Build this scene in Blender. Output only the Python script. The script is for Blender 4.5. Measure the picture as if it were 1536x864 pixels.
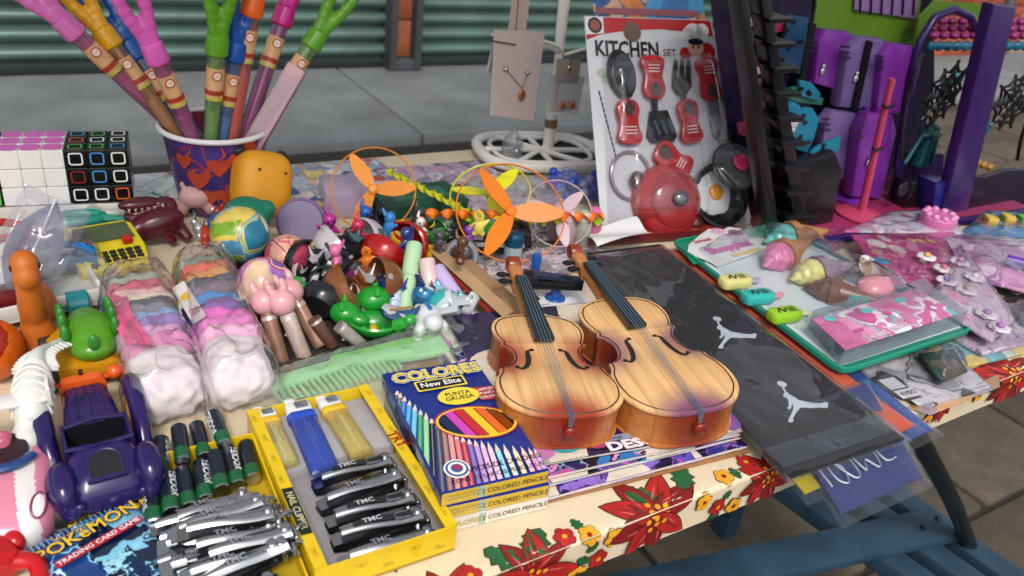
import bpy, bmesh, math, random
from mathutils import Vector, Matrix, noise
rad = math.radians
random.seed(7)
for o in list(bpy.data.objects): bpy.data.objects.remove(o)
SC = bpy.context.scene
COL = SC.collection
# ------------------------------------------------------------------ camera
T = 0.75                      # table top above the paving (m)
EYE = Vector((0, 0, T + 0.40))
FPX = 1200.0                  # focal length in photograph pixels (1536 wide)
ax = Vector((2093, 384, -FPX)).normalized()
ay = Vector((-862, 771, -FPX)); ay = (ay - ax * ay.dot(ax)).normalized()
az = ax.cross(ay)
ROT = Matrix((ax, ay, az))    # camera -> world
cd = bpy.data.cameras.new('camera'); cam = bpy.data.objects.new('camera', cd); COL.objects.link(cam)
cam.matrix_world = Matrix.Translation(EYE) @ ROT.to_4x4()
cd.sensor_width = 36; cd.lens = 36 * FPX / 1536; cd.clip_start = .02; cd.clip_end = 200
cd.dof.use_dof = True; cd.dof.focus_distance = .68; cd.dof.aperture_fstop = 9
SC.camera = cam
# ------------------------------------------------------------------ sky and sun
SUN_EL, SUN_AZ = 52, 205      # bright overcast, light from behind the viewer's shoulder
w = bpy.data.worlds.new('World'); SC.world = w; w.use_nodes = True
nt = w.node_tree; sky = nt.nodes.new('ShaderNodeTexSky'); sky.sky_type = 'NISHITA'; sky.sun_disc = False
sky.sun_elevation = rad(SUN_EL); sky.sun_rotation = rad(SUN_AZ); sky.air_density = 1.0; sky.dust_density = 4.0; sky.ozone_density = .6
bg = nt.nodes['Background']; hs = nt.nodes.new('ShaderNodeHueSaturation'); hs.inputs['Saturation'].default_value = .3; nt.links.new(sky.outputs[0], hs.inputs['Color']); nt.links.new(hs.outputs[0], bg.inputs[0]); bg.inputs[1].default_value = .15
sl = bpy.data.lights.new('sun', 'SUN'); sl.energy = 1.5; sl.angle = rad(14); sl.color = (1, .95, .88)
so = bpy.data.objects.new('sun', sl); COL.objects.link(so)
sd = Vector((math.sin(rad(SUN_AZ)) * math.cos(rad(SUN_EL)), math.cos(rad(SUN_AZ)) * math.cos(rad(SUN_EL)), math.sin(rad(SUN_EL))))
so.rotation_euler = (-sd).to_track_quat('-Z', 'Y').to_euler(); so.location = (0, -2, 6)
vs = SC.view_settings; vs.view_transform = 'Standard'; vs.look = 'None'; vs.exposure = 0.40; vs.gamma = 1; vs.use_curve_mapping = False
SC.cycles.use_denoising = True; SC.cycles.transparent_max_bounces = 24; SC.cycles.max_bounces = 7
SC.cycles.caustics_reflective = False; SC.cycles.caustics_refractive = False
SC.cycles.sample_clamp_indirect = 6

def ray(px, py): return ROT @ Vector(((px - 768) / FPX, -(py - 432) / FPX, -1))
def at(px, py, h=0):          # a point of the horizontal plane h above the table top
    d = ray(px, py); return EYE + d * ((h - .40) / d.z)
def atY(px, py, Y):           # a point of the upright plane y = Y
    d = ray(px, py); return EYE + d * (Y / d.y)
def hdg(a, b): d = b - a; return math.atan2(d.y, d.x)
# ------------------------------------------------------------------ materials
def lin(h):
    if not isinstance(h, str): return tuple(h)
    r = []
    for i in (0, 2, 4):
        c = int(h[i:i+2], 16) / 255; r.append(c / 12.92 if c <= .04045 else ((c + .055) / 1.055) ** 2.4)
    return tuple(r)
MC = {}
def newm(name):
    m = bpy.data.materials.new(name); m.use_nodes = True; t = m.node_tree
    return m, t, t.nodes, t.links, t.nodes.get('Principled BSDF'), t.nodes.get('Material Output')
def nodes_noise(n, l, scale, detail=3, coord='Object', rough=.55):
    tc = n.new('ShaderNodeTexCoord'); nz = n.new('ShaderNodeTexNoise'); nz.inputs['Scale'].default_value = scale
    nz.inputs['Detail'].default_value = detail; nz.inputs['Roughness'].default_value = rough; l.new(tc.outputs[coord], nz.inputs['Vector']); return nz
def plain(col, rough=.42, metal=0, nv=.10, ns=30, bump=0, bs=150, trans=0, sss=0, coat=0, coord='Object'):
    """coloured stuff: slight mottling of colour and gloss, optional fine relief"""
    key = ('p', col, rough, metal, nv, ns, bump, bs, trans, sss, coat, coord)
    if key in MC: return MC[key]
    m, t, n, l, b, out = newm('plain_%d' % len(MC)); c = lin(col)
    if metal < .5 and .2 < rough <= .45 and bump == 0: rough *= .72
    nz = nodes_noise(n, l, ns, 4, coord)
    mr = n.new('ShaderNodeMapRange'); mr.inputs[1].default_value = .3; mr.inputs[2].default_value = .7
    mr.inputs[3].default_value = 1 - nv; mr.inputs[4].default_value = 1 + nv * .6; l.new(nz.outputs[0], mr.inputs[0])
    mx = n.new('ShaderNodeMix'); mx.data_type = 'RGBA'; mx.blend_type = 'MULTIPLY'; mx.inputs[0].default_value = 1
    mx.inputs[6].default_value = (*c, 1); l.new(mr.outputs[0], mx.inputs[7]); l.new(mx.outputs[2], b.inputs['Base Color'])
    rr = n.new('ShaderNodeMapRange'); rr.inputs[3].default_value = max(.04, rough * .8); rr.inputs[4].default_value = min(1, rough * 1.25)
    l.new(nz.outputs[0], rr.inputs[0]); l.new(rr.outputs[0], b.inputs['Roughness'])
    b.inputs['Metallic'].default_value = metal
    if trans: b.inputs['Transmission Weight'].default_value = trans
    if coat: b.inputs['Coat Weight'].default_value = coat
    if sss: b.inputs['Subsurface Weight'].default_value = sss; b.inputs['Subsurface Radius'].default_value = (.006, .004, .003)
    if bump:
        bz = nodes_noise(n, l, bs, 3, coord); bu = n.new('ShaderNodeBump'); bu.inputs['Strength'].default_value = bump; bu.inputs['Distance'].default_value = .002
        l.new(bz.outputs[0], bu.inputs['Height']); l.new(bu.outputs[0], b.inputs['Normal'])
    MC[key] = m; return m
def film(tint='ffffff', haze=.07, gain=1.0, rough=.1, bump=.4, bs=45, base=.045):
    """thin clear plastic: lets light through, glints where it creases"""
    key = ('f', tint, haze, gain, rough, bump, bs, base)
    if key in MC: return MC[key]
    m, t, n, l, b, out = newm('film_%d' % len(MC)); n.remove(b)
    tr = n.new('ShaderNodeBsdfTransparent'); tr.inputs[0].default_value = (*lin(tint), 1)
    di = n.new('ShaderNodeBsdfDiffuse'); di.inputs[0].default_value = (*[min(1, x * .9 + .05) for x in lin(tint)], 1)
    gl = n.new('ShaderNodeBsdfGlossy'); gl.inputs['Roughness'].default_value = rough
    m1 = n.new('ShaderNodeMixShader'); m1.inputs[0].default_value = haze; l.new(tr.outputs[0], m1.inputs[1]); l.new(di.outputs[0], m1.inputs[2])
    ge = n.new('ShaderNodeNewGeometry'); fr = n.new('ShaderNodeVectorMath'); fr.operation = 'DOT_PRODUCT'; l.new(ge.outputs['Incoming'], fr.inputs[1]); l.new(ge.outputs['Normal'], fr.inputs[0])
    ab = n.new('ShaderNodeMath'); ab.operation = 'ABSOLUTE'; l.new(fr.outputs['Value'], ab.inputs[0]); iv = n.new('ShaderNodeMath'); iv.operation = 'SUBTRACT'; iv.inputs[0].default_value = 1; l.new(ab.outputs[0], iv.inputs[1])
    pwn = n.new('ShaderNodeMath'); pwn.operation = 'POWER'; pwn.inputs[1].default_value = 4; l.new(iv.outputs[0], pwn.inputs[0])
    ma = n.new('ShaderNodeMath'); ma.operation = 'MULTIPLY_ADD'; ma.inputs[1].default_value = gain; ma.inputs[2].default_value = base; ma.use_clamp = True
    l.new(pwn.outputs[0], ma.inputs[0])
    m2 = n.new('ShaderNodeMixShader'); l.new(ma.outputs[0], m2.inputs[0]); l.new(m1.outputs[0], m2.inputs[1]); l.new(gl.outputs[0], m2.inputs[2])
    if bump:
        bz = nodes_noise(n, l, bs, 1.2); bu = n.new('ShaderNodeBump'); bu.inputs['Strength'].default_value = bump; bu.inputs['Distance'].default_value = .01
        l.new(bz.outputs[0], bu.inputs['Height']); l.new(bu.outputs[0], gl.inputs['Normal']); l.new(bu.outputs[0], fr.inputs[0])
    l.new(m2.outputs[0], out.inputs[0]); MC[key] = m; return m
def busy(cols, scale=60, dist=.02, rough=.35, seed=0, coat=0, bump=0, metal=0):
    """crowded colour print: warped patches of a few inks"""
    key = ('b', tuple(cols), scale, dist, rough, seed, coat, bump, metal)
    if key in MC: return MC[key]
    m, t, n, l, b, out = newm('print_%d' % len(MC))
    tc = n.new('ShaderNodeTexCoord'); mp = n.new('ShaderNodeMapping'); mp.inputs['Location'].default_value = (seed * .37, seed * .61, seed * .13)
    l.new(tc.outputs['Object'], mp.inputs[0])
    nz = n.new('ShaderNodeTexNoise'); nz.inputs['Scale'].default_value = scale * .8; nz.inputs['Detail'].default_value = 3; l.new(mp.outputs[0], nz.inputs['Vector'])
    va = n.new('ShaderNodeVectorMath'); va.operation = 'MULTIPLY_ADD'; va.inputs[1].default_value = (dist, dist, dist); l.new(nz.outputs['Color'], va.inputs[0]); l.new(mp.outputs[0], va.inputs[2])
    vo = n.new('ShaderNodeTexVoronoi'); vo.feature = 'SMOOTH_F1'; vo.inputs['Smoothness'].default_value = .35; vo.inputs['Scale'].default_value = scale; l.new(va.outputs[0], vo.inputs['Vector'])
    sp = n.new('ShaderNodeSeparateColor'); l.new(vo.outputs['Color'], sp.inputs[0])
    cr = n.new('ShaderNodeValToRGB'); cr.color_ramp.interpolation = 'CONSTANT'; e = cr.color_ramp.elements
    while len(e) < len(cols): e.new(.5)
    for i, c in enumerate(cols): e[i].position = i / len(cols); e[i].color = (*lin(c), 1)
    l.new(sp.outputs[0], cr.inputs[0])
    v2 = n.new('ShaderNodeTexNoise'); v2.inputs['Scale'].default_value = scale * 2.2; v2.inputs['Detail'].default_value = 4; l.new(va.outputs[0], v2.inputs['Vector'])
    s2 = n.new('ShaderNodeSeparateColor'); l.new(v2.outputs['Color'], s2.inputs[0])
    mr = n.new('ShaderNodeMapRange'); mr.inputs[1].default_value = .3; mr.inputs[2].default_value = .7; mr.inputs[3].default_value = .72; mr.inputs[4].default_value = 1.18; l.new(s2.outputs[1], mr.inputs[0])
    mx = n.new('ShaderNodeMix'); mx.data_type = 'RGBA'; mx.blend_type = 'MULTIPLY'; mx.inputs[0].default_value = 1; l.new(cr.outputs[0], mx.inputs[6]); l.new(mr.outputs[0], mx.inputs[7])
    l.new(mx.outputs[2], b.inputs['Base Color']); b.inputs['Roughness'].default_value = rough; b.inputs['Metallic'].default_value = metal
    if coat: b.inputs['Coat Weight'].default_value = coat; b.inputs['Coat Roughness'].default_value = .1
    if bump:
        bz = nodes_noise(n, l, 50, 4); bu = n.new('ShaderNodeBump'); bu.inputs['Strength'].default_value = bump; bu.inputs['Distance'].default_value = .004
        l.new(bz.outputs[0], bu.inputs['Height']); l.new(bu.outputs[0], b.inputs['Normal'])
    MC[key] = m; return m
CHROME = lambda: plain('b9bcc0', .24, 1, .12, 60, .03, 90)
# ------------------------------------------------------------------ mesh builder
def off_poly(p, d):
    n = len(p); r = []
    for i in range(n):
        a, b, c = Vector(p[i-1]), Vector(p[i]), Vector(p[(i+1) % n])
        e1 = (b - a); e2 = (c - b)
        n1 = Vector((-e1.y, e1.x)); n2 = Vector((-e2.y, e2.x))
        if n1.length > 1e-9: n1.normalize()
        if n2.length > 1e-9: n2.normalize()
        m = n1 + n2
        if m.length < 1e-6: m = n1
        m.normalize(); k = max(.35, m.dot(n1)); r.append((b.x + m.x * d / k, b.y + m.y * d / k))
    return r
def rrect(w, h, r, n=4, cx=0, cy=0):
    r = min(r, w / 2 - 1e-5, h / 2 - 1e-5); p = []
    for (sx, sy, a0) in ((1, 1, 0), (-1, 1, 90), (-1, -1, 180), (1, -1, 270)):
        for k in range(n + 1):
            a = rad(a0 + 90 * k / n); p.append((cx + sx * (w / 2 - r) + r * math.cos(a), cy + sy * (h / 2 - r) + r * math.sin(a)))
    return p
def ellp(rx, ry, n=20, cx=0, cy=0, a0=0): return [(cx + rx * math.cos(a0 + 2 * math.pi * k / n), cy + ry * math.sin(a0 + 2 * math.pi * k / n)) for k in range(n)]
def spline(pts, k=6, closed=False):
    """Catmull-Rom through the points"""
    P = [Vector(p) for p in pts]; n = len(P); out = []
    for i in range(n if closed else n - 1):
        p0 = P[(i - 1) % n] if closed or i else P[0]; p1 = P[i]; p2 = P[(i + 1) % n]; p3 = P[(i + 2) % n] if closed or i + 2 < n else P[-1]
        for j in range(k):
            s = j / k; out.append(.5 * ((2 * p1) + (p2 - p0) * s + (2 * p0 - 5 * p1 + 4 * p2 - p3) * s * s + (3 * p1 - p0 - 3 * p2 + p3) * s ** 3))
    if not closed: out.append(P[-1])
    return out
TX = {}
def text_mesh(s, bold):
    if (s, bold) in TX: return TX[(s, bold)]
    c = bpy.data.curves.new('t', 'FONT'); c.body = s; c.size = 1; c.align_x = 'CENTER'; c.align_y = 'CENTER'; c.offset = bold; c.resolution_u = 2; c.fill_mode = 'FRONT'
    o = bpy.data.objects.new('t', c); COL.objects.link(o); dg = bpy.context.evaluated_depsgraph_get(); dg.update()
    me = o.evaluated_get(dg).to_mesh(); v = [tuple(x.co) for x in me.vertices]; f = [tuple(p.vertices) for p in me.polygons]
    o.evaluated_get(dg).to_mesh_clear(); bpy.data.objects.remove(o); bpy.data.curves.remove(c)
    TX[(s, bold)] = (v, f); return v, f
class MB:
    def __init__(s, M=None): s.v = []; s.f = []; s.mi = []; s.M = M or Matrix()
    def add(s, vs, fs, mi=0):
        k = len(s.v); s.v += [tuple(s.M @ Vector(p)) for p in vs]; s.f += [tuple(i + k for i in f) for f in fs]; s.mi += [mi] * len(fs); return s
    def box(s, c, d, mi=0, bev=0):
        x, y, z = c; a, b, e = [q / 2 for q in d]
        if bev: return s.prism([(x-a, y-b), (x+a, y-b), (x+a, y+b), (x-a, y+b)], z - e, z + e, mi, bev)
        return s.add([(x+i*a, y+j*b, z+k*e) for k in (-1, 1) for j in (-1, 1) for i in (-1, 1)], [(0,2,3,1), (4,5,7,6), (0,1,5,4), (2,6,7,3), (0,4,6,2), (1,3,7,5)], mi)
    def prism(s, poly, z0, z1, mi=0, bev=0, mi_top=None, seg=2):
        poly = [tuple(p)[:2] for p in poly]; n = len(poly); rings = []
        if bev:
            for k in range(seg + 1):
                a = math.pi / 2 * k / seg; rings.append((bev * (1 - math.sin(a)), z0 + bev * (1 - math.cos(a))))
            rings += [(d, z0 + z1 - z) for d, z in reversed(rings)]
        else: rings = [(0, z0), (0, z1)]
        vs = []
        for d, z in rings: vs += [(x, y, z) for x, y in (off_poly(poly, d) if d else poly)]
        fs = []
        for r in range(len(rings) - 1): fs += [(r*n+i, r*n+(i+1) % n, (r+1)*n+(i+1) % n, (r+1)*n+i) for i in range(n)]
        s.add(vs, fs + [tuple(reversed(range(n)))], mi)
        k = len(s.v) - len(vs); s.f.append(tuple(k + (len(rings)-1) * n + i for i in range(n))); s.mi.append(mi if mi_top is None else mi_top); return s
    def lathe(s, prof, n=24, mi=0, sx=1, sy=1):
        vs = []; fs = []
        for r, z in prof: vs += [(r*sx*math.cos(2*math.pi*i/n), r*sy*math.sin(2*math.pi*i/n), z) for i in range(n)]
        for k in range(len(prof) - 1): fs += [(k*n+i, k*n+(i+1) % n, (k+1)*n+(i+1) % n, (k+1)*n+i) for i in range(n)]
        if prof[0][0] > 1e-6: fs.append(tuple(reversed(range(n))))
        if prof[-1][0] > 1e-6: fs.append(tuple((len(prof)-1)*n+i for i in range(n)))
        return s.add(vs, fs, mi)
    def tube(s, pts, r, n=8, mi=0, closed=False, cap=True, sq=1, twist=0):
        P = [Vector(p) for p in pts]; m = len(P); vs = []; fs = []; up = None
        for i in range(m):
            t = (P[(i+1) % m] - P[i-1]) if closed else (P[min(i+1, m-1)] - P[max(i-1, 0)])
            t = t.normalized() if t.length > 1e-9 else Vector((0, 0, 1))
            if up is None: up = Vector((0, 0, 1)) if abs(t.z) < .9 else Vector((1, 0, 0))
            a = up - t * up.dot(t)
            a = a.normalized() if a.length > 1e-6 else t.orthogonal().normalized()
            up = a; b = t.cross(a); rr = r[i] if isinstance(r, (list, tuple)) else r
            for k in range(n):
                q = 2 * math.pi * k / n + twist * i; vs.append(tuple(P[i] + a * rr * math.cos(q) + b * rr * sq * math.sin(q)))
        for i in range(m if closed else m - 1): fs += [(i*n+k, i*n+(k+1) % n, ((i+1) % m)*n+(k+1) % n, ((i+1) % m)*n+k) for k in range(n)]
        if cap and not closed: fs += [tuple(reversed(range(n))), tuple((m-1)*n+k for k in range(n))]
        return s.add(vs, fs, mi)
    def ell(s, c, r, nu=16, nv=10, mi=0, rot=None, amp=0, freq=30, seed=0, pw=1.0):
        if not isinstance(r, (list, tuple)): r = (r, r, r)
        vs = []; fs = []; Q = rot or Matrix.Identity(3)
        f = lambda q: math.copysign(abs(q) ** pw, q)
        for j in range(nv + 1):
            ph = math.pi * j / nv
            for i in range(nu):
                th = 2 * math.pi * i / nu; d = Vector((f(math.sin(ph)) * f(math.cos(th)), f(math.sin(ph)) * f(math.sin(th)), -f(math.cos(ph))))
                k = 1 + (amp * noise.noise(d * freq * .1 + Vector((seed, seed, 0))) if amp else 0)
                vs.append(tuple(Vector(c) + Q @ Vector((d.x * r[0] * k, d.y * r[1] * k, d.z * r[2] * k))))
        for j in range(nv): fs += [(j*nu+i, j*nu+(i+1) % nu, (j+1)*nu+(i+1) % nu, (j+1)*nu+i) for i in range(nu)]
        return s.add(vs, fs, mi)
    def grid(s, fn, nu, nv, mi=0):
        vs = [fn(i / nu, j / nv) for j in range(nv + 1) for i in range(nu + 1)]
        return s.add(vs, [(j*(nu+1)+i, j*(nu+1)+i+1, (j+1)*(nu+1)+i+1, (j+1)*(nu+1)+i) for j in range(nv) for i in range(nu)], mi)
    def flat(s, pts, z, mi=0): return s.add([(p[0], p[1], z) for p in pts], [tuple(range(len(pts)))], mi)
    def disc(s, cx, cy, rx, ry, z, mi=0, n=20): return s.flat(ellp(rx, ry, n, cx, cy), z, mi)
    def rect(s, cx, cy, w, h, z, mi=0, a=0, r=0):
        p = rrect(w, h, r, 3) if r else [(-w/2, -h/2), (w/2, -h/2), (w/2, h/2), (-w/2, h/2)]
        c, q = math.cos(a), math.sin(a); return s.flat([(cx + x*c - y*q, cy + x*q + y*c) for x, y in p], z, mi)
    def ring(s, cx, cy, rx, ry, wd, z, mi=0, n=28, poly=None):
        p = poly or ellp(rx, ry, n, cx, cy); q = off_poly(p, wd); n = len(p)
        return s.add([(x, y, z) for x, y in p + q], [(i, (i+1) % n, n+(i+1) % n, n+i) for i in range(n)], mi)
    def text(s, t, size, cx, cy, z, mi=0, a=0, sx=1, bold=0.0, shear=0):
        v, f = text_mesh(t, bold); c, q = math.cos(a), math.sin(a)
        return s.add([(cx + (x*sx + y*shear)*size*c - y*size*q, cy + (x*sx + y*shear)*size*q + y*size*c, z) for x, y, _ in v], f, mi)
    def build(s, name, mats, parent=None, ang=38, smooth=True):
        me = bpy.data.meshes.new(name); me.from_pydata(s.v, [], s.f)
        mats = mats if isinstance(mats, (list, tuple)) else [mats]
        for m in mats: me.materials.append(m)
        if len(mats) > 1: me.polygons.foreach_set('material_index', s.mi)
        if smooth:
            me.polygons.foreach_set('use_smooth', [True] * len(me.polygons)); me.set_sharp_from_angle(angle=rad(ang))
        me.update(); o = bpy.data.objects.new(name, me); COL.objects.link(o); o.parent = parent; return o
def soft(name, mb, mats, parent=None, vox=.0016, it=6):
    """melt overlapping lumps of a builder into one continuous surface"""
    o = mb.build(name + '_tmp', mats[0] if isinstance(mats, list) else mats)
    r = o.modifiers.new('r', 'REMESH'); r.mode = 'VOXEL'; r.voxel_size = vox
    q = o.modifiers.new('s', 'SMOOTH'); q.iterations = it; q.factor = .5
    dg = bpy.context.evaluated_depsgraph_get(); dg.update(); me = bpy.data.meshes.new_from_object(o.evaluated_get(dg))
    old = o.data; bpy.data.objects.remove(o); bpy.data.meshes.remove(old)
    me.polygons.foreach_set('use_smooth', [True] * len(me.polygons)); me.name = name
    o = bpy.data.objects.new(name, me); COL.objects.link(o); o.parent = parent; return o
def tag(o, label=None, cat=None, group=None, kind=None):
    if label: o['label'] = label
    if cat: o['category'] = cat
    if group: o['group'] = group
    if kind: o['kind'] = kind
    return o
def thing(name, label, cat, loc=(0, 0, 0), rz=0, group=None, rx=0, ry=0):
    o = bpy.data.objects.new(name, None); COL.objects.link(o); o.empty_display_size = .01; o.location = loc
    o.rotation_euler = (Matrix.Rotation(rz, 3, 'Z') @ Matrix.Rotation(rx, 3, 'X') @ Matrix.Rotation(ry, 3, 'Y')).to_euler()
    return tag(o, label, cat, group)
def kids(o): return [c for c in bpy.data.objects if c.parent == o]
def dup(root, loc, rz, label=None, rx=0, ry=0, mats=None):
    def cp(o, par):
        c = o.copy(); COL.objects.link(c); c.parent = par
        for k in kids(o): cp(k, c)
        return c
    r = cp(root, None); r.location = loc
    r.rotation_euler = (Matrix.Rotation(rz, 3, 'Z') @ Matrix.Rotation(rx, 3, 'X') @ Matrix.Rotation(ry, 3, 'Y')).to_euler()
    if label: r['label'] = label
    return r
def frame(o, z, y=None):
    """matrix with origin o, local z along z"""
    z = Vector(z).normalized(); y = Vector(y) if y else (Vector((0, 0, 1)) if abs(z.z) < .95 else Vector((0, 1, 0)))
    x = y.cross(z).normalized(); y = z.cross(x); return Matrix.Translation(o) @ Matrix((x, y, z)).transposed().to_4x4()
def RZ(a): return Matrix.Rotation(a, 4, 'Z')
def RX(a): return Matrix.Rotation(a, 4, 'X')
def RY(a): return Matrix.Rotation(a, 4, 'Y')
def TR(*p): return Matrix.Translation(p)
def sheet_bag(name, w, h, top, parent, mat, seed=0, nu=26, nv=34, crumple=.003, side=.002):
    """upper film of a clear bag lying over goods; top(u,v) gives its height over the bag's own floor"""
    def f(u, v):
        x, y = (u - .5) * w, (v - .5) * h; e = min(u, 1 - u, v, 1 - v); k = min(1, e * 9)
        n = noise.noise(Vector((x * 55, y * 55, seed))) + .6 * noise.noise(Vector((x * 130, y * 90, seed + 9)))
        return (x + .0015 * noise.noise(Vector((y * 60, seed, 1))), y, max(.0008, side + k * (top(u, v) + crumple * n)))
    return MB().grid(f, nu, nv).build(name, mat, parent, 60)
# ================================================================== the street
def varied(name, cols, rough=.8, bump=.5, bs=60, ns=9, spots=None):
    """mineral surface whose tone differs from piece to piece"""
    m, t, n, l, b, out = newm(name)
    oi = n.new('ShaderNodeObjectInfo'); cr = n.new('ShaderNodeValToRGB'); e = cr.color_ramp.elements
    while len(e) < len(cols): e.new(.5)
    for i, c in enumerate(cols): e[i].position = i / max(1, len(cols) - 1); e[i].color = (*lin(c), 1)
    l.new(oi.outputs['Random'], cr.inputs[0])
    nz = nodes_noise(n, l, ns, 6); mr = n.new('ShaderNodeMapRange'); mr.inputs[1].default_value = .25; mr.inputs[2].default_value = .75; mr.inputs[3].default_value = .6; mr.inputs[4].default_value = 1.2
    l.new(nz.outputs[0], mr.inputs[0])
    mx = n.new('ShaderNodeMix'); mx.data_type = 'RGBA'; mx.blend_type = 'MULTIPLY'; mx.inputs[0].default_value = 1; l.new(cr.outputs[0], mx.inputs[6]); l.new(mr.outputs[0], mx.inputs[7])
    l.new(mx.outputs[2], b.inputs['Base Color']); b.inputs['Roughness'].default_value = rough
    bz = nodes_noise(n, l, bs, 6); bu = n.new('ShaderNodeBump'); bu.inputs['Strength'].default_value = bump; bu.inputs['Distance'].default_value = .006
    l.new(bz.outputs[0], bu.inputs['Height']); l.new(bu.outputs[0], b.inputs['Normal']); return m
M_pav = varied('paver_stone', ['473f34', '554c3f', '423b32', '5d5446'], .85, .6, 90, 14)
M_joint = plain('2a2722', .95, 0, .3, 60, .5)
ground = MB().add([(-25, -25, -.014), (25, -25, -.014), (25, 25, -.014), (-25, 25, -.014)], [(0, 1, 2, 3)]).build('ground', M_joint); tag(ground, kind='structure')
pw, pd = .40, .262
def paver_mesh(k):
    r = random.Random(k); p = [(x + r.uniform(-.003, .003), y + r.uniform(-.003, .003)) for x, y in rrect(pw - .014, pd - .014, .014, 2)]
    return MB().prism(p, -.05, 0, 0, .006)
pm = None; pvs = []
for k in range(4):
    o = paver_mesh(k).build('paver', M_pav, ground); pvs.append(o)
used = 0
for j in range(11):
    for i in range(-1, 17):
        x = i * pw + (j % 2) * pw * .5 - .1; y = .14 + j * pd
        if x > 1.6 + y * 2.0 or x < -.4: continue
        if j < 2 and x < .5: continue
        if 3 < j < 9 and x < .6: continue
        if used < 4: o = pvs[used]
        else: o = pvs[random.randrange(4)].copy(); COL.objects.link(o)
        used += 1; o.location = (x, y, random.uniform(-.003, .002)); o.rotation_euler = (random.uniform(-.006, .006), random.uniform(-.006, .006), random.choice((0, math.pi)) + random.uniform(-.008, .008))
M_conc = varied('concrete', ['717577', '7a7e80', '6c7072'], .75, .25, 120, 3)
SLAB_Y0, SHUT_Y = 3.02, 4.12
side = MB().prism(rrect(2.44, SHUT_Y - SLAB_Y0 + .3, .01, 2), -.05, .03, 0, .006).build('sidewalk', M_conc); tag(side, kind='structure')
side.location = (-.2 + 2.9, (SLAB_Y0 + SHUT_Y + .3) / 2, 0)
for i, x in enumerate((.25, -2.2, 5.15, 7.6)):
    o = side.copy(); COL.objects.link(o); o.location = (x, side.location.y, -.0015 * (i % 2)); o.name = 'sidewalk'
    tag(o, kind='structure')
# roller shutters between dark pillars
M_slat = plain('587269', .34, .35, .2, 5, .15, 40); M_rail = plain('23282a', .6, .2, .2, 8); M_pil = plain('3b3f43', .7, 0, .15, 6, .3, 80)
M_tile = varied('orange_tile', ['8f4e32', '9a5638', '84442a'], .55, .2, 120, 12)
SP = .082
def slat(wd):
    pr = [(0, .010), (.05, .004), (.14, -.014), (.34, -.026), (.52, -.028), (.66, -.020), (.76, -.004), (.84, .008), (.93, .012), (1, .010)]
    vs = [(x, y, z * SP) for x in (0, wd) for z, y in pr]; n = len(pr)
    back = [(x, .012, z) for x in (0, wd) for z in (0, SP - .001)]
    mb = MB(); mb.add(vs, [(i, n + i, n + i + 1, i + 1) for i in range(n - 1)]); return mb
def shutter(x0, x1, label):
    r = thing('roller_shutter', label, 'shutter', (x0, SHUT_Y, .03), 0, 'shutters of the closed shops')
    wd = x1 - x0; first = None
    MB().box((wd / 2, 0, .028), (wd, .04, .05), 0, .006).box((wd * .55, -.03, .03), (.07, .03, .03), 0, .004).build('bottom_rail', M_rail, r)
    for k in range(28):
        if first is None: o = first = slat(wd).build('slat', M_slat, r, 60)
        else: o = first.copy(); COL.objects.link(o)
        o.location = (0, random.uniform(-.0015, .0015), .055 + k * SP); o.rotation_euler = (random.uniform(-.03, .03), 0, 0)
    return r
def pillar(x, label, wd=.18):
    r = thing('pillar', label, 'pillar', (x, SHUT_Y - .02, .03), 0, 'pillars between the shutters')
    g = wd * .3
    mb = MB(); mb.box((-wd/2 + (wd/2-g)/2, -.02, 1.25), (wd/2 - g, .14, 2.5), 0, .004); mb.box((wd/2 - (wd/2-g)/2, -.02, 1.25), (wd/2 - g, .14, 2.5), 0, .004)
    mb.box((0, .03, 1.25), (2 * g + .002, .04, 2.498)); mb.box((0, -.02, .03), (2 * g - .002, .13, .06), 0, .004); mb.build('frame', M_pil, r)
    for k in range(12):
        o = MB().box((0, 0, 0), (2 * g - .008, .03, .192), 0, .003).build('tile', M_tile, r) if k == 0 else o0.copy()
        if k: COL.objects.link(o); o.parent = r
        else: o0 = o
        o.location = (0, -.012 + random.uniform(-.002, .002), .16 + k * .2)
PX0, PX1 = 1.735, 1.915
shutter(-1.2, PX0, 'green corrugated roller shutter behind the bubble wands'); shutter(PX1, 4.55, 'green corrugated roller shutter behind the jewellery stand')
pillar((PX0 + PX1) / 2, 'dark pillar with orange tile strip between two green shutters')
M_brick = varied('red_brick', ['8c3f26', '9b4a2e', '7d3520'], .8, .5, 120, 20)
wl = thing('brick_wall', 'red brick wall at the end of the shutters, behind the doll house', 'wall', (4.6, SHUT_Y - .05, 0))
MB().box((2.2, .1, 1.4), (4.4, .12, 2.8)).build('mortar_core', plain('8d8378', .9, 0, .2, 40), wl)
b0 = None; nb = 0
for j in range(22):
    for i in range(13):
        o = MB().box((0, 0, 0), (.238, .06, .078), 0, .005).build('brick', M_brick, wl) if b0 is None else b0.copy()
        if b0 is None: b0 = o
        else: COL.objects.link(o)
        o.location = (.12 + i * .25 + (j % 2) * .125, .02 + random.uniform(-.003, .003), .05 + j * .09); nb += 1
hd = thing('shop_front', 'grey concrete lintel running above the green roller shutters', 'building', (0, SHUT_Y, 2.3)); MB().box((3.5, .2, .6), (12, .5, 1.0), 0, .01).build('lintel', plain('7d7c78', .85, 0, .15, 3, .3), hd)
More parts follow.
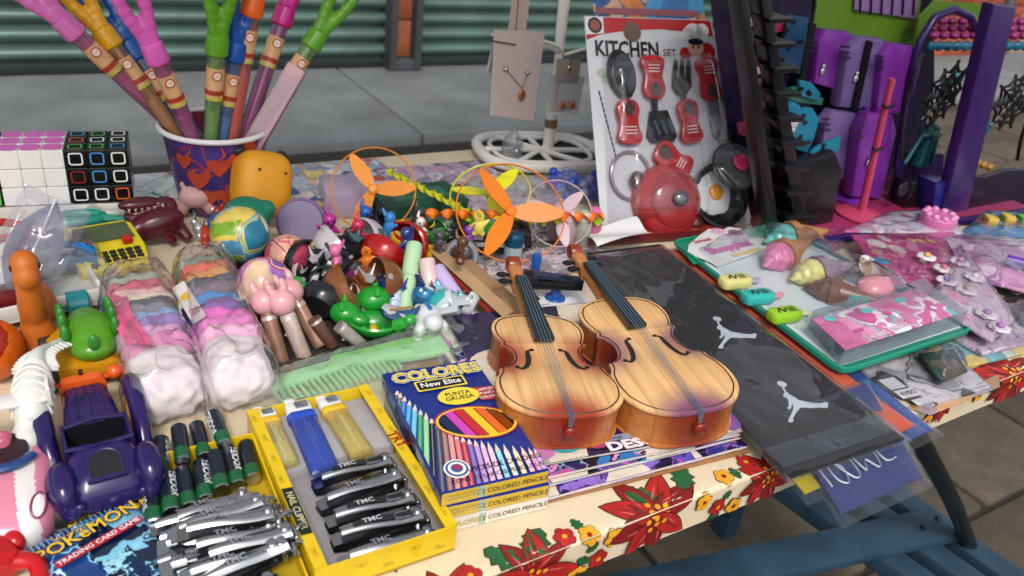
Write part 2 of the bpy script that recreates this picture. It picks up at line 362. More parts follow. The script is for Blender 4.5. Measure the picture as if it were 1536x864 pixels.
# ================================================================== the table
FY, BY, TX0, TX1 = .2905, 1.005, -.75, 1.34
tb = thing('folding_table', 'long folding table under a floral cloth with black metal legs', 'table', (0, 0, 0))
MB().box(((TX0 + TX1) / 2, (FY + BY) / 2, T - .016), (TX1 - TX0 - .02, BY - FY - .02, .026), 0, .004).build('table_top', plain('b79a72', .6, 0, .2, 14), tb)
M_leg = plain('15171a', .45, .3, .1, 30)
def leg(pts): return MB().tube([tuple(p) for p in spline(pts, 8)], .011, 12).build('leg', M_leg, tb)
pa, pb, pc = atY(1385, 670, .345), atY(1442, 785, .345), atY(1452, 862, .345)
leg([Vector((pa.x - .12, .345, T - .035)), pa, pb, pc, Vector((pc.x + .02, .345, .0))])
leg([Vector((pa.x - .12, .90, T - .035)), Vector((pa.x, .90, pa.z)), Vector((pb.x, .90, pb.z)), Vector((pc.x, .9, pc.z)), Vector((pc.x + .02, .90, .0))])
leg([Vector((-.45, .36, T - .03)), Vector((-.6, .36, .3)), Vector((-.66, .36, 0))]); leg([Vector((-.45, .90, T - .03)), Vector((-.6, .90, .3)), Vector((-.66, .90, 0))])
# tarpaulin added over the stall (out of the picture, shades the goods from above)
def tarp_mat():
    m, t, n, l, b, out = newm('tarpaulin'); n.remove(b); d = n.new('ShaderNodeBsdfDiffuse'); d.inputs[0].default_value = (.36, .37, .39, 1); tr = n.new('ShaderNodeBsdfTranslucent'); tr.inputs[0].default_value = (.42, .43, .45, 1)
    mx = n.new('ShaderNodeMixShader'); mx.inputs[0].default_value = .5; l.new(d.outputs[0], mx.inputs[1]); l.new(tr.outputs[0], mx.inputs[2]); l.new(mx.outputs[0], out.inputs[0]); return m
aw = thing('added_shade_awning', 'grey tarpaulin added out of view on two poles to shade the stall', 'added_awning', (0, 0, 0))
MB().grid(lambda u, v: (-1.6 + u * 4.4, -.25 + v * 1.75, 2.28 + .10 * v - .05 * math.sin(math.pi * u) + .01 * noise.noise(Vector((u * 9, v * 6, 1)))), 24, 12).build('tarpaulin', tarp_mat(), aw, 80)
for x in (-1.55, 2.75): MB().tube([(x, 1.48, 0), (x, 1.48, 2.38)], .016, 10).build('pole', plain('8a8c8e', .4, .6), aw)
# blue wooden trestle stored under the table
M_blue = plain('1e3c50', .6, 0, .3, 20, .3, 60)
tz = T - .40
tr = thing('wooden_trestle', 'blue painted wooden trestle of planks under the table', 'trestle', (0, 0, 0))
a, b = at(1060, 864, -.40), at(1400, 790, -.40)
d = (b - a); d.normalize(); e = b + d * .02
def plank(p, q, wd, th, nm='plank'):
    v = q - p; L = v.length; o = MB().box((L / 2, 0, 0), (L, wd, th), 0, .004).build(nm, M_blue, tr); o.location = p; o.rotation_euler = (0, 0, hdg(p, q)); return o
cp = plank(a - d * .35, e, .055, .02)
for k in (.012, .05):
    p = e - d * k; MB().lathe([(.004, 0), (.004, .0025), (.002, .004), (0, .004)], 10).build('bolt', M_leg, cp).location = ((cp.location - p).length, random.uniform(-.012, .012), .0101)
for px in (1120, 1195, 1262):
    p0 = at(px, 690, -.43); p1 = at(px + (1390 - 1130) * .93, 864, -.43); plank(p0 + (p0 - p1) * .9, p1 + (p1 - p0) * .3, .042, .03, 'rail')
for px in (1120, 1262):
    p0 = at(px, 690, -.43); p1 = at(px + (1390 - 1130) * .93, 864, -.43)
    for k in (-.6, 1.15):
        q = p0.lerp(p1, k); MB().box((q.x, q.y, (tz - .046) / 2), (.035, .035, tz - .046), 0, .003).build('leg', M_blue, tr)
# tablecloth: pulled over the edge, printed with poinsettias
M_cloth = plain('d3c3a6', .55, 0, .08, 8, .25, 700)
def cloth_pt(u, v, up=.0):
    """u along the table, v from the front fold: v>0 on top, v<0 down the front"""
    wz = .0007 * noise.noise(Vector((u * 9, v * 14, 0)))
    if v >= 0: return (u, FY + v, T + up - .0009 + wz + (.0012 * max(0, 1 - v / .006) * -1))
    s = -v; wv = .003 * noise.noise(Vector((u * 7, 3, 0))) * min(1, s / .02)
    return (u, FY - up * 2.2 - (.0011 * min(1, s / .004) if up else 0) - wv * .6, T - .0021 - s)
ct = thing('tablecloth', 'cream tablecloth printed with red poinsettias and small yellow flowers', 'tablecloth')
cb = MB(); vsx = [-.031 - .012, -.031, -.016, -.004, 0, .004, .012, .04, .1, .2, .3, .4, .5, .6, BY - FY]
NU = 120; rows = []
hem = lambda u: 1 + .12 * noise.noise(Vector((u * 4, 0, 5)))
for v in vsx:
    row = []
    for i in range(NU + 1):
        u = TX0 + (TX1 - TX0) * i / NU
        if v < -.035: p = Vector(cloth_pt(u, -.031 * hem(u))); p += Vector((0, .02, -.002)); p = tuple(p)
        else: p = cloth_pt(u, v * (hem(u) if v < 0 else 1))
        row.append(p)
    rows.append(row)
rows.append([(p[0], p[1] + .002, p[2] - .09) for p in rows[-1]])
vs_ = [p for r in rows for p in r]; cb.add(vs_, [(j*(NU+1)+i, j*(NU+1)+i+1, (j+1)*(NU+1)+i+1, (j+1)*(NU+1)+i) for j in range(len(rows) - 1) for i in range(NU)])
cb.build('fabric', M_cloth, ct, 80)
PR = {'r': plain('a81d1c', .5, 0, .25, 60), 'R': plain('7c1216', .5, 0, .2, 60), 'g': plain('1d5a33', .5, 0, .3, 60), 'y': plain('d79a1f', .5, 0, .2, 60), 'b': plain('3a1c12', .6), 'k': plain('d8c49a', .5, 0, .1), 'p': plain('c8605a', .5)}
PK = list(PR)
def uv(px, py):
    p = at(px, py, 0)
    if p.y >= FY: return Vector((p.x, p.y - FY))
    q = atY(px, py, FY - .0015); return Vector((q.x, q.z - T))
def clip(poly, sgn):
    out = []
    for i in range(len(poly)):
        a, b = poly[i - 1], poly[i]; ia, ib = a[1] * sgn >= 0, b[1] * sgn >= 0
        if ia != ib: t = a[1] / (a[1] - b[1]); out.append((a[0] + (b[0] - a[0]) * t, 0))
        if ib: out.append(b)
    return out
def pprint(mb, poly, mi, up):
    poly = [(p[0], max(p[1], -.0295)) for p in poly]
    for sg in (1, -1):
        q = clip(poly, sg)
        if len(q) >= 3:
            vv = [cloth_pt(x, y * 1.0 if sg > 0 else min(y, -1e-6), up) for x, y in q]; c = Vector((0, 0, 0))
            for p in vv: c += Vector(p)
            c /= len(vv); n = len(vv); mb.add(vv + [tuple(c)], [(i, (i + 1) % n, n) for i in range(n)], mi)
def petal(c, a, L, wd, n=7, tip=1.0):
    ca, sa = math.cos(a), math.sin(a); pts = []
    for k in range(n + 1):
        s = k / n; hw = wd * math.sin(math.pi * min(1, s * .93 + .07)) ** .8 * (1 - .25 * s); pts.append((s * L, hw))
    pts = pts + [(x, -y) for x, y in reversed(pts[:-1])]
    return [(c[0] + x * ca - y * sa, c[1] + x * sa + y * ca) for x, y in pts]
def poinsettia(px, py, s=.036, a0=.3):
    c = uv(px, py); mb = MB(); up = .0003
    for k in range(8):
        a = a0 + k * math.pi / 4 + random.uniform(-.12, .12); L = s * random.uniform(.9, 1.15)
        pprint(mb, petal(c, a, L * 1.04, L * .27), PK.index('b'), up + k * .00008); pprint(mb, petal(c, a, L, L * .245), PK.index('r' if k % 2 else 'R'), up + .00004 + k * .00008)
        pprint(mb, petal(c, a, L * .85, L * .012), PK.index('b'), up + .00006 + k * .00008); pprint(mb, petal((c[0] + math.cos(a + .35) * L * .3, c[1] + math.sin(a + .35) * L * .3), a - .1, L * .4, L * .018), PK.index('p'), up + .00007 + k * .00008)
    for k in range(9):
        a = k * 2.4; r = .0035 * math.sqrt(k) * s / .036; pprint(mb, ellp(.0021 * s / .036, .0021 * s / .036, 8, c[0] + r * math.cos(a), c[1] + r * math.sin(a)), PK.index('y'), up + .0008)
    mb.build('printed_poinsettia', [PR[k] for k in PK], ct)
def blossom(px, py, col, s=.0085):
    c = uv(px, py); mb = MB(); up = .0003; a0 = random.random()
    for k in range(5):
        a = a0 + k * math.pi * .4; q = (c[0] + math.cos(a) * s * .55, c[1] + math.sin(a) * s * .55)
        pprint(mb, ellp(s * .47, s * .47, 10, *q), PK.index('b'), up + k * 2e-5); pprint(mb, ellp(s * .41, s * .41, 10, *q), PK.index(col), up + .0002 + k * 2e-5)
    pprint(mb, ellp(s * .24, s * .24, 8, *c), PK.index('y' if col == 'r' else 'R'), up + .0004); mb.build('printed_blossom', [PR[k] for k in PK], ct)
def holly(px, py, a, s=.02):
    c = uv(px, py); mb = MB(); pts = []
    for k in range(9):
        t = k / 8; w_ = s * .30 * math.sin(math.pi * t) ** .7 * (1.25 if k % 2 else .8); pts.append((s * (t - .5), w_))
    pts += [(x, -y) for x, y in reversed(pts[1:-1])]; ca, sa = math.cos(a), math.sin(a)
    P = [(c[0] + x * ca - y * sa, c[1] + x * sa + y * ca) for x, y in pts]
    pprint(mb, [(c[0] + (p[0] - c[0]) * 1.09, c[1] + (p[1] - c[1]) * 1.09) for p in P], PK.index('b'), .0002); pprint(mb, P, PK.index('g'), .0004); mb.build('printed_leaf', [PR[k] for k in PK], ct)
for f in ((985, 772, .040, .2), (798, 862, .036, .5), (1152, 712, .030, .2), (1525, 562, .045, .4), (1417, 604, .020, .9), (668, 905, .03, .1), (560, 812, .03, .2)): poinsettia(*f)
for f in ((885, 800, 'y'), (921, 803, 'y'), (1057, 750, 'y'), (1086, 714, 'y'), (1100, 755, 'y'), (847, 804, 'r'), (897, 834, 'r'), (1077, 757, 'r'), (1119, 692, 'r'), (865, 857, 'y'), (1470, 590, 'y'), (1482, 570, 'r'), (1390, 628, 'y'), (1455, 560, 'y'), (706, 862, 'r'), (760, 905, 'y'), (610, 830, 'r')): blossom(*f)
for f in ((958, 742, 2.6, .026), (1024, 716, .9, .026), (866, 786, 1.8, .012), (938, 800, 2.2, .013), (890, 818, .6, .011), (876, 838, 2.6, .012), (1071, 772, .4, .012), (1103, 708, 1.7, .012), (754, 835, 2.2, .026), (803, 815, .8, .028), (1092, 740, .9, .010), (1492, 578, 2.0, .016), (1440, 570, .5, .014)): holly(*f)
# ================================================================== goods: left end of the table
def clipc(sub, clp):
    """convex clip of a polygon"""
    out = [tuple(p) for p in sub]
    for i in range(len(clp)):
        a, b = clp[i - 1], clp[i]; inp = out; out = []
        side = lambda p: (b[0]-a[0]) * (p[1]-a[1]) - (b[1]-a[1]) * (p[0]-a[0])
        for k in range(len(inp)):
            p, q = inp[k - 1], inp[k]; sp, sq = side(p), side(q)
            if (sp >= 0) != (sq >= 0): t = sp / (sp - sq); out.append((p[0] + (q[0]-p[0]) * t, p[1] + (q[1]-p[1]) * t))
            if sq >= 0: out.append(q)
        if not out: return []
    return out
# --- low white carton with the puzzle cubes on it
zb = .034
A, B = at(-60, 313, zb), at(190, 303, zb); rz = hdg(A, B); L = (B - A).length
wb = thing('white_carton', 'low white carton with puzzle cubes standing on it', 'box', (A.x, A.y, T), rz)
M_wc = plain('d9d3ca', .6, 0, .08, 14, .2, 60)
MB().box((L/2, .045, zb/2), (L, .09, zb - .001), 0, .002).build('carton', M_wc, wb); MB().box((L*.62, -.0006, zb*.5), (.012, .001, .008), 0).build('tape_tab', plain('b7afa5', .5), wb)
CU = .0575
def cube(px, py, label, mode, seed):
    p = at(px, py, zb + .001); rnd = random.Random(seed); r = thing('puzzle_cube', label, 'puzzle cube', p, rz, 'puzzle cubes on the white carton')
    c = CU / 3; blk = plain('0c0c0e', .3, 0, .1); cols = [plain(h, .35, 0, .05) for h in ('ece9e6', 'd96fc0', '57b948', '4a8fd0', 'd8602e', '8e2430', 'e7e7e7', '2a2a2c')]
    for k in range(3):
        for j in range(3):
            for i in range(3):
                if (i, j, k) == (1, 1, 1): continue
                mb = MB(TR((i + .5) * c, (j + .5) * c, (k + .5) * c)); g = c * .5
                mb.box((0, 0, 0), (c * .985,) * 3, 0, c * .07); base = blk
                faces = [f for f, on in ((RX(rad(90)), j == 0), (Matrix(), k == 2), (RY(rad(90)) @ RZ(rad(90)), i == 2), (RY(rad(-90)) @ RZ(rad(90)), i == 0), (RX(rad(-90)), j == 2)) if on]
                M0 = mb.M
                for f in faces:
                    mb.M = M0 @ f
                    if mode == 'white': mb.flat(rrect(c * .9, c * .9, c * .22, 3), g + .0002, 1 if not (f == Matrix() and k == 2) else 2)
                    elif mode == 'outline':
                        p_ = rrect(c * .68, c * .68, c * .15, 3); mb.ring(0, 0, 0, 0, c * .075, g + .0002, 2 + rnd.choice((1, 2, 3, 4, 5, 0, 0)), poly=p_)
                    else: mb.ring(0, 0, 0, 0, c * .09, g + .0002, 3, poly=rrect(c * .86, c * .86, c * .1, 2)); mb.flat(rrect(c * .6, c * .6, c * .1, 2), g + .0001, 0)
                if mode == 'white': mats = [cols[0], cols[0], cols[1]]
                elif mode == 'outline': mats = [blk, blk, cols[0], cols[2], cols[3], cols[4], cols[5], cols[6]]
                else: mats = [blk, blk, cols[0], cols[2]]
                mb.build('cubie', mats, r)
pw0 = at(8, 310, zb); pw1 = pw0 + Vector((math.cos(rz), math.sin(rz), 0)) * (CU + .0008)
def back_px(v): 
    c = ROT.transposed() @ (v - EYE); return 768 + FPX * c.x / -c.z, 432 - FPX * c.y / -c.z
cube(8, 310, 'white puzzle cube with a pink top layer', 'white', 1)
cube(*back_px(pw1), 'black puzzle cube with coloured square outlines as stickers', 'outline', 5)
cube(*back_px(pw0 - Vector((math.cos(rz), math.sin(rz), 0)) * (CU + .001)), 'black puzzle cube edged in green beside the white cube', 'green', 3)
# --- bucket of bubble wands
bk = at(330, 306, 0); BH = .098; BR, BB = .058, .043
bu = thing('bucket', 'purple plastic bucket with orange heart print and white rim', 'bucket', bk)
prof = [(BB * .96, 0), (BB, .003), (BR - .002, BH - .006)]; pin = [(BR - .004, BH - .004), (BB - .002, .006), (0, .006)]
MB().lathe(prof + [(BR - .002, BH - .003)] + pin, 40).build('wall', busy(['3f2f73', '4a357f', '3a2a66', 'b8442c', '46327a', '8a2f3e', '372a62'], 34, .03, .3, 3), bu)
MB().tube([((BR) * math.cos(a), BR * math.sin(a), BH - .003) for a in [k * math.pi / 20 for k in range(40)]], .003, 8, closed=True).build('rim', plain('d8d6da', .4), bu)
mh = MB(); MO = plain('a8402a', .4)
def heart(s): return [(s * .5 * math.sin(t) ** 3 * 1.0, s * (.40 * math.cos(t) - .16 * math.cos(2*t) - .06 * math.cos(3*t))) for t in [k * 2 * math.pi / 24 for k in range(24)]]
for a, z, s in ((-125, .05, .026), (-100, .066, .024), (-78, .035, .028), (-60, .07, .022), (-92, .03, .022), (-48, .04, .02), (-112, .03, .02), (-140, .07, .02)):
    rr = BB + (BR - BB) * z / BH + .0006
    vs = [(rr * math.cos(rad(a) - x / rr), rr * math.sin(rad(a) - x / rr), z + y) for x, y in heart(s)]; mh.add(vs + [(rr * math.cos(rad(a)) , rr * math.sin(rad(a)), z)], [(i, (i + 1) % 24, 24) for i in range(24)])
mh.build('printed_heart', MO, bu)
def wand(col, cap, en, cp, label, lean=0.0, tw=.0086, topz=None, lab=True):
    E = at(*en, BH); d0 = Vector((E.x - bk.x, E.y - bk.y, 0))
    if d0.length > .046: E = Vector((bk.x, bk.y, E.z)) + d0.normalized() * .046
    C = atY(*cp, E.y + lean); d = (C - E).normalized(); L0 = .07
    k = (T + .012 - E.z) / d.z; S = E + d * k
    q = Vector((S.x - bk.x, S.y - bk.y, 0))
    if q.length > .034: S = Vector((bk.x, bk.y, S.z)) + q.normalized() * .034; d = (C - S).normalized()
    L = (C - S).length; r = thing('bubble_wand', label, 'bubble wand', S, 0, 'bubble wands in the purple bucket')
    F = frame((0, 0, 0), d, Vector((0, -1, .2)))
    tl_ = tuple(.5 + .5 * x for x in lin(col))
    MB(F).lathe([(tw * .8, 0), (tw, .003), (tw, L), (tw * .9, L), (tw * .88, .004), (0, .004)], 18).build('tube', film(tl_, .10, .9, .06, 0, base=.06), r)
    MB(F @ RX(0)).tube([(0, 0, .006), (0, 0, L - .004)], .0035, 8).build('stick', plain(cap, .35), r)
    MB(F).lathe([(tw*.8, .006), (tw*.8, L - .062), (0, L - .060)], 14).build('liquid', film(tuple(.45 + .55 * x for x in lin(col)), .8, .3, .1, 0), r)
    z1 = L - .014; z0 = L - .048
    if lab:
        MB(F).lathe([(tw + .0004, z0), (tw + .0005, z1)], 18).build('label', plain('d6a878', .4, 0, .12, 80), r)
        mb = MB(F); 
        for a in (90,): 
            mb.M = F @ RZ(rad(a)) @ TR(tw + .0009, 0, z0 + (z1 - z0) * .8) @ RY(rad(90)) @ RZ(rad(90)) ; 
            mb.disc(0, 0, .005, .005, 0, 0, 14); mb.disc(0, 0, .0038, .0038, .0002, 1, 14); mb.text('TUTI', .0026, 0, 0, .0004, 2)
        mb.M = F; mb.lathe([(tw + .0009, z0 + .006), (tw + .0009, z0 + .011)], 18, 2); mb.lathe([(tw + .0009, z0), (tw + .0009, z0 + .003)], 18, 3)
        mb.build('label_print', [plain('b5341f', .4), plain('ead9c5', .4), plain('a5381f', .4), plain('b6b84a', .4)], r)
    MB(F).lathe([(tw * 1.05, L - .002), (tw * 1.3, L), (tw * 1.36, L + .004), (tw * 1.3, L + .007), (tw * 1.28, L + .016), (tw * 1.2, L + .019), (tw * .75, L + .021), (0, L + .021)], 20).build('cap', plain(cap, .33), r)
    mb = MB(F)
    for s in (-1, 1):
        P = spline([(s * .003, 0, L + .018), (s * .0045, 0, L + .030), (s * .0095, 0, L + .052), (s * .0105, 0, L + .078), (s * .006, 0, L + .104), (0, 0, L + .112)], 7); mb.tube(P, [.0066 * (1 + .10 * math.sin(i * 2.2)) for i in range(len(P))], 10)
    soft('handle', mb, plain(cap, .33), r, .0022, 2)
for a in (('e060b8', 'd46fb6', (247, 183), (115, 52), 'pale pink bubble wand leaning far out over the puzzle cubes', .0),
          ('e0b030', 'e0a414', (246, 188), (170, 69), 'yellow bubble wand tucked behind the leaning pink wand', .02),
          ('3a88c8', '1e56a8', (290, 188), (208, 87), 'royal blue bubble wand beside the yellow one', .03),
          ('d030b0', 'd55fb4', (271, 210), (238, 92), 'deep pink bubble wand upright at the front of the bucket', -.01),
          ('9ad04a', '5a9a1e', (307, 216), (325, 80), 'green bubble wand standing upright in the middle', -.005),
          ('4aa0dc', '1c4fa0', (333, 212), (352, 90), 'dark blue bubble wand behind the upright green one', .01),
          ('f0702a', 'e8641c', (351, 205), (377, 23), 'orange bubble wand behind the clear pink carton', .01),
          ('c840b0', 'c81c84', (372, 190), (421, 37), 'magenta bubble wand leaning beside the orange one', .02),
          ('b0d870', '5f9e22', (408, 200), (465, 70), 'green bubble wand leaning out on the shutter pillar side', .01)): wand(*a[:5], lean=a[5])
S = at(352, 222, BH - .02); S.z -= .03; C = atY(447, 100, S.y); d = (C - S).normalized(); L = (C - S).length
r = thing('clear_carton', 'pale pink see-through square carton leaning in the wand bucket', 'carton', S); F = frame((0, 0, 0), d, Vector((-.5, -1, .2)))
MB(F).prism(rrect(.021, .021, .001, 1), 0, L, 0, .0006).build('sleeve', film('f0c8dc', .42, .8, .12, .1), r); MB(F @ TR(.0, -.0107, L*.55) @ RX(rad(90))).text('TUTI', .008, 0, 0, .0002, 0, a=rad(90)).build('lettering', plain('b98a86', .5), r)
# --- shallow white tray with the odds and ends
tz0 = .024
A, B = at(-70, 480, tz0), at(158, 432, tz0); rz2 = hdg(A, B); L = (B - A).length
ty = thing('white_tray', 'shallow white foam tray holding toy phone and wrapped glasses', 'tray', (A.x, A.y, T), rz2)
D = .125; mb = MB()
mb.box((L/2, D/2, tz0*.45), (L, D, .003)); M_foam = plain('dcd8d2', .7, 0, .06, 30, .15, 200)
mb.box((L/2, .002, tz0 * .72), (L, .004, tz0*.55), 0, .001); mb.box((L - .002, D/2, tz0*.72), (.004, D - .009, tz0*.55), 0, .001); mb.box((L/2, D - .002, tz0*.72), (L, .004, tz0*.55), 0, .001); mb.build('tray', M_foam, ty)
MB().box((L/2 - .005, D/2 + .004, tz0*.2), (L - .03, D - .02, tz0*.39)).build('cardboard_base', plain('6d4f38', .8, 0, .2, 40), ty)
zt = tz0 * .5
# toy phone
p = at(165, 402, zt + .004); ph = thing('toy_phone', 'yellow toy phone with black keypad and red buttons', 'toy phone', p + Vector((.002, .018, 0)), rad(8), rx=rad(14))
M_yl = plain('d9c414', .4)
MB().prism([(-.030, -.026), (.028, -.030), (.033, .0), (.031, .036), (.024, .042), (-.026, .042), (-.032, .036), (-.034, 0)], 0, .012, 0, .003).build('body', M_yl, ph)
MB().prism([(-.027, .012), (.027, .012), (.025, .036), (-.023, .036)], .0125, .014, 0, .0006).build('screen', plain('4a5638', .25), ph)
MB().prism(rrect(.05, .018, .004), .0121, .0135, 0, .0005).build('key_plate', plain('dfcf35', .4), ph).location = (0, -.012, 0)
kb = None
for i in range(5):
    for j in range(3):
        o = MB().prism(rrect(.006, .004, .001, 2), .0136, .0152, 0, .0004).build('key', plain('1c1b14', .5), ph) if kb is None else kb.copy()
        if kb is None: kb = o
        else: COL.objects.link(o)
        o.location = (-.004 + i * .0072 - .002, -.018 + j * .0056, 0)
for x in (-.018, .018): MB().prism(rrect(.009, .008, .0015, 2), .0125, .0185, 0, .001).build('button', plain('b01c1c', .35), ph).location = (x, .006, 0)
# scissors
p = at(160, 345, .02); sc = thing('scissors', 'teal handled scissors lying behind the yellow toy phone', 'scissors', p + Vector((0, .01, 0)), rad(-6))
def ringh(cx, cy, rx, ry, col, nm):
    MB().tube([(cx + rx * math.cos(t), cy + ry * math.sin(t), .008) for t in [k * math.pi / 12 for k in range(24)]], .0048, 10, closed=True).tube([(cx + rx * .9, cy - .004, .008), (cx + rx + .022, 0, .006)], [.005, .003], 8).build(nm, plain(col, .4), sc)
ringh(-.022, .006, .021, .011, '1f8f7d', 'handle'); ringh(.006, .022, .018, .010, 'b9bfb4', 'handle')
MB().prism([(.01, -.004), (.06, -.001), (.062, .001), (.01, .004)], .004, .0055).prism([(.012, .006), (.058, -.008), (.06, -.006), (.014, .013)], .006, .0075).build('blade', CHROME(), sc)
# wrapped glasses pouches
p = at(96, 425, zt); gl = thing('wrapped_glasses', 'blue mirrored sport glasses sealed in a clear bag', 'glasses', p + Vector((.0, .02, 0)), rad(6))
lens = MB().grid(lambda u, v: ((u - .5) * .056, .016 * math.cos((u - .5) * 2.6) - .022 + (v - .5) * .006, .008 + v * .026 - .02 * (u - .5) ** 2), 14, 6)
lens.build('lens', plain('1f8fe0', .12, .6, .15, 60), gl)
MB().tube(spline([(-.028, -.02, .01), (0, -.008, .006), (.028, -.02, .01)], 6), .004, 8).tube([(-.028, -.02, .01), (-.024, .05, .012)], .003, 8).tube([(.028, -.02, .01), (.022, .05, .012)], .003, 8).build('frame', plain('14161a', .3), gl)
sheet_bag('clear_bag', .085, .10, lambda u, v: .024 * math.sin(math.pi * u) ** .6 * (1 - .5 * v) + .01, gl, film('eef0f2', .12, 1.2, .09), 3)
A = at(14, 445, .016); B = atY(86, 303, A.y + .03); X_ = (B - A).normalized(); Zv = (EYE - A); Zv = (Zv - X_ * Zv.dot(X_)).normalized(); L = (B - A).length
gp = thing('wrapped_pouch', 'grey lens shaped pouch in clear wrap standing beside blue glasses', 'pouch', A); gp.matrix_world = Matrix.Translation((A + B) / 2) @ Matrix((X_, Zv.cross(X_), Zv)).transposed().to_4x4()
pts = [(x * L * .5, .021 * math.sin(math.pi * (x + 1) / 2) ** .9) for x in [k / 8 - 1 for k in range(17)]]
MB().prism((pts + [(x, -y) for x, y in reversed(pts[1:-1])])[::-1], -.004, .004, 0, .002).build('pouch', plain('6b6b7c', .5, 0, .2, 50), gp); MB(TR(.006, .006, .0042)).prism(rrect(.034, .012, .005), 0, .0006).build('patch', plain('6a4a66', .5), gp)
MB().tube([(-L * .48, -.003, .005), (L * .52, .002, .006)], .0011, 6).build('seam', plain('c8c8d2', .4), gp)
sheet_bag('clear_wrap', L * 1.08, .056, lambda u, v: .008 * math.sin(math.pi * u) ** .5, gp, film('e4e4ee', .14, 1.2, .1), 6)
rb = at(8, 372, zt); t_ = thing('red_clip', 'red plastic clip half hidden behind the grey pouch', 'clip', rb + Vector((0, .01, 0)), .2); MB().tube(spline([(-.02, 0, .012), (0, .006, .02), (.02, 0, .014)], 6), .004, 8).build('upper_jaw', plain('b03020', .4), t_); MB().tube(spline([(-.02, -.006, .006), (0, -.004, .008), (.02, -.008, .007)], 6), .004, 8).build('lower_jaw', plain('b03020', .4), t_)
# --- long necked dinosaur on wheels
M_or = plain('b8621a', .48, 0, .12, 40)
p = at(62, 528, 0); dn = thing('dinosaur_toy', 'orange long necked dinosaur toy on teal wheels', 'toy dinosaur', p, rad(2)); dn.scale = (.95, .95, .95)
mb = MB()
mb.ell((.004, .022, .034), (.015, .030, .019), 20, 14)
P = spline([(0, -.006, .034), (0, -.018, .058), (0, -.022, .078), (0, -.022, .094)], 5); mb.tube(P, [.0108 - .0022 * i / len(P) for i in range(len(P))], 16)
mb.ell((0, -.026, .097), (.0108, .0125, .0125), 18, 12); mb.ell((0, -.033, .090), (.0095, .009, .010), 14, 10)
P = spline([(0, .045, .044), (0, .066, .05), (0, .078, .06)], 4); mb.tube(P, [.012, .011, .010, .0095, .009, .0085, .008, .006, .004], 12); mb.ell((.0, .03, .062), (.008, .014, .008)); mb.ell((0, -.012, .024), (.014, .01, .022))
soft('body', mb, M_or, dn, .0018, 5)
for s in (-1, 1): MB().ell((s * .0095, -.031, .098), (.0012, .0014, .003), 8, 6).build('eye', plain('2a1206', .3), dn)
def wheel(par, loc, r, wd, mat, hub=None, nm='wheel', n=24):
    o = MB(RY(rad(90))).lathe([(0, -wd/2), (r*.9, -wd/2), (r, -wd/2 + r*.1), (r, wd/2 - r*.1), (r*.9, wd/2), (r*.62, wd/2), (r*.55, wd*.3), (0, wd*.3)], n).build(nm, mat, par); o.location = loc
    if hub: MB(RY(rad(90))).lathe([(0, -wd*.52), (r*.4, -wd*.52), (r*.4, wd*.5), (0, wd*.55)], 14).build('hub', hub, o)
    return o
M_tl = plain('1c8790', .4)
for x in (-.036, .036):
    for y in (.004, .046): wheel(dn, (x, y, .0135), .0135, .018, M_tl)
MB().tube([(-.038, .004, .0135), (.038, .004, .0135)], .003, 8).tube([(-.038, .046, .0135), (.038, .046, .0135)], .003, 8).build('axle', M_tl, dn)
# orange and red round toy at the frame edge
p = at(8, 575, 0); t_ = thing('round_toy', 'orange round toy with red patch beside the white skeleton fish', 'toy', p + Vector((-.004, .012, 0)))
soft('body', MB().ell((0, 0, .024), (.022, .024, .024)).ell((-.012, .018, .012), (.014, .014, .012)), plain('cc5a14', .35), t_); MB().ell((-.004, -.004, .030), (.0215, .0205, .0205), 16, 8, rot=Matrix.Rotation(.6, 3, 'Y')).build('red_patch', plain('a02a14', .35), t_)
p = at(14, 500, 0); t_ = thing('red_block_toy', 'dark red block toy under the orange dinosaur', 'toy', p + Vector((-.006, .03, 0)), .2); MB().box((0, 0, .012), (.05, .03, .024), 0, .004).build('body', plain('6e1616', .4), t_); MB().box((0, -.0152, .012), (.03, .002, .01), 0, .0005).build('panel', plain('3c0c0c', .4), t_)
# skeleton fish
p = at(50, 632, 0); fs = thing('skeleton_toy', 'translucent white skeleton fish toy with curved spiny tail', 'toy', p, rad(0))
q0 = at(48, 640, .03) - p; q1 = at(52, 560, .045) - p; q2 = at(62, 528, .05) - p; q3 = at(105, 508, .035) - p
mb = MB(); P = spline([(q0.x, q0.y, q0.z - 0), (q1.x, q1.y, q1.z), (q2.x, q2.y, q2.z), (q3.x, q3.y, q3.z)], 8)
rs = [.72 * (.010 + .013 * math.sin(min(1, i / 10 + .15) * math.pi * .9) if i < 10 else max(.0055, .016 - (i - 9) * .0012)) for i in range(len(P))]; mb.tube(P, rs, 14, sq=.75)
mb.ell((q0.x - .004, q0.y - .006, q0.z - .004), (.010, .014, .009))
soft('body', mb, plain('cfcfcb', .35, 0, .06, 30, sss=.15), fs, .002, 4)
mr_ = MB()
for i in range(9, len(P) - 1):
    t = (P[i + 1] - P[i - 1]).normalized(); s = t.cross(Vector((0, 0, 1))).normalized()
    for sg in (-1, 1): mr_.tube([P[i] + s * sg * rs[i] * .5, P[i] + s * sg * (rs[i] + .004) - Vector((0, 0, .002))], [.0022, .001], 6)
mr_.build('spine_row', plain('d3d3d0', .35), fs)
for i in range(2, 9): 
    t = (P[i + 1] - P[i - 1]).normalized(); s = t.cross(Vector((0, 0, 1))).normalized(); rr = rs[i] * 1.02
    MB().tube([P[i] + s * rr * .75 * math.cos(a) + Vector((0, 0, 1)) * rr * math.sin(a) for a in [k * math.pi / 10 for k in range(11)]], .0010, 6).build('rib', plain('dcdcd8', .35), fs)
for sg in (-1, 1): MB().ell((q0.x + sg * .0085 - .003, q0.y - .010, q0.z + .003), .0024, 8, 6).build('eye', plain('1a1a1a', .3), fs)
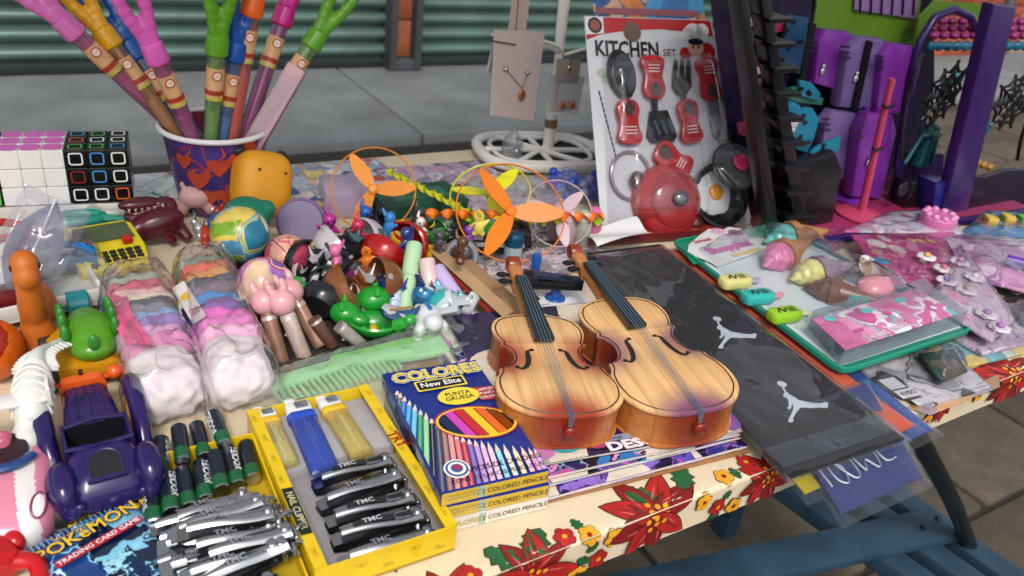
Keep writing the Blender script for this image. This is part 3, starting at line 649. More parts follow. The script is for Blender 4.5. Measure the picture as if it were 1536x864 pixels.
# green spiky car toy ahead of the jeep
p = at(140, 575, 0); gd = thing('dinosaur_car', 'green spiky dinosaur car with orange and yellow chassis', 'toy car', p + Vector((.004, .006, 0)), rad(2))
soft('body', MB().ell((0, .012, .036), (.021, .024, .014)).ell((0, -.004, .033), (.017, .016, .010)).ell((0, .034, .032), (.014, .016, .011)), plain('4e8c1c', .38), gd)
for x in (-.017, .017):
    for k in range(4): MB().ell((x, -.002 + k * .011, .046 + .004 * math.sin(k)), (.0034, .0045, .0085), 10, 8).build('spike', plain('2c7a2a', .38), gd)
MB().ell((0, -.016, .042), (.004, .003, .008), 10, 8).build('spike', plain('2c7a2a', .38), gd)
MB().prism([(-.026, -.018), (.026, -.018), (.030, .03), (.018, .05), (-.018, .05), (-.030, .03)], .010, .026, 0, .003).build('chassis', plain('c68a14', .4), gd)
for x in (-.030, .030):
    for y in (-.004, .036): wheel(gd, (x, y, .013), .013, .010, plain('2b2420', .6), plain('b98a20', .4))
# purple jalopy
A, B = at(163, 725, .02), at(118, 560, .02); jp = thing('toy_jalopy', 'dark purple plastic toy jalopy with orange grille and ball headlights', 'toy car', (A.x, A.y, T), hdg(A, B) - rad(90))
o0 = .012; M_pu = plain('23154f', .27, 0, .08, 40); M_pk = plain('0a0714', .5)
mb = MB(TR(0, .062, 0)); 
def loft(mb, secs, mi=0, cap=True):
    n = len(secs[0]); vs = [p for s_ in secs for p in s_]; k = len(secs)
    mb.add(vs, [(r*n+i, r*n+(i+1) % n, (r+1)*n+(i+1) % n, (r+1)*n+i) for r in range(k-1) for i in range(n)] + ([tuple(reversed(range(n))), tuple((k-1)*n+i for i in range(n))] if cap else []), mi)
def sec(y, wd, z0, z1, r): return [(x, y, (z0 + z1) / 2 + z) for x, z in rrect(wd, z1 - z0, r, 4)]
mb = MB(); loft(mb, [sec(.062, .050, .018, .044, .008), sec(.090, .044, .018, .046, .008), sec(.125, .037, .018, .044, .007), sec(.128, .034, .019, .042, .006)])
for x in (-.010, 0, .010): mb.tube([(x * 1.15, .066, .0445), (x, .095, .0462), (x * .8, .124, .0440)], .0016, 6)
for x in (-.019, -.0095, .0095, .019): mb.ell((x, .066, .0445), .0016, 8, 6)
mb.build('hood', M_pu, jp)
mb = MB(); 
for x in (-.0255, .0255): mb.box((x, .047, .034), (.003, .036, .030), 0, .001)
mb.tube([(-.025, .064, .046), (0, .066, .049), (.025, .064, .046)], .0022, 8); mb.tube([(-.027, .030, .048), (0, .028, .047), (.027, .030, .048)], .0022, 8); mb.build('cab_wall', M_pu, jp)
MB().box((0, .047, .022), (.049, .036, .006)).box((0, .0628, .034), (.046, .002, .022)).build('cab_floor', M_pk, jp)
mb = MB(); loft(mb, [sec(.030, .050, .016, .047, .010), sec(.016, .056, .014, .049, .012), sec(.000, .056, .012, .044, .014), sec(-.012, .052, .012, .034, .010), sec(-.016, .044, .014, .028, .006)]); mb.build('trunk', M_pu, jp)
# arched boot opening on the sloping back
bo = MB(TR(0, .004, .0462) @ RX(rad(22))); arch = [(-.0125, -.013), (.0125, -.013), (.0125, .002)] + [(.0125 * math.cos(t), .002 + .011 * math.sin(t)) for t in [k * math.pi / 10 for k in range(1, 10)]] + [(-.0125, .002)]
bo.flat(arch, .0012, 0); bo.build('boot_opening', M_pk, jp); bo2 = MB(TR(0, .004, .0462) @ RX(rad(22))); bo2.tube([(x, y, .001) for x, y in arch], .0012, 6, closed=True); bo2.box((0, -.0145, .001), (.031, .003, .003), 0, .001); bo2.build('boot_frame', M_pu, jp)
jp.scale = (.75, .75, .75)
for s in (-1, 1):
    P = spline([(s * .037, .130, .016), (s * .038, .127, .034), (s * .039, .112, .045), (s * .039, .088, .044), (s * .038, .062, .033), (s * .036, .044, .018)], 7); MB().tube(P, [.0088 - .003 * abs(i / len(P) - .45) for i in range(len(P))], 14, sq=1.15).build('front_fender', M_pu, jp)
    soft('rear_fender', MB().ell((s * .033, .006, .030), (.0135, .026, .019), 18, 12).ell((s * .030, -.010, .020), (.010, .012, .011), 14, 10), M_pu, jp, .0018, 4)
    MB().ell((s * .024, -.018, .024), (.0045, .003, .0045), 12, 8).build('tail_lamp', M_pu, jp)
    MB().ell((s * .029, .139, .044), .0075, 16, 10).build('headlight', plain('d2521a', .28), jp); MB().tube([(s * .012, .136, .040), (s * .027, .138, .042)], .002, 8).build('headlight_arm', plain('c84e18', .35), jp)
    for y in (.010, .108): wheel(jp, (s * .036, y, .016), .016, .012, plain('b88a16', .4), M_pu)
mb = MB(); loft(mb, [sec(.128, .040, .018, .048, .008), sec(.138, .040, .018, .049, .008), sec(.140, .036, .020, .046, .006)]); mb.build('grille', plain('cf5518', .35), jp); MB().box((0, .139, .050), (.004, .005, .006), 0, .001).build('radiator_cap', plain('2a1410', .4), jp)
# pink and white race car
A, B = at(14, 808, .018), at(8, 650, .018); rc = thing('race_car', 'pink and white striped toy race car beside purple jalopy', 'toy car', (A.x, A.y + .002, T), hdg(A, B) - rad(90)); rc.scale = (.84, .84, .84)
M_wh = plain('d9d4d2', .28); M_pk2 = plain('cf7f98', .28)
mb = MB(); mb.ell((0, .058, .012), (.035, .062, .025), 120, 48, pw=.82); mb.mi = []
for f_ in mb.f:
    c_ = sum((Vector(mb.v[i]) for i in f_), Vector()) / len(f_); x_ = abs(c_.x); mb.mi.append(1 if x_ < .0065 or .019 < x_ < .029 or x_ > .033 else 0)
mb.v = [(x, y, max(z, .005)) for x, y, z in mb.v]; mb.build('shell', [M_wh, M_pk2], rc)
MB(TR(0, .074, .0372)).prism(ellp(.017, .021, 20), -.002, .0015, 0, .0008).build('cockpit', plain('2a0d1a', .5), rc); MB(TR(0, .056, .0375)).tube(spline([(-.019, .008, .0), (-.010, -.003, .003), (0, -.006, .004), (.010, -.003, .003), (.019, .008, 0)], 5), .003, 8, sq=1.4).build('windscreen', plain('1c3f78', .3), rc)
soft('seat', MB().ell((0, .088, .040), (.008, .004, .007)).ell((0, .082, .037), (.007, .006, .003)), plain('a8506a', .4), rc, .0015)
for s in (-1, 1):
    MB(TR(s * .019, .016, .0285) @ RY(s * rad(30)) @ RX(rad(28))).prism(ellp(.0045, .009, 14), -.001, .001, 0, .0004).build('headlight', plain('e6e2e0', .2), rc); MB(TR(s * .019, .016, .0285) @ RY(s * rad(30)) @ RX(rad(28))).tube([(x, y, .0012) for x, y in ellp(.005, .0097, 16)], .0008, 6, closed=True).build('headlight_rim', plain('7a2050', .4), rc)
    MB().box((s * .018, .112, .046), (.003, .006, .016), 0, .001).build('spoiler_strut', plain('161216', .4), rc)
    for y in (.022, .094): wheel(rc, (s * .031, y, .010), .010, .009, plain('1b1a1c', .6), plain('c07890', .4))
mb = MB(); mb.prism(rrect(.07, .018, .004), .053, .056, 0, .001); mb.box((-.035, 0, .059), (.003, .020, .018), 0, .001); mb.box((.035, 0, .059), (.003, .020, .018), 0, .001); o = mb.build('spoiler', M_wh, rc); o.location = (0, .114, 0)
MB(TR(0, .114, .0562)).rect(-.018, 0, .02, .017, .0002).build('spoiler_stripe', M_pk2, rc)
# red robot corner
p = at(-14, 868, 0); rr_ = thing('red_toy', 'glossy red jointed plastic toy beside the card packs', 'toy', p, rad(20)); M_rd = plain('b0141a', .25)
MB().prism(rrect(.030, .024, .005), .004, .020, 0, .003).build('torso', M_rd, rr_); 
for s in (-1, 1): MB().tube(spline([(s * .012, -.008, .012), (s * .019, -.018, .012), (s * .015, -.032, .008)], 4), [.006, .006, .0055, .005, .005, .005, .005, .0045, .004], 10).build('leg', M_rd, rr_); MB().ell((s * .017, .006, .014), (.006, .009, .007)).build('shoulder', M_rd, rr_)
MB().box((0, .002, .0205), (.012, .010, .002), 0, .0006).build('chest_panel', plain('1b1b1d', .3), rr_)
# trading card packs
INK = ['0d2c5c', '15508f', '1f7fb8', '0a1a38', '7fc0dc', '143a78', 'b9dcea', '3a2a72', '0e2348']
A, B = at(62, 815, .012), at(186, 757, .012); cz = hdg(A, B)
def pack(loc, rz, label, cols, seed, txt=True, rx=0):
    r = thing('card_pack', label, 'card pack', loc, rz, 'trading card packs', rx=rx); w_, h_ = .064, .092
    def top(u, v): e = min(u, 1 - u) * 2; f = min(v, 1 - v) * 2; return .0012 + .0055 * min(1, e * 3) ** .6 * min(1, max(0, f - .12) * 4) ** .6 + .0006 * noise.noise(Vector((u * 9, v * 7, seed)))
    mb = MB(); mb.grid(lambda u, v: ((u - .5) * w_, (v - 1) * h_, top(u, v)), 24, 34); mb.grid(lambda u, v: ((.5 - u) * w_, (v - 1) * h_, 0), 2, 2)
    mb.build('foil', busy(cols, 46, .05, .18, seed, .5, .25), r)
    zz = .0088
    art = MB(); 
    art.add([(x, y, .0087) for x, y in [(.016 * (1 if k % 2 else .55) * math.cos(k * math.pi / 5 + .3), -.062 + .024 * (1 if k % 2 else .55) * math.sin(k * math.pi / 5 + .3)) for k in range(10)]], [tuple(range(10))], 1)
    art.build('cover_art', [plain('5fa8cc', .25), busy(['101b34', '0b2a50', '9ad0e4', '0d1428'], 150, .02, .25, seed)], r)
    if txt:
        tx = MB(); tx.text('POKéMON', .0126, -.001, -.0175, .0090, 0, rad(2), 1.0, .055); tx.text('POKéMON', .0126, -.001, -.0175, .0093, 1, rad(2), 1.0, .012)
        tx.rect(0, -.0295, .052, .0058, .0088, 2, rad(2), .0015); tx.text('TRADING CARD GAME', .0047, 0, -.0296, .0092, 3, rad(2), 1.02, .01); tx.build('lettering', [plain('14285a', .3), plain('e0b414', .3), plain('a81e2c', .3), plain('e8e8ee', .3)], r)
        mb = MB(); 
        for k in range(22): mb.rect(-w_/2 + (k + .5) * w_/22, -.004, .0009, .006, .0030)
        mb.build('crimp', plain('9ab4d0', .2, .5), r)
    return r
up = Vector((-math.sin(cz), math.cos(cz), 0)); rt = Vector((math.cos(cz), math.sin(cz), 0))
cz += rad(4); tl = at(116, 788, .006)
pack(tl, cz, 'blue foil trading card pack on top, lettering facing up', INK, 2)
pack(tl + rt * .016 + up * .008 + Vector((0, 0, -.0075)), cz - rad(6), 'blue foil trading card pack under the top one', INK, 5)
pack(tl + rt * .030 + up * .016 + Vector((0, 0, -.0115)), cz - rad(16), 'purple foil trading card pack at the bottom of the fan', ['3a1d5c', '5a2a7e', '16315c', '7a3a6e', '241444', '8a4a90', 'b05a8a'], 9)
t_ = at(115, 752, 0); q = thing('yellow_toy', 'small yellow and red toy under the back of the jalopy', 'toy', t_ + Vector((-.004, .002, 0))); soft('body', MB().ell((0, 0, .007), (.009, .006, .006)).ell((.008, .004, .010), (.005, .005, .008)), plain('c9a018', .4), q); MB().ell((.019, .004, .007), (.008, .007, .006)).build('red_knob', plain('8e1a16', .4), q)
# ================================================================== goods: front of the table
# --- two clear bags packed with rolled hair ties
def tie_bag(pa, pb, label, layers, seed, wd, ribbon=None, bulk=.062):
    A, B = at(*pa, 0), at(*pb, 0); Lg = (B - A).length; r = thing('hair_tie_bag', label, 'bag', (A.x, A.y, T), hdg(A, B) - rad(90), 'clear bags of hair ties'); rnd = random.Random(seed)
    hh = .040
    # white rolls at the near end
    mb = MB()
    for k, (x, y, rx_, ry_, rz_) in enumerate(((-.007, .022, .019, .024, .019), (.007, .024, .019, .024, .018), (.0, .042, .025, .022, .020))): mb.ell((x, y, hh * .5), (rx_, ry_, rz_), 48, 30, amp=.16, freq=26, seed=seed + k, pw=.8)
    soft('white_roll', mb, plain('dedad8', .7, 0, .05, 40, .4, 60), r, .0016, 3)
    y = bulk; n = len(layers); step = (Lg - bulk - .02) / n
    for k, c in enumerate(layers):
        w_ = wd * (.47 - .09 * k / n) * rnd.uniform(.92, 1.04); mb = MB()
        def f(u, v, k=k, w_=w_):
            a = v * 2 * math.pi; x = (u * 2 - 1); e = (1 - abs(x) ** 5) ** .5
            wob = .003 * noise.noise(Vector((x * 1.3, k * 3.1, seed))) + .0012 * noise.noise(Vector((x * 5, math.cos(a) * 2, k + seed)))
            return (x * w_, math.cos(a) * (step * .78) * (e * .8 + .2) + wob, hh * .52 + math.sin(a) * (hh * .5 * (e * .75 + .25) + wob * .8 + .0006 * math.sin(x * 9 + k)))
        mb.grid(f, 30, 20); o = mb.build('hair_tie_roll', plain(c, .75, 0, .22, 90, .35, 160), r, 70); o.location = (rnd.uniform(-.002, .002), y + step * .5, rnd.uniform(-.002, .003)); o.rotation_euler = (0, rnd.uniform(-.06, .06), rnd.uniform(-.1, .1)); y += step
    if ribbon:
        mb = MB(); P = [(-wd * .46, bulk + .075, hh * 1.05), (-wd * .47, bulk + .04, hh * 1.14), (-wd * .40, bulk + .012, hh * 1.14), (-wd * .34, bulk - .010, hh * 1.10)]
        mb.grid(lambda u, v: tuple(Vector(P[min(2, int(v * 2.999))]).lerp(Vector(P[min(2, int(v * 2.999)) + 1]), v * 2.999 - int(v * 2.999)) + Vector((u * .017, 0, .002 * math.sin(u * 6)))), 8, 12); mb.build('ribbon', plain(ribbon, .55, 0, .15, 60), r, 70)
    else:
        MB(TR(-wd * .40, bulk + .05, hh * 1.0) @ RZ(rad(8)) @ RY(rad(-28))).prism(rrect(.012, .062, .002), 0, .0012, 0).prism(ellp(.004, .006, 12, 0, .008), .0013, .0016, 1).prism(rrect(.008, .01, .001, 2, 0, -.018), .0013, .0016, 2).build('paper_tag', [plain('d6d0cc', .5), plain('cfae30', .5), plain('b58a94', .5)], r)
    def bag(u, v):
        x = (u - .5) * 2; yy = v * (Lg + .034) - .012; taper = 1 - .35 * max(0, (v - .82) / .18); prof = max(0, 1 - abs(x) ** 4) ** .5
        n_ = (.25 - abs(noise.noise(Vector((x * 1.6 + yy * 14, yy * 34 - x, seed))))) * .007 + noise.noise(Vector((x * 8, yy * 90, seed + 4))) * .0008; endk = min(1, max(.06, (v) * 14)) * min(1, max(.08, (1 - v) * 6))
        return (x * wd * .54 * taper + n_, yy + n_, max(.0015, (hh * 1.20 * prof) * endk ** .5 + n_ * 1.6 + .002))
    MB().grid(bag, 44, 90).build('clear_bag', film('fbf6f9', .04, 1.6, .05, .25, 40, .09), r, 80)
    return r
tie_bag((262, 642), (203, 452), 'clear bag of rolled hair ties with hot pink ribbon on its side', ['e08fc0', 'd9a6d8', '8f79bc', '86aad6', '7c7c88', '50525f', 'd9cbb4', 'd8ada4', 'bd566c', '9aa890'], 3, .060, 'e0568c')
tie_bag((368, 622), (302, 424), 'clear bag of rolled hair ties with orange rolls and a paper tag', ['eab6d6', 'df7fc6', 'd765bd', '7a5cae', '3f87c2', '7a6a78', '4a4a58', 'd99a4a', 'd2684a', '7b8a78'], 8, .056, None)
# --- yellow display box with lighters and nail clippers
z1 = .022
c0, c1, c3 = at(472, 858, z1), at(686, 788, z1), at(357, 620, z1); W_ = (c1 - c0).length; D_ = (c3 - c0).length; rz3 = hdg(c0, c1)
M_ye = plain('d8b613', .42, 0, .10, 60); M_in = plain('98949a', .7, 0, .1, 40); M_gr = plain('8f7a1c', .5)
def ybox(loc, rz, label, w_, d_, hgt, fl, mark):
    r = thing('yellow_box', label, 'box', loc, rz, 'yellow display boxes'); mb = MB()
    MB().box((w_/2, d_/2, .0012), (w_, d_, .002)).build('base', M_in if mark else plain('b89a1a', .6, 0, .2, 40), r)
    for nm, c, dm in (('front_wall', (w_/2, .0007, hgt/2), (w_, .0014, hgt)), ('back_wall', (w_/2, d_ - .0007, hgt/2), (w_, .0014, hgt)), *([('side_wall', (.0007, d_/2, hgt/2), (.0014, d_ - .003, hgt - .0004))] if mark else []), ('side_wall', (w_ - .0007, d_/2, hgt/2), (.0014, d_ - .003, hgt - .0004))): MB().box(c, dm, 0).build(nm, M_ye, r)
    for nm, x in (('side_flap', fl/2), ('side_flap', w_ - fl/2)) if mark else ():
        o = MB().box((0, 0, 0), (fl, d_ - .001, .001)).build(nm, M_ye, r); o.location = (x, d_/2, hgt + .0008); o.rotation_euler = (0, rad(5) * (1 if x < w_/2 else -1), 0)
        if mark:
            mb = MB()
            for k in range(7): mb.text('TRY', .0042, (-.12 if x < w_/2 else .1) * fl + random.uniform(-.001, .001), -d_*.42 + k * d_*.14, .0008, 0, rad(-85 if x < w_/2 else 100))
            mb.build('flap_print', M_gr, o)
            if x < w_/2: MB().rect(0, -d_*.19, fl*.92, .043, .0009).build('clipper_label', plain('12201a', .4), o); MB().text('NAIL CLIPPER', .0062, 0, -d_*.19, .0012, 0, rad(-90), .92, .012).build('lettering', plain('d0c8a0', .5), o)
            else: MB().text('TRY', .011, -.0, d_*.06, .0012, 0, rad(-78), .9, .03, .2).build('lettering', plain('9c2418', .4), o)
    mb = MB(RX(rad(90)))
    for k in range(5): mb.text('TRY', .0042, w_*(.12 + .19 * k), hgt * (.35 + .3 * (k % 2)), .0003, 0, rad(random.uniform(-12, 12)))
    mb.build('front_print', M_gr, r); return r
yb = ybox((c0.x, c0.y, T), rz3, 'yellow display box of lighters and nail clippers beside pencil boxes', W_, D_, z1, .0080, True)
ex = Vector((math.cos(rz3), math.sin(rz3), 0)); ey = Vector((-math.sin(rz3), math.cos(rz3), 0))
O = Vector((c0.x, c0.y, T))
def inbox(u, v, h): return O + ex * (u * W_) + ey * (v * D_) + Vector((0, 0, h))
# grey card insert with raised step
ins = thing('card_insert', 'grey cardboard insert under the lighters in the yellow box', 'cardboard', O, rz3)
MB().box((W_/2, D_*.80, .0075), (W_ - .005, D_*.37, .011), 0, .0008).build('step', plain('a3a0a6', .75, 0, .08, 50), ins)
# cigarette lighters
def lighter(loc, rz, label, col, collar):
    r = thing('lighter', label, 'lighter', loc, rz, 'lighters in the yellow box', rx=0); w_, t_ = .0215, .0105
    MB(RX(rad(-90)) @ TR(0, -t_/2, 0)).prism(rrect(w_, t_, .005, 5), 0, .060, 0, .001).build('tank', film(col, .16, 1.0, .05, .05, 60, .03), r)
    MB(RX(rad(-90)) @ TR(0, -t_/2, 0)).prism(rrect(w_ * .80, t_ * .7, .003, 4), .003, .030, 0, .001).build('fuel', film(col, .3, .4, .1, 0), r)
    MB().box((0, .030, t_/2), (.0012, .054, t_*.8)).tube([(.0035, .012, t_*.5), (.0035, .056, t_*.5)], .0012, 6).build('dip_tube', plain('c9c6b6', .4), r)
    MB(RX(rad(-90)) @ TR(0, -t_/2, 0)).prism(rrect(w_ * 1.05, t_ * 1.08, .005, 5), .058, .066, 0, .0008).build('collar', plain(collar, .35), r)
    mb = MB(RX(rad(-90)) @ TR(0, -t_/2, 0)); mb.prism(rrect(w_ * .96, t_ * .98, .004, 4), .0665, .079, 0, .001); mb.prism(rrect(w_ * .42, t_ * .85, .002, 3, -.005), .079, .085, 0, .0015); mb.build('head', plain('d6d6d4', .35), r)
    MB(TR(.0045, .0825, t_/2) @ RY(rad(90))).lathe([(0, -.003), (.0036, -.003), (.0036, .003), (0, .003)], 14).build('spark_wheel', CHROME(), r); MB(TR(.002, .073, t_ + .0002)).prism(rrect(.010, .008, .001, 2), 0, .0006).build('wind_guard', plain('b9bcc0', .25, .9), r)
    MB(TR(-.001, .073, t_ + .001)).text('TMC', .003, 0, 0, 0).build('lettering', plain('2a2c40', .5), r); return r
zl = .0136
for (pb_, pt_, lb, c, cc) in (((432, 705), (392, 605), 'clear yellow lighter next to the flap of the clipper label', 'f6f0c4', 'd8b020'), ((487, 713), (441, 595), 'clear blue lighter between two yellow lighters', '6f98ee', '2348b0'), ((543, 690), (486, 588), 'clear yellow lighter next to the flap beside the pencils', 'f4ebb0', 'd8b020')):
    A, B = at(*pb_, zl), at(*pt_, zl + .008); s_ = (B - A).length / .085; l_ = lighter((A.x, A.y, T + zl), hdg(A, B) - rad(90), lb, c, cc); l_.scale = (s_ * .97,) * 3
# nail clippers
def clip_mesh(L, wd):
    """two spring leaves meeting at the jaws"""
    mb = MB()
    for zz, bow in ((.0, -1), (.004, 1)): mb.grid(lambda u, v: ((u - .5) * wd * (.72 + .28 * math.sin(math.pi * (v * .8 + .2))), v * L, .003 + zz + bow * .0022 * math.sin(math.pi * v)), 4, 16); mb.grid(lambda u, v: ((.5 - u) * wd * (.72 + .28 * math.sin(math.pi * (v * .8 + .2))), v * L, .0018 + zz + bow * .0022 * math.sin(math.pi * v)), 4, 16)
    mb.box((0, L, .004), (wd * .9, .0025, .009), 0, .001); return mb
def clipper(loc, rz, label, L=.068, style=0, chain=False, group='nail clippers in the yellow box', rx=0, ry=0):
    r = thing('nail_clipper', label, 'nail clipper', loc, rz, group, rx=rx, ry=ry); wd = .0125
    clip_mesh(L, wd).build('jaws', CHROME(), r, 50)
    MB().grid(lambda u, v: ((u - .5) * wd * (.55 + .4 * v), .006 + v * L * .84, .0115 + .0009 * math.sin(v * 6) + .0026 * (1 - (2 * u - 1) ** 2)), 8, 18).grid(lambda u, v: ((.5 - u) * wd * (.55 + .4 * v), .006 + v * L * .84, .0100 + .0009 * math.sin(v * 6)), 4, 18).build('lever', CHROME(), r, 50)
    if not style: MB().grid(lambda u, v: ((u - .5) * wd * (.30 + .26 * v), .014 + v * L * .62, .0146 + .0009 * math.sin((.01 + v * .74 + .095) * 6)), 4, 14).build('grip_inlay', plain('2a2c30', .5, .2, .2, 120, .4, 400), r, 50)
    if not style: 
        for x in (-1, 1): MB().tube([(x * wd * (.3 + .2 * v), .006 + v * L * .84, .0118 + .0009 * math.sin(v * 6)) for v in [k / 14 for k in range(15)]], .0009, 6).build('bright_edge', CHROME(), r)
        MB().tube(spline([(-.0025, L*.86, .0128), (-.003, L*.70, .0134), (0, L*.66, .0134), (.003, L*.70, .0134), (.0025, L*.86, .0128)], 4), .0009, 6).build('pull_loop', CHROME(), r)
    MB(TR(0, L*.42, .0160)).text('TMC', .006, 0, 0, 0, 0, rad(90), 1, .02).build('lettering', plain('b9bcc2', .4) if not style else plain('83888f', .4), r)
    MB(TR(0, L - .006, .004)).lathe([(.0024, -.003), (.0024, .010), (.003, .011), (0, .0115)], 10).build('pin', CHROME(), r)
    if chain:
        rr = random.Random(int(abs(loc[0]) * 1e5)); P = spline([(0, L, .006), (rr.uniform(-.006, .006), L + .005, .007), (rr.uniform(-.008, .008), L + .008, .003), (rr.uniform(-.008, .008), L + .002, .001)], 6); mb = MB()
        for p in P[::2]: mb.ell(p, .0014, 6, 4)
        tag(mb.build('bead_chain', CHROME(), r), kind='stuff')
    return r
rows = [((470, 728), (590, 690), 0), ((478, 760), (605, 712), 1), ((490, 785), (625, 745), 0), ((498, 812), (640, 772), 0), ((510, 846), (655, 800), 1)]
wh = ['topmost in the box, under the lighters', 'second below the lighters', 'third below the lighters', 'fourth below the lighters', 'last in the box, by its front wall']
for k, (a_, b_, st) in enumerate(rows):
    A, B = at(*a_, .012), at(*b_, .014); L = (B - A).length
    clipper((A.x, A.y, T + .0045), hdg(A, B) - rad(90), ('plain chrome nail clipper ' if st else 'black gripped nail clipper ') + wh[k], L, st, ry=rad(-8))
    A2, B2 = at(a_[0] + 4, a_[1] + 12, .006), at(b_[0] + 4, b_[1] + 14, .006)
# --- second box: batteries and keychain clippers
c4 = O - ex * (W_ * .84 + .0015) - ey * .004
yb2 = ybox((c4.x, c4.y, T), rz3 - rad(1), 'yellow display box of batteries and chrome keychain clippers', W_ * .83, D_ * .93, .015, .004, False)
M_bd = plain('1b2230', .3, .2, .1, 60); M_bg = plain('1a5a34', .3, .1, .1, 60)
def battery(loc, rz, label, L=.050, rr=.0072, roll=0):
    r = thing('battery', label, 'battery', loc, rz, 'batteries in the yellow box'); F = RX(rad(-90)) @ TR(0, -rr, 0) @ RZ(roll)
    MB(F).lathe([(rr * .96, .001), (rr, .002), (rr, L*.30)], 20).build('green_band', M_bg, r); MB(F).lathe([(rr, L*.30), (rr, L*.965), (rr * .9, L*.98)], 20).build('sleeve', M_bd, r)
    MB(F).lathe([(0, 0), (rr * .9, 0), (rr * .97, .0012)], 20).build('negative_end', CHROME(), r); MB(F).lathe([(rr * .95, L*.978), (rr * .45, L*.985), (rr * .38, L*.99), (rr * .38, L*1.02), (0, L*1.02)], 16).build('positive_end', CHROME(), r)
    v, f = text_mesh('ROCKET', .03); h = .0066; mb = MB(F)
    mb.add([((rr + .0003) * math.cos(-1.57 + y * h / rr), (rr + .0003) * math.sin(-1.57 + y * h / rr), L*.62 + x * h * .95) for x, y, _ in v], f); mb.build('lettering', plain('c8ccd0', .4), r)
    return r
bats = [(262, 735), (288, 738), (318, 733), (343, 730), (371, 726), (394, 722)]
A, B = at(300, 735, .02), at(285, 650, .02); brz = hdg(A, B) - rad(90); k = 0
bn = ['by the card packs', 'second from the card packs', 'third from the card packs', 'fourth from the card packs', 'second from the lighter box', 'against the lighter box']
bn = ['by the card packs', 'second from the card packs', 'third from the card packs', 'fourth from the card packs', 'third from the lighter box', 'second from the lighter box', 'against the lighter box']
for i in range(7):
    p = O - ex * (.0745 - i * .0108) + ey * (.086 + .0028 * i); battery((p.x, p.y, T + .0035 + (.0025 if i % 3 == 1 else 0)), brz + rad(-1 + (i % 3)), 'dark and green battery in the front row, ' + bn[i], .038, .0055, rad((i * 97) % 200 - 60))
for i in range(4):
    p = O - ex * (.064 - i * .0145) + ey * (.126 + .0035 * i); battery((p.x, p.y, T + .006 + .004 * (i % 2)), brz + rad(-4 + 3 * i), 'dark and green battery in the back row, ' + ['by the purple jalopy', 'second from the purple jalopy', 'second from the lighter box', 'against the lighter box'][i], .038, .0054, rad(80 * i + 60))
rnd = random.Random(4)
lay = [(.0, .052, .004), (.004, .042, .010), (-.004, .032, .004), (.010, .030, .013), (.004, .020, .005), (.012, .012, .012), (.0, .006, .004), (.016, .022, .020), (.010, .040, .018), (.018, .003, .012), (.022, .014, .019), (.006, -.001, .010), (.014, .032, .024), (.002, .024, .011), (.020, .046, .011), (.0, .062, .004), (.012, .058, .008)]
for i, (u, v, h) in enumerate(lay):
    p = O - ex * (.080 - u) + ey * (v + .016); sh = ['batteries', 'front wall', 'card packs', 'lighter box'][i % 4]
    clipper((p.x, p.y, T + h), rz3 - rad(90) + rad(rnd.uniform(-9, 9)), 'chrome keychain nail clipper with bead chain in the loose pile', rnd.uniform(.052, .06), 1, True, 'keychain clippers piled in the yellow box', ry=rad(rnd.uniform(-14, 10)), rx=rad(rnd.uniform(-4, 6)))
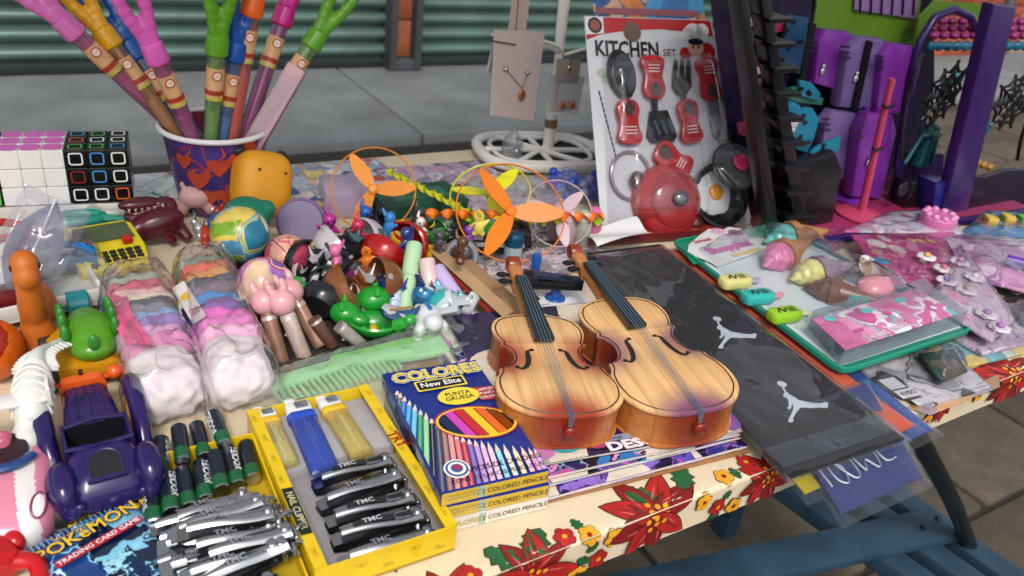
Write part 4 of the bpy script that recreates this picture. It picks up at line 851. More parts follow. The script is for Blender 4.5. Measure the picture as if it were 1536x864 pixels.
# --- three boxes of colour pencils
zp = .0115; n0 = 3
d0, d1, d3 = at(662, 742, 0.0345 - .0), at(824, 706, .0345), at(550, 566, .0345)
PW, PL = (d1 - d0).length, (d3 - d0).length; prz = hdg(d0, d1)
M_nb = plain('162a78', .28, 0, .06, 50); M_yf = plain('c9a83a', .4, 0, .08, 60)
def pencil_box(k, label, full):
    off = Vector((.0012 * (2 - k), -.0006 * (2 - k), 0)); r = thing('pencil_box', label, 'pencil box', Vector((d0.x, d0.y, T + k * zp + .0004 * k)) + off, prz + rad((.0, -.8, 0)[k]), 'stack of colour pencil boxes')
    w_, l_ = PW, PL; h_ = zp
    MB().box((w_/2, l_/2, h_/2), (w_, l_, h_), 0, .0006).build('carton', M_nb if k else plain('c9c2b4', .5), r)
    fr = MB(RX(rad(90))); fr.rect(w_/2, h_/2, w_ * .985, h_ * .88, .0002, 0); fr.text('COLORES', .0062, w_*.2, h_*.5, .0008, 2, 0, .95, .03); fr.text('COLORES', .0062, w_*.2, h_*.5, .0010, 3, 0, .95, .0); fr.text('12 COLORED PENCILS', .0056, w_*.66, h_*.5, .0008, 2, 0, .92, .008); fr.rect(w_*.365, h_/2, .005, h_*.8, .0004, 1)
    fr.build('end_print', [M_yf if k else plain('d8d0c4', .45), plain('8fb4b0', .4), plain('3c3210', .5), plain('e3cf7a', .5)], r)
    sd = MB(TR(0, 0, 0) @ RZ(rad(-90)) @ RX(rad(90)))
    for q in range(5): sd.rect(-l_*(.15 + q*.16), h_/2, .016, h_*.6, .0002, q % 3)
    sd.build('side_print', [plain('2a4f9c', .4), plain('4a86b8', .4), plain('101a44', .4)], r)
    if not full: return
    mats = [plain(c, .3, 0, .05) for c in ('e3c93a', 'e6e4de', '14307a', 'a82430', '101014', 'e0c4b4', '2f4f90')]
    pc = ['17181c', '5c6068', '2f6fb4', '3c98d8', '5cb8d8', '2f8f5a', '8ac888', '161616', '4a4a4e', '9a6a5a', 'd88a80', 'e06a60', 'c03a3c', '7a5aa8', 'b08ac4', 'e0a8c8', 'e8c4d4', '8fd0d8', 'ead9c0', 'e8d8a8', 'e8b8c0', 'd890b8', 'b898d0']
    mp = [plain(c, .3, 0, .06) for c in pc]; mz = h_ + .0002; rect = [(.0008, .0008), (w_-.0008, .0008), (w_-.0008, l_-.0008), (.0008, l_-.0008)]
    pen = MB(); tips = spline([(.006, l_*.84, 0), (.016, l_*.62, 0), (.030, l_*.40, 0), (.050, l_*.27, 0), (w_*.98, l_*.17, 0)], 8); n = len(pc)
    tot = len(tips) - 1
    for i in range(n):
        t = i / (n - 1) * tot; j = min(tot - 1, int(t)); p = tips[j].lerp(tips[j + 1], t - j); dr = Vector((-.42 + .36 * i / n, -1, 0)).normalized(); sw = Vector((-dr.y, dr.x, 0)) * .0017
        a = p + dr * .008; q = p + dr * .2
        body = clipc([(a - sw)[:2], (q - sw)[:2], (q + sw)[:2], (a + sw)[:2]], rect); tip = clipc([p[:2], (a - sw)[:2], (a + sw)[:2]], rect); tip2 = clipc([p[:2], (p + dr * .003 - sw * .38)[:2], (p + dr * .003 + sw * .38)[:2]], rect)
        if len(body) > 2: pen.flat(body, mz + .00004 * i, i)
        if len(body) > 2: 
            hl = clipc([(a - sw * .3)[:2], (q - sw * .3)[:2], (q + sw * .2)[:2], (a + sw * .2)[:2]], rect)
            if len(hl) > 2: pen.flat(hl, mz + .00004 * i + .00003, n + 1)
        if len(tip) > 2: pen.flat(tip, mz + .00004 * i + .00002, n)
        if len(tip2) > 2: pen.flat(tip2, mz + .00004 * i + .00005, i)
    # soft highlight strip is a paler ink
    pen.build('printed_pencils', mp + [mats[5], film('ffffff', .18, 0, .5, 0, base=0)], r)
    t = MB(); z = mz + .0012
    t.text('COLORES', .0165, w_*.52, l_*.915, z, 1, 0, .98, .085); t.text('COLORES', .0165, w_*.52, l_*.915, z + .0002, 2, 0, .98, .05); t.text('COLORES', .0165, w_*.52, l_*.915, z + .0004, 0, 0, .98, .02)
    t.rect(w_*.50, l_*.815, .040, .0125, z, 0, 0, .001); t.rect(w_*.50, l_*.815, .037, .0098, z + .0002, 4, 0, .001); t.text('New Elite', .0082, w_*.50, l_*.815, z + .0004, 1, 0, 1, .015)
    t.disc(w_*.60, l_*.68, .0165, .0105, z, 0, 26); t.text('PUNTA', .0062, w_*.60, l_*.70, z + .0003, 4, 0, 1, .01); t.text('GRUESA', .0062, w_*.60, l_*.66, z + .0003, 4, 0, 1, .01)
    t.flat([(w_*.74, l_*.70), (w_*.78, l_*.735), (w_*.995, l_*.72), (w_*.995, l_*.60), (w_*.80, l_*.61)], z - .0004, 3)
    for q in range(3): t.text(['LAPICES', 'PUNTA', 'COLORES'][q], .0042, w_*.89, l_*(.70 - q*.035), z, 1, 0, .9, .01)
    t.disc(w_*.22, l_*.13, .009, .009, z, 1, 24); t.disc(w_*.22, l_*.13, .0078, .0078, z + .0002, 6, 24); t.disc(w_*.22, l_*.13, .0062, .0062, z + .0004, 1, 24); t.disc(w_*.22, l_*.13, .0042, .0042, z + .0006, 6, 20); t.disc(w_*.225, l_*.135, .0024, .0024, z + .0008, 3, 16)
    t.text('LAPICES DE COLORES', .0066, w_*.62, l_*.105, z, 4, 0, .92, .01); t.text('CONT. 12 LAPICES-PENCILS-LAPIS', .0055, w_*.58, l_*.045, z, 4, 0, .88, .005)
    tag(t.build('print', mats, r), kind='stuff')
    cx_, cy_, ra, rb_ = w_*.62, l_*.44, .0285, .0165; rot = rad(-14)
    el = lambda a_, b_: [(cx_ + a_*math.cos(s)*math.cos(rot) - b_*math.sin(s)*math.sin(rot), cy_ + a_*math.cos(s)*math.sin(rot) + b_*math.sin(s)*math.cos(rot)) for s in [q * 2 * math.pi / 36 for q in range(36)]]
    wn = MB(); wn.ring(0, 0, 0, 0, .0012, z, 2, poly=el(ra + .0022, rb_ + .0022)); wn.ring(0, 0, 0, 0, .0018, z, 1, poly=el(ra + .001, rb_ + .001)); wn.flat(el(ra, rb_), z - .0002, 0)
    wc = ['101014', '16204a', 'c040a8', 'b8202c', 'e0bc20', 'd8641c', '7a3a10']; ell_ = el(ra - .0008, rb_ - .0008)
    for q in range(7):
        x0 = cx_ - .027 + q * .0078; P = clipc([(x0, cy_ - .02), (x0 + .0068, cy_ - .02), (x0 + .0068 - .010, cy_ + .022), (x0 - .010, cy_ + .022)], ell_)
        if len(P) > 2: wn.prism(P, z - .0001, z + .0006, 3 + q)
    wn.build('window', [plain('0a0a12', .4), plain('e0c040', .35), plain('b02828', .35)] + [plain(c, .35) for c in wc], r)
pencil_box(0, 'plain ended colour pencil box at the bottom of the stack', False); pencil_box(1, 'yellow ended colour pencil box in the middle of the stack', False); pencil_box(2, 'blue colour pencil box on top of the stack with oval window', True)
# --- green comb in its bag
A, B = at(415, 602, .012), at(722, 505, .012); L = (B - A).length; cr = thing('comb', 'pale green wide tooth comb sealed in a clear bag', 'comb', (A.x, A.y, T + .004), hdg(A, B))
M_cm = plain('9fd69c', .35, 0, .05, 30, sss=.1)
hp = spline([(.0, .030, 0), (.06, .031, 0), (L*.55, .024, 0), (L*.80, .020, 0), (L*.95, .026, 0), (L, .014, 0), (L*.96, -.0, 0), (L*.78, -.004, 0), (L*.58, .004, 0), (L*.5, .012, 0), (.06, .017, 0), (0, .016, 0)], 5, True)
hp = [(p.x, p.y) for p in hp][::-1]; MB().prism(hp, .003, .0085, 0, .0018).build('spine', M_cm, cr)
tm = None
for k in range(21):
    ln = .022 + .003 * math.sin(k * .5); o = MB().prism([(-.0011, 0), (.0011, 0), (.0008, -ln), (0, -ln - .0015), (-.0008, -ln)][::-1], .0042, .0075).build('tooth', M_cm, cr) if tm is None else tm.copy()
    if tm is None: tm = o
    else: COL.objects.link(o)
    o.location = (.004 + k * .0052, .0175 if k < 20 else .0175, 0)
MB(TR(L*.6, .030, .001)).prism([(-.06, 0), (.05, -.006), (.055, .004), (-.05, .012)], 0, .002).build('green_strip', plain('6fc24a', .4), cr)
o = sheet_bag('clear_bag', L + .03, .062, lambda u, v: .013, cr, film('f4fbf6', .10, 1.2, .07, .6, 50, .09), 12, 60, 20, .0032); o.location = (L/2, .012, -.002)
# ================================================================== goods: violins, magazines, sleeves
COMIC = ['1b1440', '5a3a8a', 'c05aa0', '2a6fb0', '141026', 'd88ac0', '3ab0b8', '241a50']
# brown board and magazines under the violins
def mag(pA, pB, z, th, label, cols, seed, dep=.20, over=None, grp='comic magazines under the violins', pages=True):
    A, B = at(*pA, z + th), at(*pB, z + th); w_ = (B - A).length; r = thing('magazine', label, 'magazine', (A.x, A.y, T + z), hdg(A, B), grp)
    if pages: MB().box((w_/2, dep/2, th*.5), (w_ - .001, dep - .001, th*.8), 0).build('pages', plain('cfc5b4', .8, 0, .12, 90, .4, 300), r)
    def f(u, v): return (u * w_, v * dep, th * .92 + .0007 * noise.noise(Vector((u * 5, v * 3, seed))) + (.0018 * max(0, 1 - v * 9) * noise.noise(Vector((u * 4, seed, 0)))))
    MB().grid(f, 16, 12).grid(lambda u, v: (w_ * (1 - u), v * dep, .0004), 2, 2).build('cover', busy(cols, 52, .06, .28, seed, .3), r); return r, w_
A, B = at(818, 752, .003), at(1124, 676, .003); r = thing('brown_board', 'thin brown board under the magazines at the table edge', 'board', (A.x, A.y, T), hdg(A, B))
MB().box(((B - A).length / 2 - .03, .10, .0015), ((B - A).length + .06, .20, .003), 0, .0005).build('sheet', plain('96683c', .7, 0, .2, 60), r)
mag((800, 752), (1122, 668), .0035, .0035, 'purple and blue comic magazine at the bottom of the pile', ['2a2a78', '5a4ab0', 'b04aa0', '1a1438', '3a3a90', '8a6ac0', '1c1c50'], 4)
mag((800, 732), (1113, 655), .0075, .003, 'thin comic magazine second from the bottom, pages curling', COMIC, 14)
mag((800, 720), (1112, 650), .011, .003, 'comic magazine in the middle of the pile with grey page edges', COMIC, 24)
r, w_ = mag((790, 700), (1116, 645), .0145, .0025, 'dark comic magazine on top of the pile under the violins', ['171028', '241a40', '1a1430', '2a1c4a', '140c20', '3a2a5a'], 34, .21)
tx = MB(TR(0, 0, .0034)); tx.rect(w_*.52, .014, .09, .0062, 0, 0); tx.text('juega', .0055, w_*.42, .014, .0002, 1); tx.text('diviértete', .0055, w_*.60, .014, .0002, 1); tx.text('DESCUBRE', .013, w_*.58, .0045, .0003, 2, 0, 1.35, .05)
tx.disc(w_*.08, .010, .011, .007, .0001, 3); tx.disc(w_*.20, .014, .013, .008, .0001, 4); tx.disc(w_*.33, .013, .010, .008, .0002, 5)
tx.disc(w_*.96, .02, .012, .02, .0002, 6)
tag(tx.build('cover_print', [plain('8a92a8', .4), plain('1c1c28', .5), plain('dcdce4', .4), plain('b878a8', .35), plain('2f9aa0', .35), plain('a03a68', .35), plain('7a4a98', .35)], r), kind='stuff')
# violins
def wood(name, tint, W_, L_, ca='cc9a62', cb='dbb07a'):
    m, t, n, l, b, out = newm(name); tc = n.new('ShaderNodeTexCoord'); mp = n.new('ShaderNodeMapping'); mp.inputs['Scale'].default_value = (1, .06, 1); l.new(tc.outputs['Object'], mp.inputs[0])
    nz = n.new('ShaderNodeTexNoise'); nz.inputs['Scale'].default_value = 190; nz.inputs['Detail'].default_value = 5; l.new(mp.outputs[0], nz.inputs['Vector'])
    cr = n.new('ShaderNodeValToRGB'); cr.color_ramp.elements[0].position = .3; cr.color_ramp.elements[0].color = (*lin(ca), 1); cr.color_ramp.elements[1].position = .62; cr.color_ramp.elements[1].color = (*lin(cb), 1); l.new(nz.outputs[0], cr.inputs[0])
    wv = n.new('ShaderNodeTexWave'); wv.bands_direction = 'X'; wv.inputs['Scale'].default_value = 24; wv.inputs['Distortion'].default_value = 1.2; wv.inputs['Detail'].default_value = 2; l.new(mp.outputs[0], wv.inputs['Vector'])
    wr = n.new('ShaderNodeMapRange'); wr.inputs[1].default_value = .93; wr.inputs[2].default_value = 1; wr.inputs[3].default_value = 1; wr.inputs[4].default_value = .80; l.new(wv.outputs['Fac'], wr.inputs[0])
    mx = n.new('ShaderNodeMix'); mx.data_type = 'RGBA'; mx.blend_type = 'MULTIPLY'; mx.inputs[0].default_value = 1; l.new(cr.outputs[0], mx.inputs[6]); l.new(wr.outputs[0], mx.inputs[7]); last = mx.outputs[2]
    dn = nodes_noise(n, l, 60, 3)
    for c, rr, s in (((0, -.006, .03), .036, .95), ((W_ * .42, L_ * .55, .016), .036, 1), ((-W_ * .42, L_ * .55, .016), .036, 1), ((0, -.006, .004), .024, .8), ((W_*.50, L_ * .3, -.0), .022, .5), ((-W_*.50, L_ * .3, -.0), .022, .5)):
        vd = n.new('ShaderNodeVectorMath'); vd.operation = 'DISTANCE'; l.new(tc.outputs['Object'], vd.inputs[0]); vd.inputs[1].default_value = c
        ad = n.new('ShaderNodeMath'); ad.operation = 'MULTIPLY_ADD'; l.new(dn.outputs[0], ad.inputs[0]); ad.inputs[1].default_value = .010; l.new(vd.outputs['Value'], ad.inputs[2])
        mr = n.new('ShaderNodeMapRange'); mr.interpolation_type = 'SMOOTHSTEP'; l.new(ad.outputs[0], mr.inputs[0]); mr.inputs[1].default_value = rr * .55; mr.inputs[2].default_value = rr * 1.4; mr.inputs[3].default_value = s; mr.inputs[4].default_value = 0
        m2 = n.new('ShaderNodeMix'); m2.data_type = 'RGBA'; l.new(mr.outputs[0], m2.inputs[0]); l.new(last, m2.inputs[6]); m2.inputs[7].default_value = (*lin(tint), 1); last = m2.outputs[2]
    l.new(last, b.inputs['Base Color']); b.inputs['Roughness'].default_value = .38; b.inputs['Coat Weight'].default_value = .25; b.inputs['Coat Roughness'].default_value = .2
    return m
HALF = [(0, 0), (.35, .006), (.68, .045), (.92, .13), (1, .23), (.97, .32), (.88, .385), (.86, .425), (.76, .432), (.64, .47), (.575, .53), (.58, .59), (.66, .645), (.735, .665), (.70, .69), (.755, .735), (.80, .80), (.78, .875), (.66, .945), (.42, .985), (.18, 1.0)]
def violin(pa, pb, z0, label, tint, tint2, wd, th, tilt, neckx, nm, L_=None):
    A, B = at(*pa, z0 + th), at(*pb, z0 + th); L = L_ or (B - A).length; r = thing('violin', label, 'violin', (A.x, A.y, T + z0), hdg(A, B) - rad(90), 'toy violins on the magazines', ry=tilt)
    half = [(x * wd / 2, y * L) for x, y in HALF]; sm = [tuple(p)[:2] for p in spline([(x, y, 0) for x, y in half], 4)]
    out = sm + [(-x, y) for x, y in reversed(sm[1:])]; M_w = wood(nm, tint, wd, L); M_r = wood(nm + '_side', tint2, wd, L, 'a4602a', 'b47236')
    ins = [(x * .965, y * .98 + L * .01) for x, y in out]
    MB().prism(ins, 0.002, th - .003, 0).build('ribs', M_r, r); MB().prism(out, 0, .003, 0, .001).build('back_plate', M_r, r)
    tp = MB(); n = len(out); rings = [(0, th - .0035), (0, th - .001), (.0012, th)]
    tp.prism(out, th - .0035, th, 0, .0011); o = tp.build('top_plate', M_w, r, 30)
    MB().tube([(x * .925, y * .955 + L * .022, th + .0001) for x, y in out], .0006, 4, closed=True).build('purfling', plain('2a1408', .5), o)
    dk = plain('7a2412', .35, 0, .15, 40)
    for s in (-1, 1):
        f = spline([(s*.012, L*.60, 0), (s*.016, L*.585, 0), (s*.0165, L*.555, 0), (s*.0175, L*.50, 0), (s*.0205, L*.44, 0), (s*.025, L*.415, 0), (s*.0285, L*.43, 0)], 6)
        fb = MB(); ws = [.0006 + .0016 * math.sin(math.pi * k / (len(f) - 1)) for k in range(len(f))]
        L1, R1 = [], []
        for k, p in enumerate(f):
            t = (f[min(k+1, len(f)-1)] - f[max(k-1, 0)]).normalized(); q = Vector((-t.y, t.x, 0)) * ws[k]; L1.append(p + q); R1.append(p - q)
        m = len(f); fb.add([(p.x, p.y, th + .0003) for p in L1 + R1], [(k, k + 1, m + k + 1, m + k) if s > 0 else (k, m + k, m + k + 1, k + 1) for k in range(m - 1)]); fb.disc(s*.012, L*.60, .0020, .0020, th + .0003); fb.disc(s*.0285, L*.43, .0020, .0020, th + .0003); fb.build('f_hole', plain('140804', .8), o)
    # neck, fingerboard, scroll
    ny = L + .055
    mb = MB(); loft(mb, [[(x, L*.97, th*.55 + z) for x, z in rrect(.014, .016, .004, 3)], [(x, L + .02, th*.80 + z) for x, z in rrect(.012, .012, .004, 3)], [(x, ny, th*.88 + z) for x, z in rrect(.011, .011, .004, 3)]]); mb.build('neck', plain('b8783c', .4, 0, .12, 60), r)
    fbm = MB(); fbm.add([(-.0085, L*.66, th + .003), (.0085, L*.66, th + .003), (-.0060, ny, th + .006), (.0060, ny, th + .006), (-.0085, L*.66, th + .0065), (.0085, L*.66, th + .0065), (-.0060, ny, th + .0085), (.0060, ny, th + .0085)], [(0, 2, 3, 1), (4, 5, 7, 6), (0, 1, 5, 4), (2, 6, 7, 3), (0, 4, 6, 2), (1, 3, 7, 5)]); fbm.build('fingerboard', plain('1c2022', .4, 0, .2, 60), r)
    mb = MB(); loft(mb, [[(x, ny - .001, th*.86 + z) for x, z in rrect(.013, .014, .003, 3)], [(x, ny + .02, th*.9 + z) for x, z in rrect(.013, .013, .003, 3)], [(x, ny + .034, th*.96 + z) for x, z in rrect(.013, .012, .004, 3)]]); mb.build('pegbox', plain('b5733a', .4, 0, .12, 60), r)
    MB(TR(0, ny + .036, th + .001) @ RY(rad(90)) @ TR(0, 0, -.0065)).prism(ellp(.008, .0085, 18), 0, .013, 0, .002).build('scroll', plain('7e2f16', .35, 0, .15, 50), r)
    for k, (s, y) in enumerate(((-1, .006), (1, .011), (-1, .019), (1, .024))):
        pg = MB(); pg.tube([(0, ny + y, th*.93), (s*.011, ny + y, th*.95)], .0018, 8); pg.M = TR(s*.014, ny + y, th*.96) @ RY(rad(90 * s)); pg.ell((0, 0, 0), (.0024, .0045, .0055), 10, 8); pg.build('peg', plain('141414', .35), r)
    MB().tube([(0, .0005, th * .62), (0, -.004, th * .62)], [.004, .005], 12).ell((0, -.0045, th*.62), (.005, .0025, .005), 12, 8).build('end_button', dk, r)
    for k in range(4):
        x = (k - 1.5); MB().tube([(x * .0006, -.003, th * .66), (x * .0014, -.001, th + .001), (x * .0016, L*.1, th + .0018), (x * .0028, L*.66, th + .0075), (x * .0024, ny, th + .0095), (x * .0018, ny + .012, th*.98)], .00032, 5).build('string', plain('6f8ea4', .3, .4), r)
    return r
violin((856, 624), (797, 471), .0172, 'toy violin with red shaded edges beside the pencil boxes', '8e1f10', '7a1a0c', .099, .032, rad(1), 0, 'wood_red')
violin((1054, 617), (918, 446), .0172, 'toy violin with purple shaded edges beside the black sleeve', '6e3a5e', '74261a', .101, .034, rad(-3), 0, 'wood_purple')
# clear sleeves of cloth, stacked and hanging over the table edge
def sleeve(cs, z, label, col, th=.004, fo=(.006, .010), rx=0, tint='f2f5f8', sheen=.8, zb=None, zs=0):
    """cs: near left, near right, far right, far left corners of the folded cloth"""
    zb = z if zb is None else zb
    Q = [at(*cs[0], z + th), at(*cs[1], z + th), at(*cs[2], zb + th), at(*cs[3], zb + th)]; A = Q[0].copy(); rz_ = hdg(Q[0], Q[1]); A.z = T + z
    r = thing('wrapped_bandana', label, 'packet', A, rz_, 'sleeves hanging over the table edge', rx=rx); iv = (Matrix.Translation(A) @ RZ(rz_)).inverted(); q = [iv @ p for p in Q]
    def bl(u, v): return q[0] * (1-u) * (1-v) + q[1] * u * (1-v) + q[2] * u * v + q[3] * (1-u) * v
    w_, l_ = (q[1] - q[0]).length, (q[3] - q[0]).length
    def top(u, v): p = bl(u, v); return (p.x, p.y, p.z - th + th * .6 + .0006 * noise.noise(Vector((p.x * 30, p.y * 25, z * 900))))
    def bot(u, v): p = bl(1 - u, v); return (p.x, p.y, p.z - th + .0003)
    mb = MB(); mb.grid(top, 10, 24); mb.grid(bot, 10, 24)
    for e in (lambda t: (t, 0), lambda t: (1, t), lambda t: (1 - t, 1), lambda t: (0, 1 - t)):
        a = [top(*e(k / 12)) for k in range(13)]; b_ = [(p[0], p[1], p[2] - th * .3) for p in a]; mb.add(a + b_, [(k, 13 + k, 14 + k, k + 1) for k in range(12)])
    mb.build('cloth', plain(col, .6, 0, .12, 60, .25, 300), r)
    def g(u, v):
        p = bl(-fo[0] / w_ + u * (1 + 2 * fo[0] / w_), -fo[1] / l_ + v * (1 + 1.5 * fo[1] / l_)); e = min(u, 1 - u) * 14; e2 = min(v, 1 - v) * 24; k = max(0, min(1, e, e2))
        n_ = noise.noise(Vector((p.x * 26, p.y * 16, z * 700))) + .55 * noise.noise(Vector((p.x * 75, p.y * 40, z * 300 + 5)))
        return (p.x, p.y, p.z - th + max(.0002, th * .3 + k * (th * .75 + .0016 * n_)))
    MB().grid(g, 30, 60).build('clear_sleeve', film(tint, .02, sheen * 1.3, .04, .3, 13, .035), r, 80); return r, A, rz_, w_, l_
r, A, rzz, w_, l_ = sleeve([(1262, 768), (1385, 712), (1290, 590), (1160, 640)], .0005, 'navy packet with white lettering hanging lowest over the table edge', '232c66', .004, rx=rad(9))
lt = MB(TR(0, 0, .006)); 
lt.tube(spline([(w_*x, l_*y, 0) for x, y in ((.10, .20), (.14, .40), (.22, .42), (.20, .24), (.27, .18), (.34, .30), (.30, .36), (.36, .20), (.44, .22), (.50, .46), (.52, .22), (.60, .30), (.66, .20), (.72, .26), (.80, .50), (.78, .24), (.90, .22))], 6), .0011, 6, sq=.3)
lt.build('white_print', plain('c4c8d0', .5), r)
sleeve([(1208, 738), (1270, 712), (1090, 520), (1030, 540)], .002, 'yellow packet whose corner shows under the black sleeve', 'c2a814', .003, rx=rad(2))
sleeve([(1240, 712), (1400, 642), (1140, 440), (980, 470)], .005, 'royal blue packet sticking out under the orange edge', '1d3f8a', .003, rx=rad(1.0), zb=.004)
sleeve([(1166, 690), (1300, 650), (960, 370), (862, 380)], .008, 'brick red packet showing along the violin side of the stack', '8a2a1c', .003)
sleeve([(1230, 702), (1372, 636), (1020, 372), (915, 385)], .0115, 'bright orange packet showing beyond the edge of the black sleeve', 'd8502c', .003)
r, A, rzz, w_, l_ = sleeve([(1188, 712), (1358, 655), (990, 364), (880, 377)], .015, 'black sleeve on top with two white jumping man emblems', '0d0f14', .005, sheen=1.1, fo=(.007, .004), zb=.02)
JM = [(205,58),(214,58),(224,78),(232,84),(238,92),(262,104),(275,114),(290,118),(330,126),(372,130),(392,124),(404,128),(402,148),(386,148),(370,146),(330,148),(296,146),(284,148),(274,160),(262,178),(254,192),(256,204),(248,210),(233,206),(236,196),(244,180),(252,162),(256,148),(250,130),(246,150),(236,154),(228,148),(236,142),(234,118),(226,104),(214,100),(212,88),(220,84),(212,72)]
inv = (Matrix.Translation(A) @ RZ(rzz)).inverted()
def jl(c): p = inv @ at(1100 + c[0] / 2.842, 560 + c[1] / 2.842, .019); return (p.x, p.y)
jp_ = [jl(c) for c in JM]; bl = jl((207, 47)); cen = (sum(p[0] for p in jp_) / len(jp_), sum(p[1] for p in jp_) / len(jp_))
q = inv @ at(1092, 503, .021)
if sum((jp_[i-1][0] * jp_[i][1] - jp_[i][0] * jp_[i-1][1]) for i in range(len(jp_))) < 0: jp_ = jp_[::-1]
for dx, dy, dz in ((0, 0, .0009), (q.x - cen[0], q.y - cen[1], .0033)):
    MB(TR(0, 0, dz)).prism([(x + dx, y + dy) for x, y in jp_], .0028, .0036).prism(ellp(.0042, .0042, 14, bl[0] + dx, bl[1] + dy), .0028, .0036).build('emblem', plain('c4c8ce', .5), r)
MB().rect(w_/2, .018, w_ + .004, .022, .0066).build('sleeve_flap', film('dfe6ee', .03, 1.2, .1, .4, 30, .05), r)
# blue screw anchors pack and white papers behind the violins
wp = thing('white_paper', 'folded white paper behind the neck of the purple shaded violin', 'paper', at(905, 372, .004), rad(-6)); MB().grid(lambda u, v: ((u - .3) * .075, (v - .5) * .04, .014 + .010 * u + .004 * math.sin(v * 5 + u * 3)), 14, 6).build('sheet', plain('d4d2d4', .6, 0, .06, 30), wp, 80)
p = at(830, 452, .004); cp_ = thing('hook_card', 'white card holding two blue plastic hooks, between the violin necks', 'card', p, rad(-4))
MB().prism(rrect(.075, .040, .004), 0, .0012).build('card', plain('dadade', .5), cp_); MB().text('POST IT', .007, .01, -.013, .0014, 0, rad(180)).text('hooks', .005, -.014, -.006, .0014, 0, rad(180)).rect(-.02, .009, .016, .009, .0014, 0).build('card_print', plain('2a2c34', .5), cp_)
for x, y in ((.004, .004), (.004, .05)):
    MB(TR(x, y, .0015)).lathe([(.011, 0), (.010, .0015), (.0055, .003), (.0050, .012), (.0055, .022), (.004, .027), (0, .028)], 16).build('hook', plain('1a4f9c', .3), cp_)
bp = at(768, 428, .03); pn = thing('black_clip', 'black plastic clamp lying across the hook card', 'clamp', bp + Vector((.02, .01, -.012)), rad(-22)); MB().box((.03, 0, .006), (.06, .012, .010), 0, .002).build('lower_arm', plain('16181c', .35), pn); MB(TR(.03, .0, .014) @ RY(rad(6))).box((0, 0, 0), (.062, .010, .005), 0, .0015).build('upper_arm', plain('1f2a44', .35), pn)
bt = at(776, 395, 0); gb = thing('glass_bottle', 'small blue tinted bottle beside the red scroll', 'bottle', bt + Vector((0, .012, 0))); MB().lathe([(0, 0), (.010, 0), (.0105, .002), (.0105, .016), (.006, .022), (.006, .026), (0, .026)], 18).build('glass', plain('9fb0b8', .12, .2), gb); MB().lathe([(.011, .018), (.0112, .028), (.009, .032), (0, .033)], 18).build('cap', plain('1c4f6e', .2, .4), gb)
# ================================================================== goods: toys heaped in the middle and back
def put(name, label, cat, px, py, h=0, rz=0, grp=None, rx=0, ry=0, dy=0): return thing(name, label, cat, at(px, py, h) + Vector((0, dy, 0)), rz, grp, rx, ry)
# printed sheets lying at the back
def sheet(pA, pB, dep, z, label, cols, seed, sc_=46, name='comic_sheet', cat='comic'):
    A, B = at(*pA, z), at(*pB, z); w_ = (B - A).length; r = thing(name, label, cat, (A.x, A.y, T + z), hdg(A, B), 'printed sheets at the back of the table')
    MB().grid(lambda u, v: (u * w_, v * dep, .0012 + .0012 * noise.noise(Vector((u * 4, v * 4, seed)))), 14, 10).build('cover', busy(cols, sc_, .05, .3, seed, .2), r, 80); MB().box((w_/2, dep/2, .0003), (w_, dep, .0006)).build('pages', plain('c8c2b6', .8), r)
BR_ = ['c8ccd4', '6f8fc0', 'd0754a', 'b8c8d8', 'd8b090', '40619a', 'd9d4cc', 'c04a40', '8fb0c8', 'dcc880', 'e0dcd8']
sheet((455, 330), (640, 310), .17, .001, 'comic sheet of orange and blue figures behind the yellow squeeze toy', BR_, 1)
sheet((200, 330), (330, 318), .13, .001, 'white sheet with green and red print under the bucket', ['d8dcdc', 'ccd4d6', '3f9a80', 'd8d8d4', 'b0384a', 'd0d6dc', 'c4ccd4'], 2, 30)
sheet((590, 285), (760, 270), .075, .003, 'pink and white packet lying behind the yellow twisted stick', ['b8a8b8', 'c88aa8', '8a7a98', 'd4ccd0', '6a5a68', 'c4b8c0'], 3, 60, 'pink_packet', 'packet')
p = at(570, 345, 0); r = thing('green_box', 'flat dark green box behind the orange propeller', 'box', p, hdg(at(570, 345, 0), at(690, 328, 0))); MB().box((.062, .03, .013), (.105, .06, .026), 0, .001).build('carton', plain('1c4f3a', .5, 0, .15, 30), r); MB().rect(.062, .03, .07, .03, .0263).build('label', plain('2f6b50', .4), r)
p = at(455, 345, 0); r = thing('pink_case', 'pale lilac see-through plastic case behind the purple yo-yo', 'case', p + Vector((.04, .02, 0)), rad(-12)); MB(TR(0, 0, 0)).box((.02, .03, .016), (.055, .06, .032), 0, .002).build('shell', film('e4d4ea', .45, .9, .1, .1), r); MB().box((.02, .03, .008), (.04, .045, .012), 0, .002).build('filling', plain('b8a0c0', .5), r)
A, B = at(395, 545, .010), at(728, 470, .010); r = thing('gap_shade_tray', 'dark shallow tray added to darken the gaps in the toy heap', 'tray', (A.x, A.y, T), hdg(A, B)); L = (B - A).length  # dark tray added under the toys to deepen the shade between them
MB().box((L*.47, .10, .0012), (L*.94, .21, .0018)).build('floor', plain('2a2624', .8, 0, .3, 40), r)
for c, dm in (((L*.47, -.004, .005), (L*.94, .002, .009)), ((L*.47, .204, .005), (L*.94, .002, .009)), ((.001, .1, .005), (.002, .205, .009)), ((L*.94, .1, .005), (.002, .205, .009))): MB().box(c, dm).build('wall', plain('3a3330', .8, 0, .2, 40), r)
sheet((640, 392), (905, 372), .085, .0006, 'crowded dark toy catalogue under the police van', ['2a2c30', 'b8b4b8', '4a5a5c', 'c8a0a8', '1c1e22', '8a4a3a', 'd0ccd0', '5a6a50'], 9, 70)
sheet((740, 430), (930, 395), .06, .0022, 'grey and pink leaflet behind the violin necks', ['b4aab0', '8a8a94', 'c8b4bc', '6a6a78', 'a87a8a', 'd0ccd0'], 11, 60)
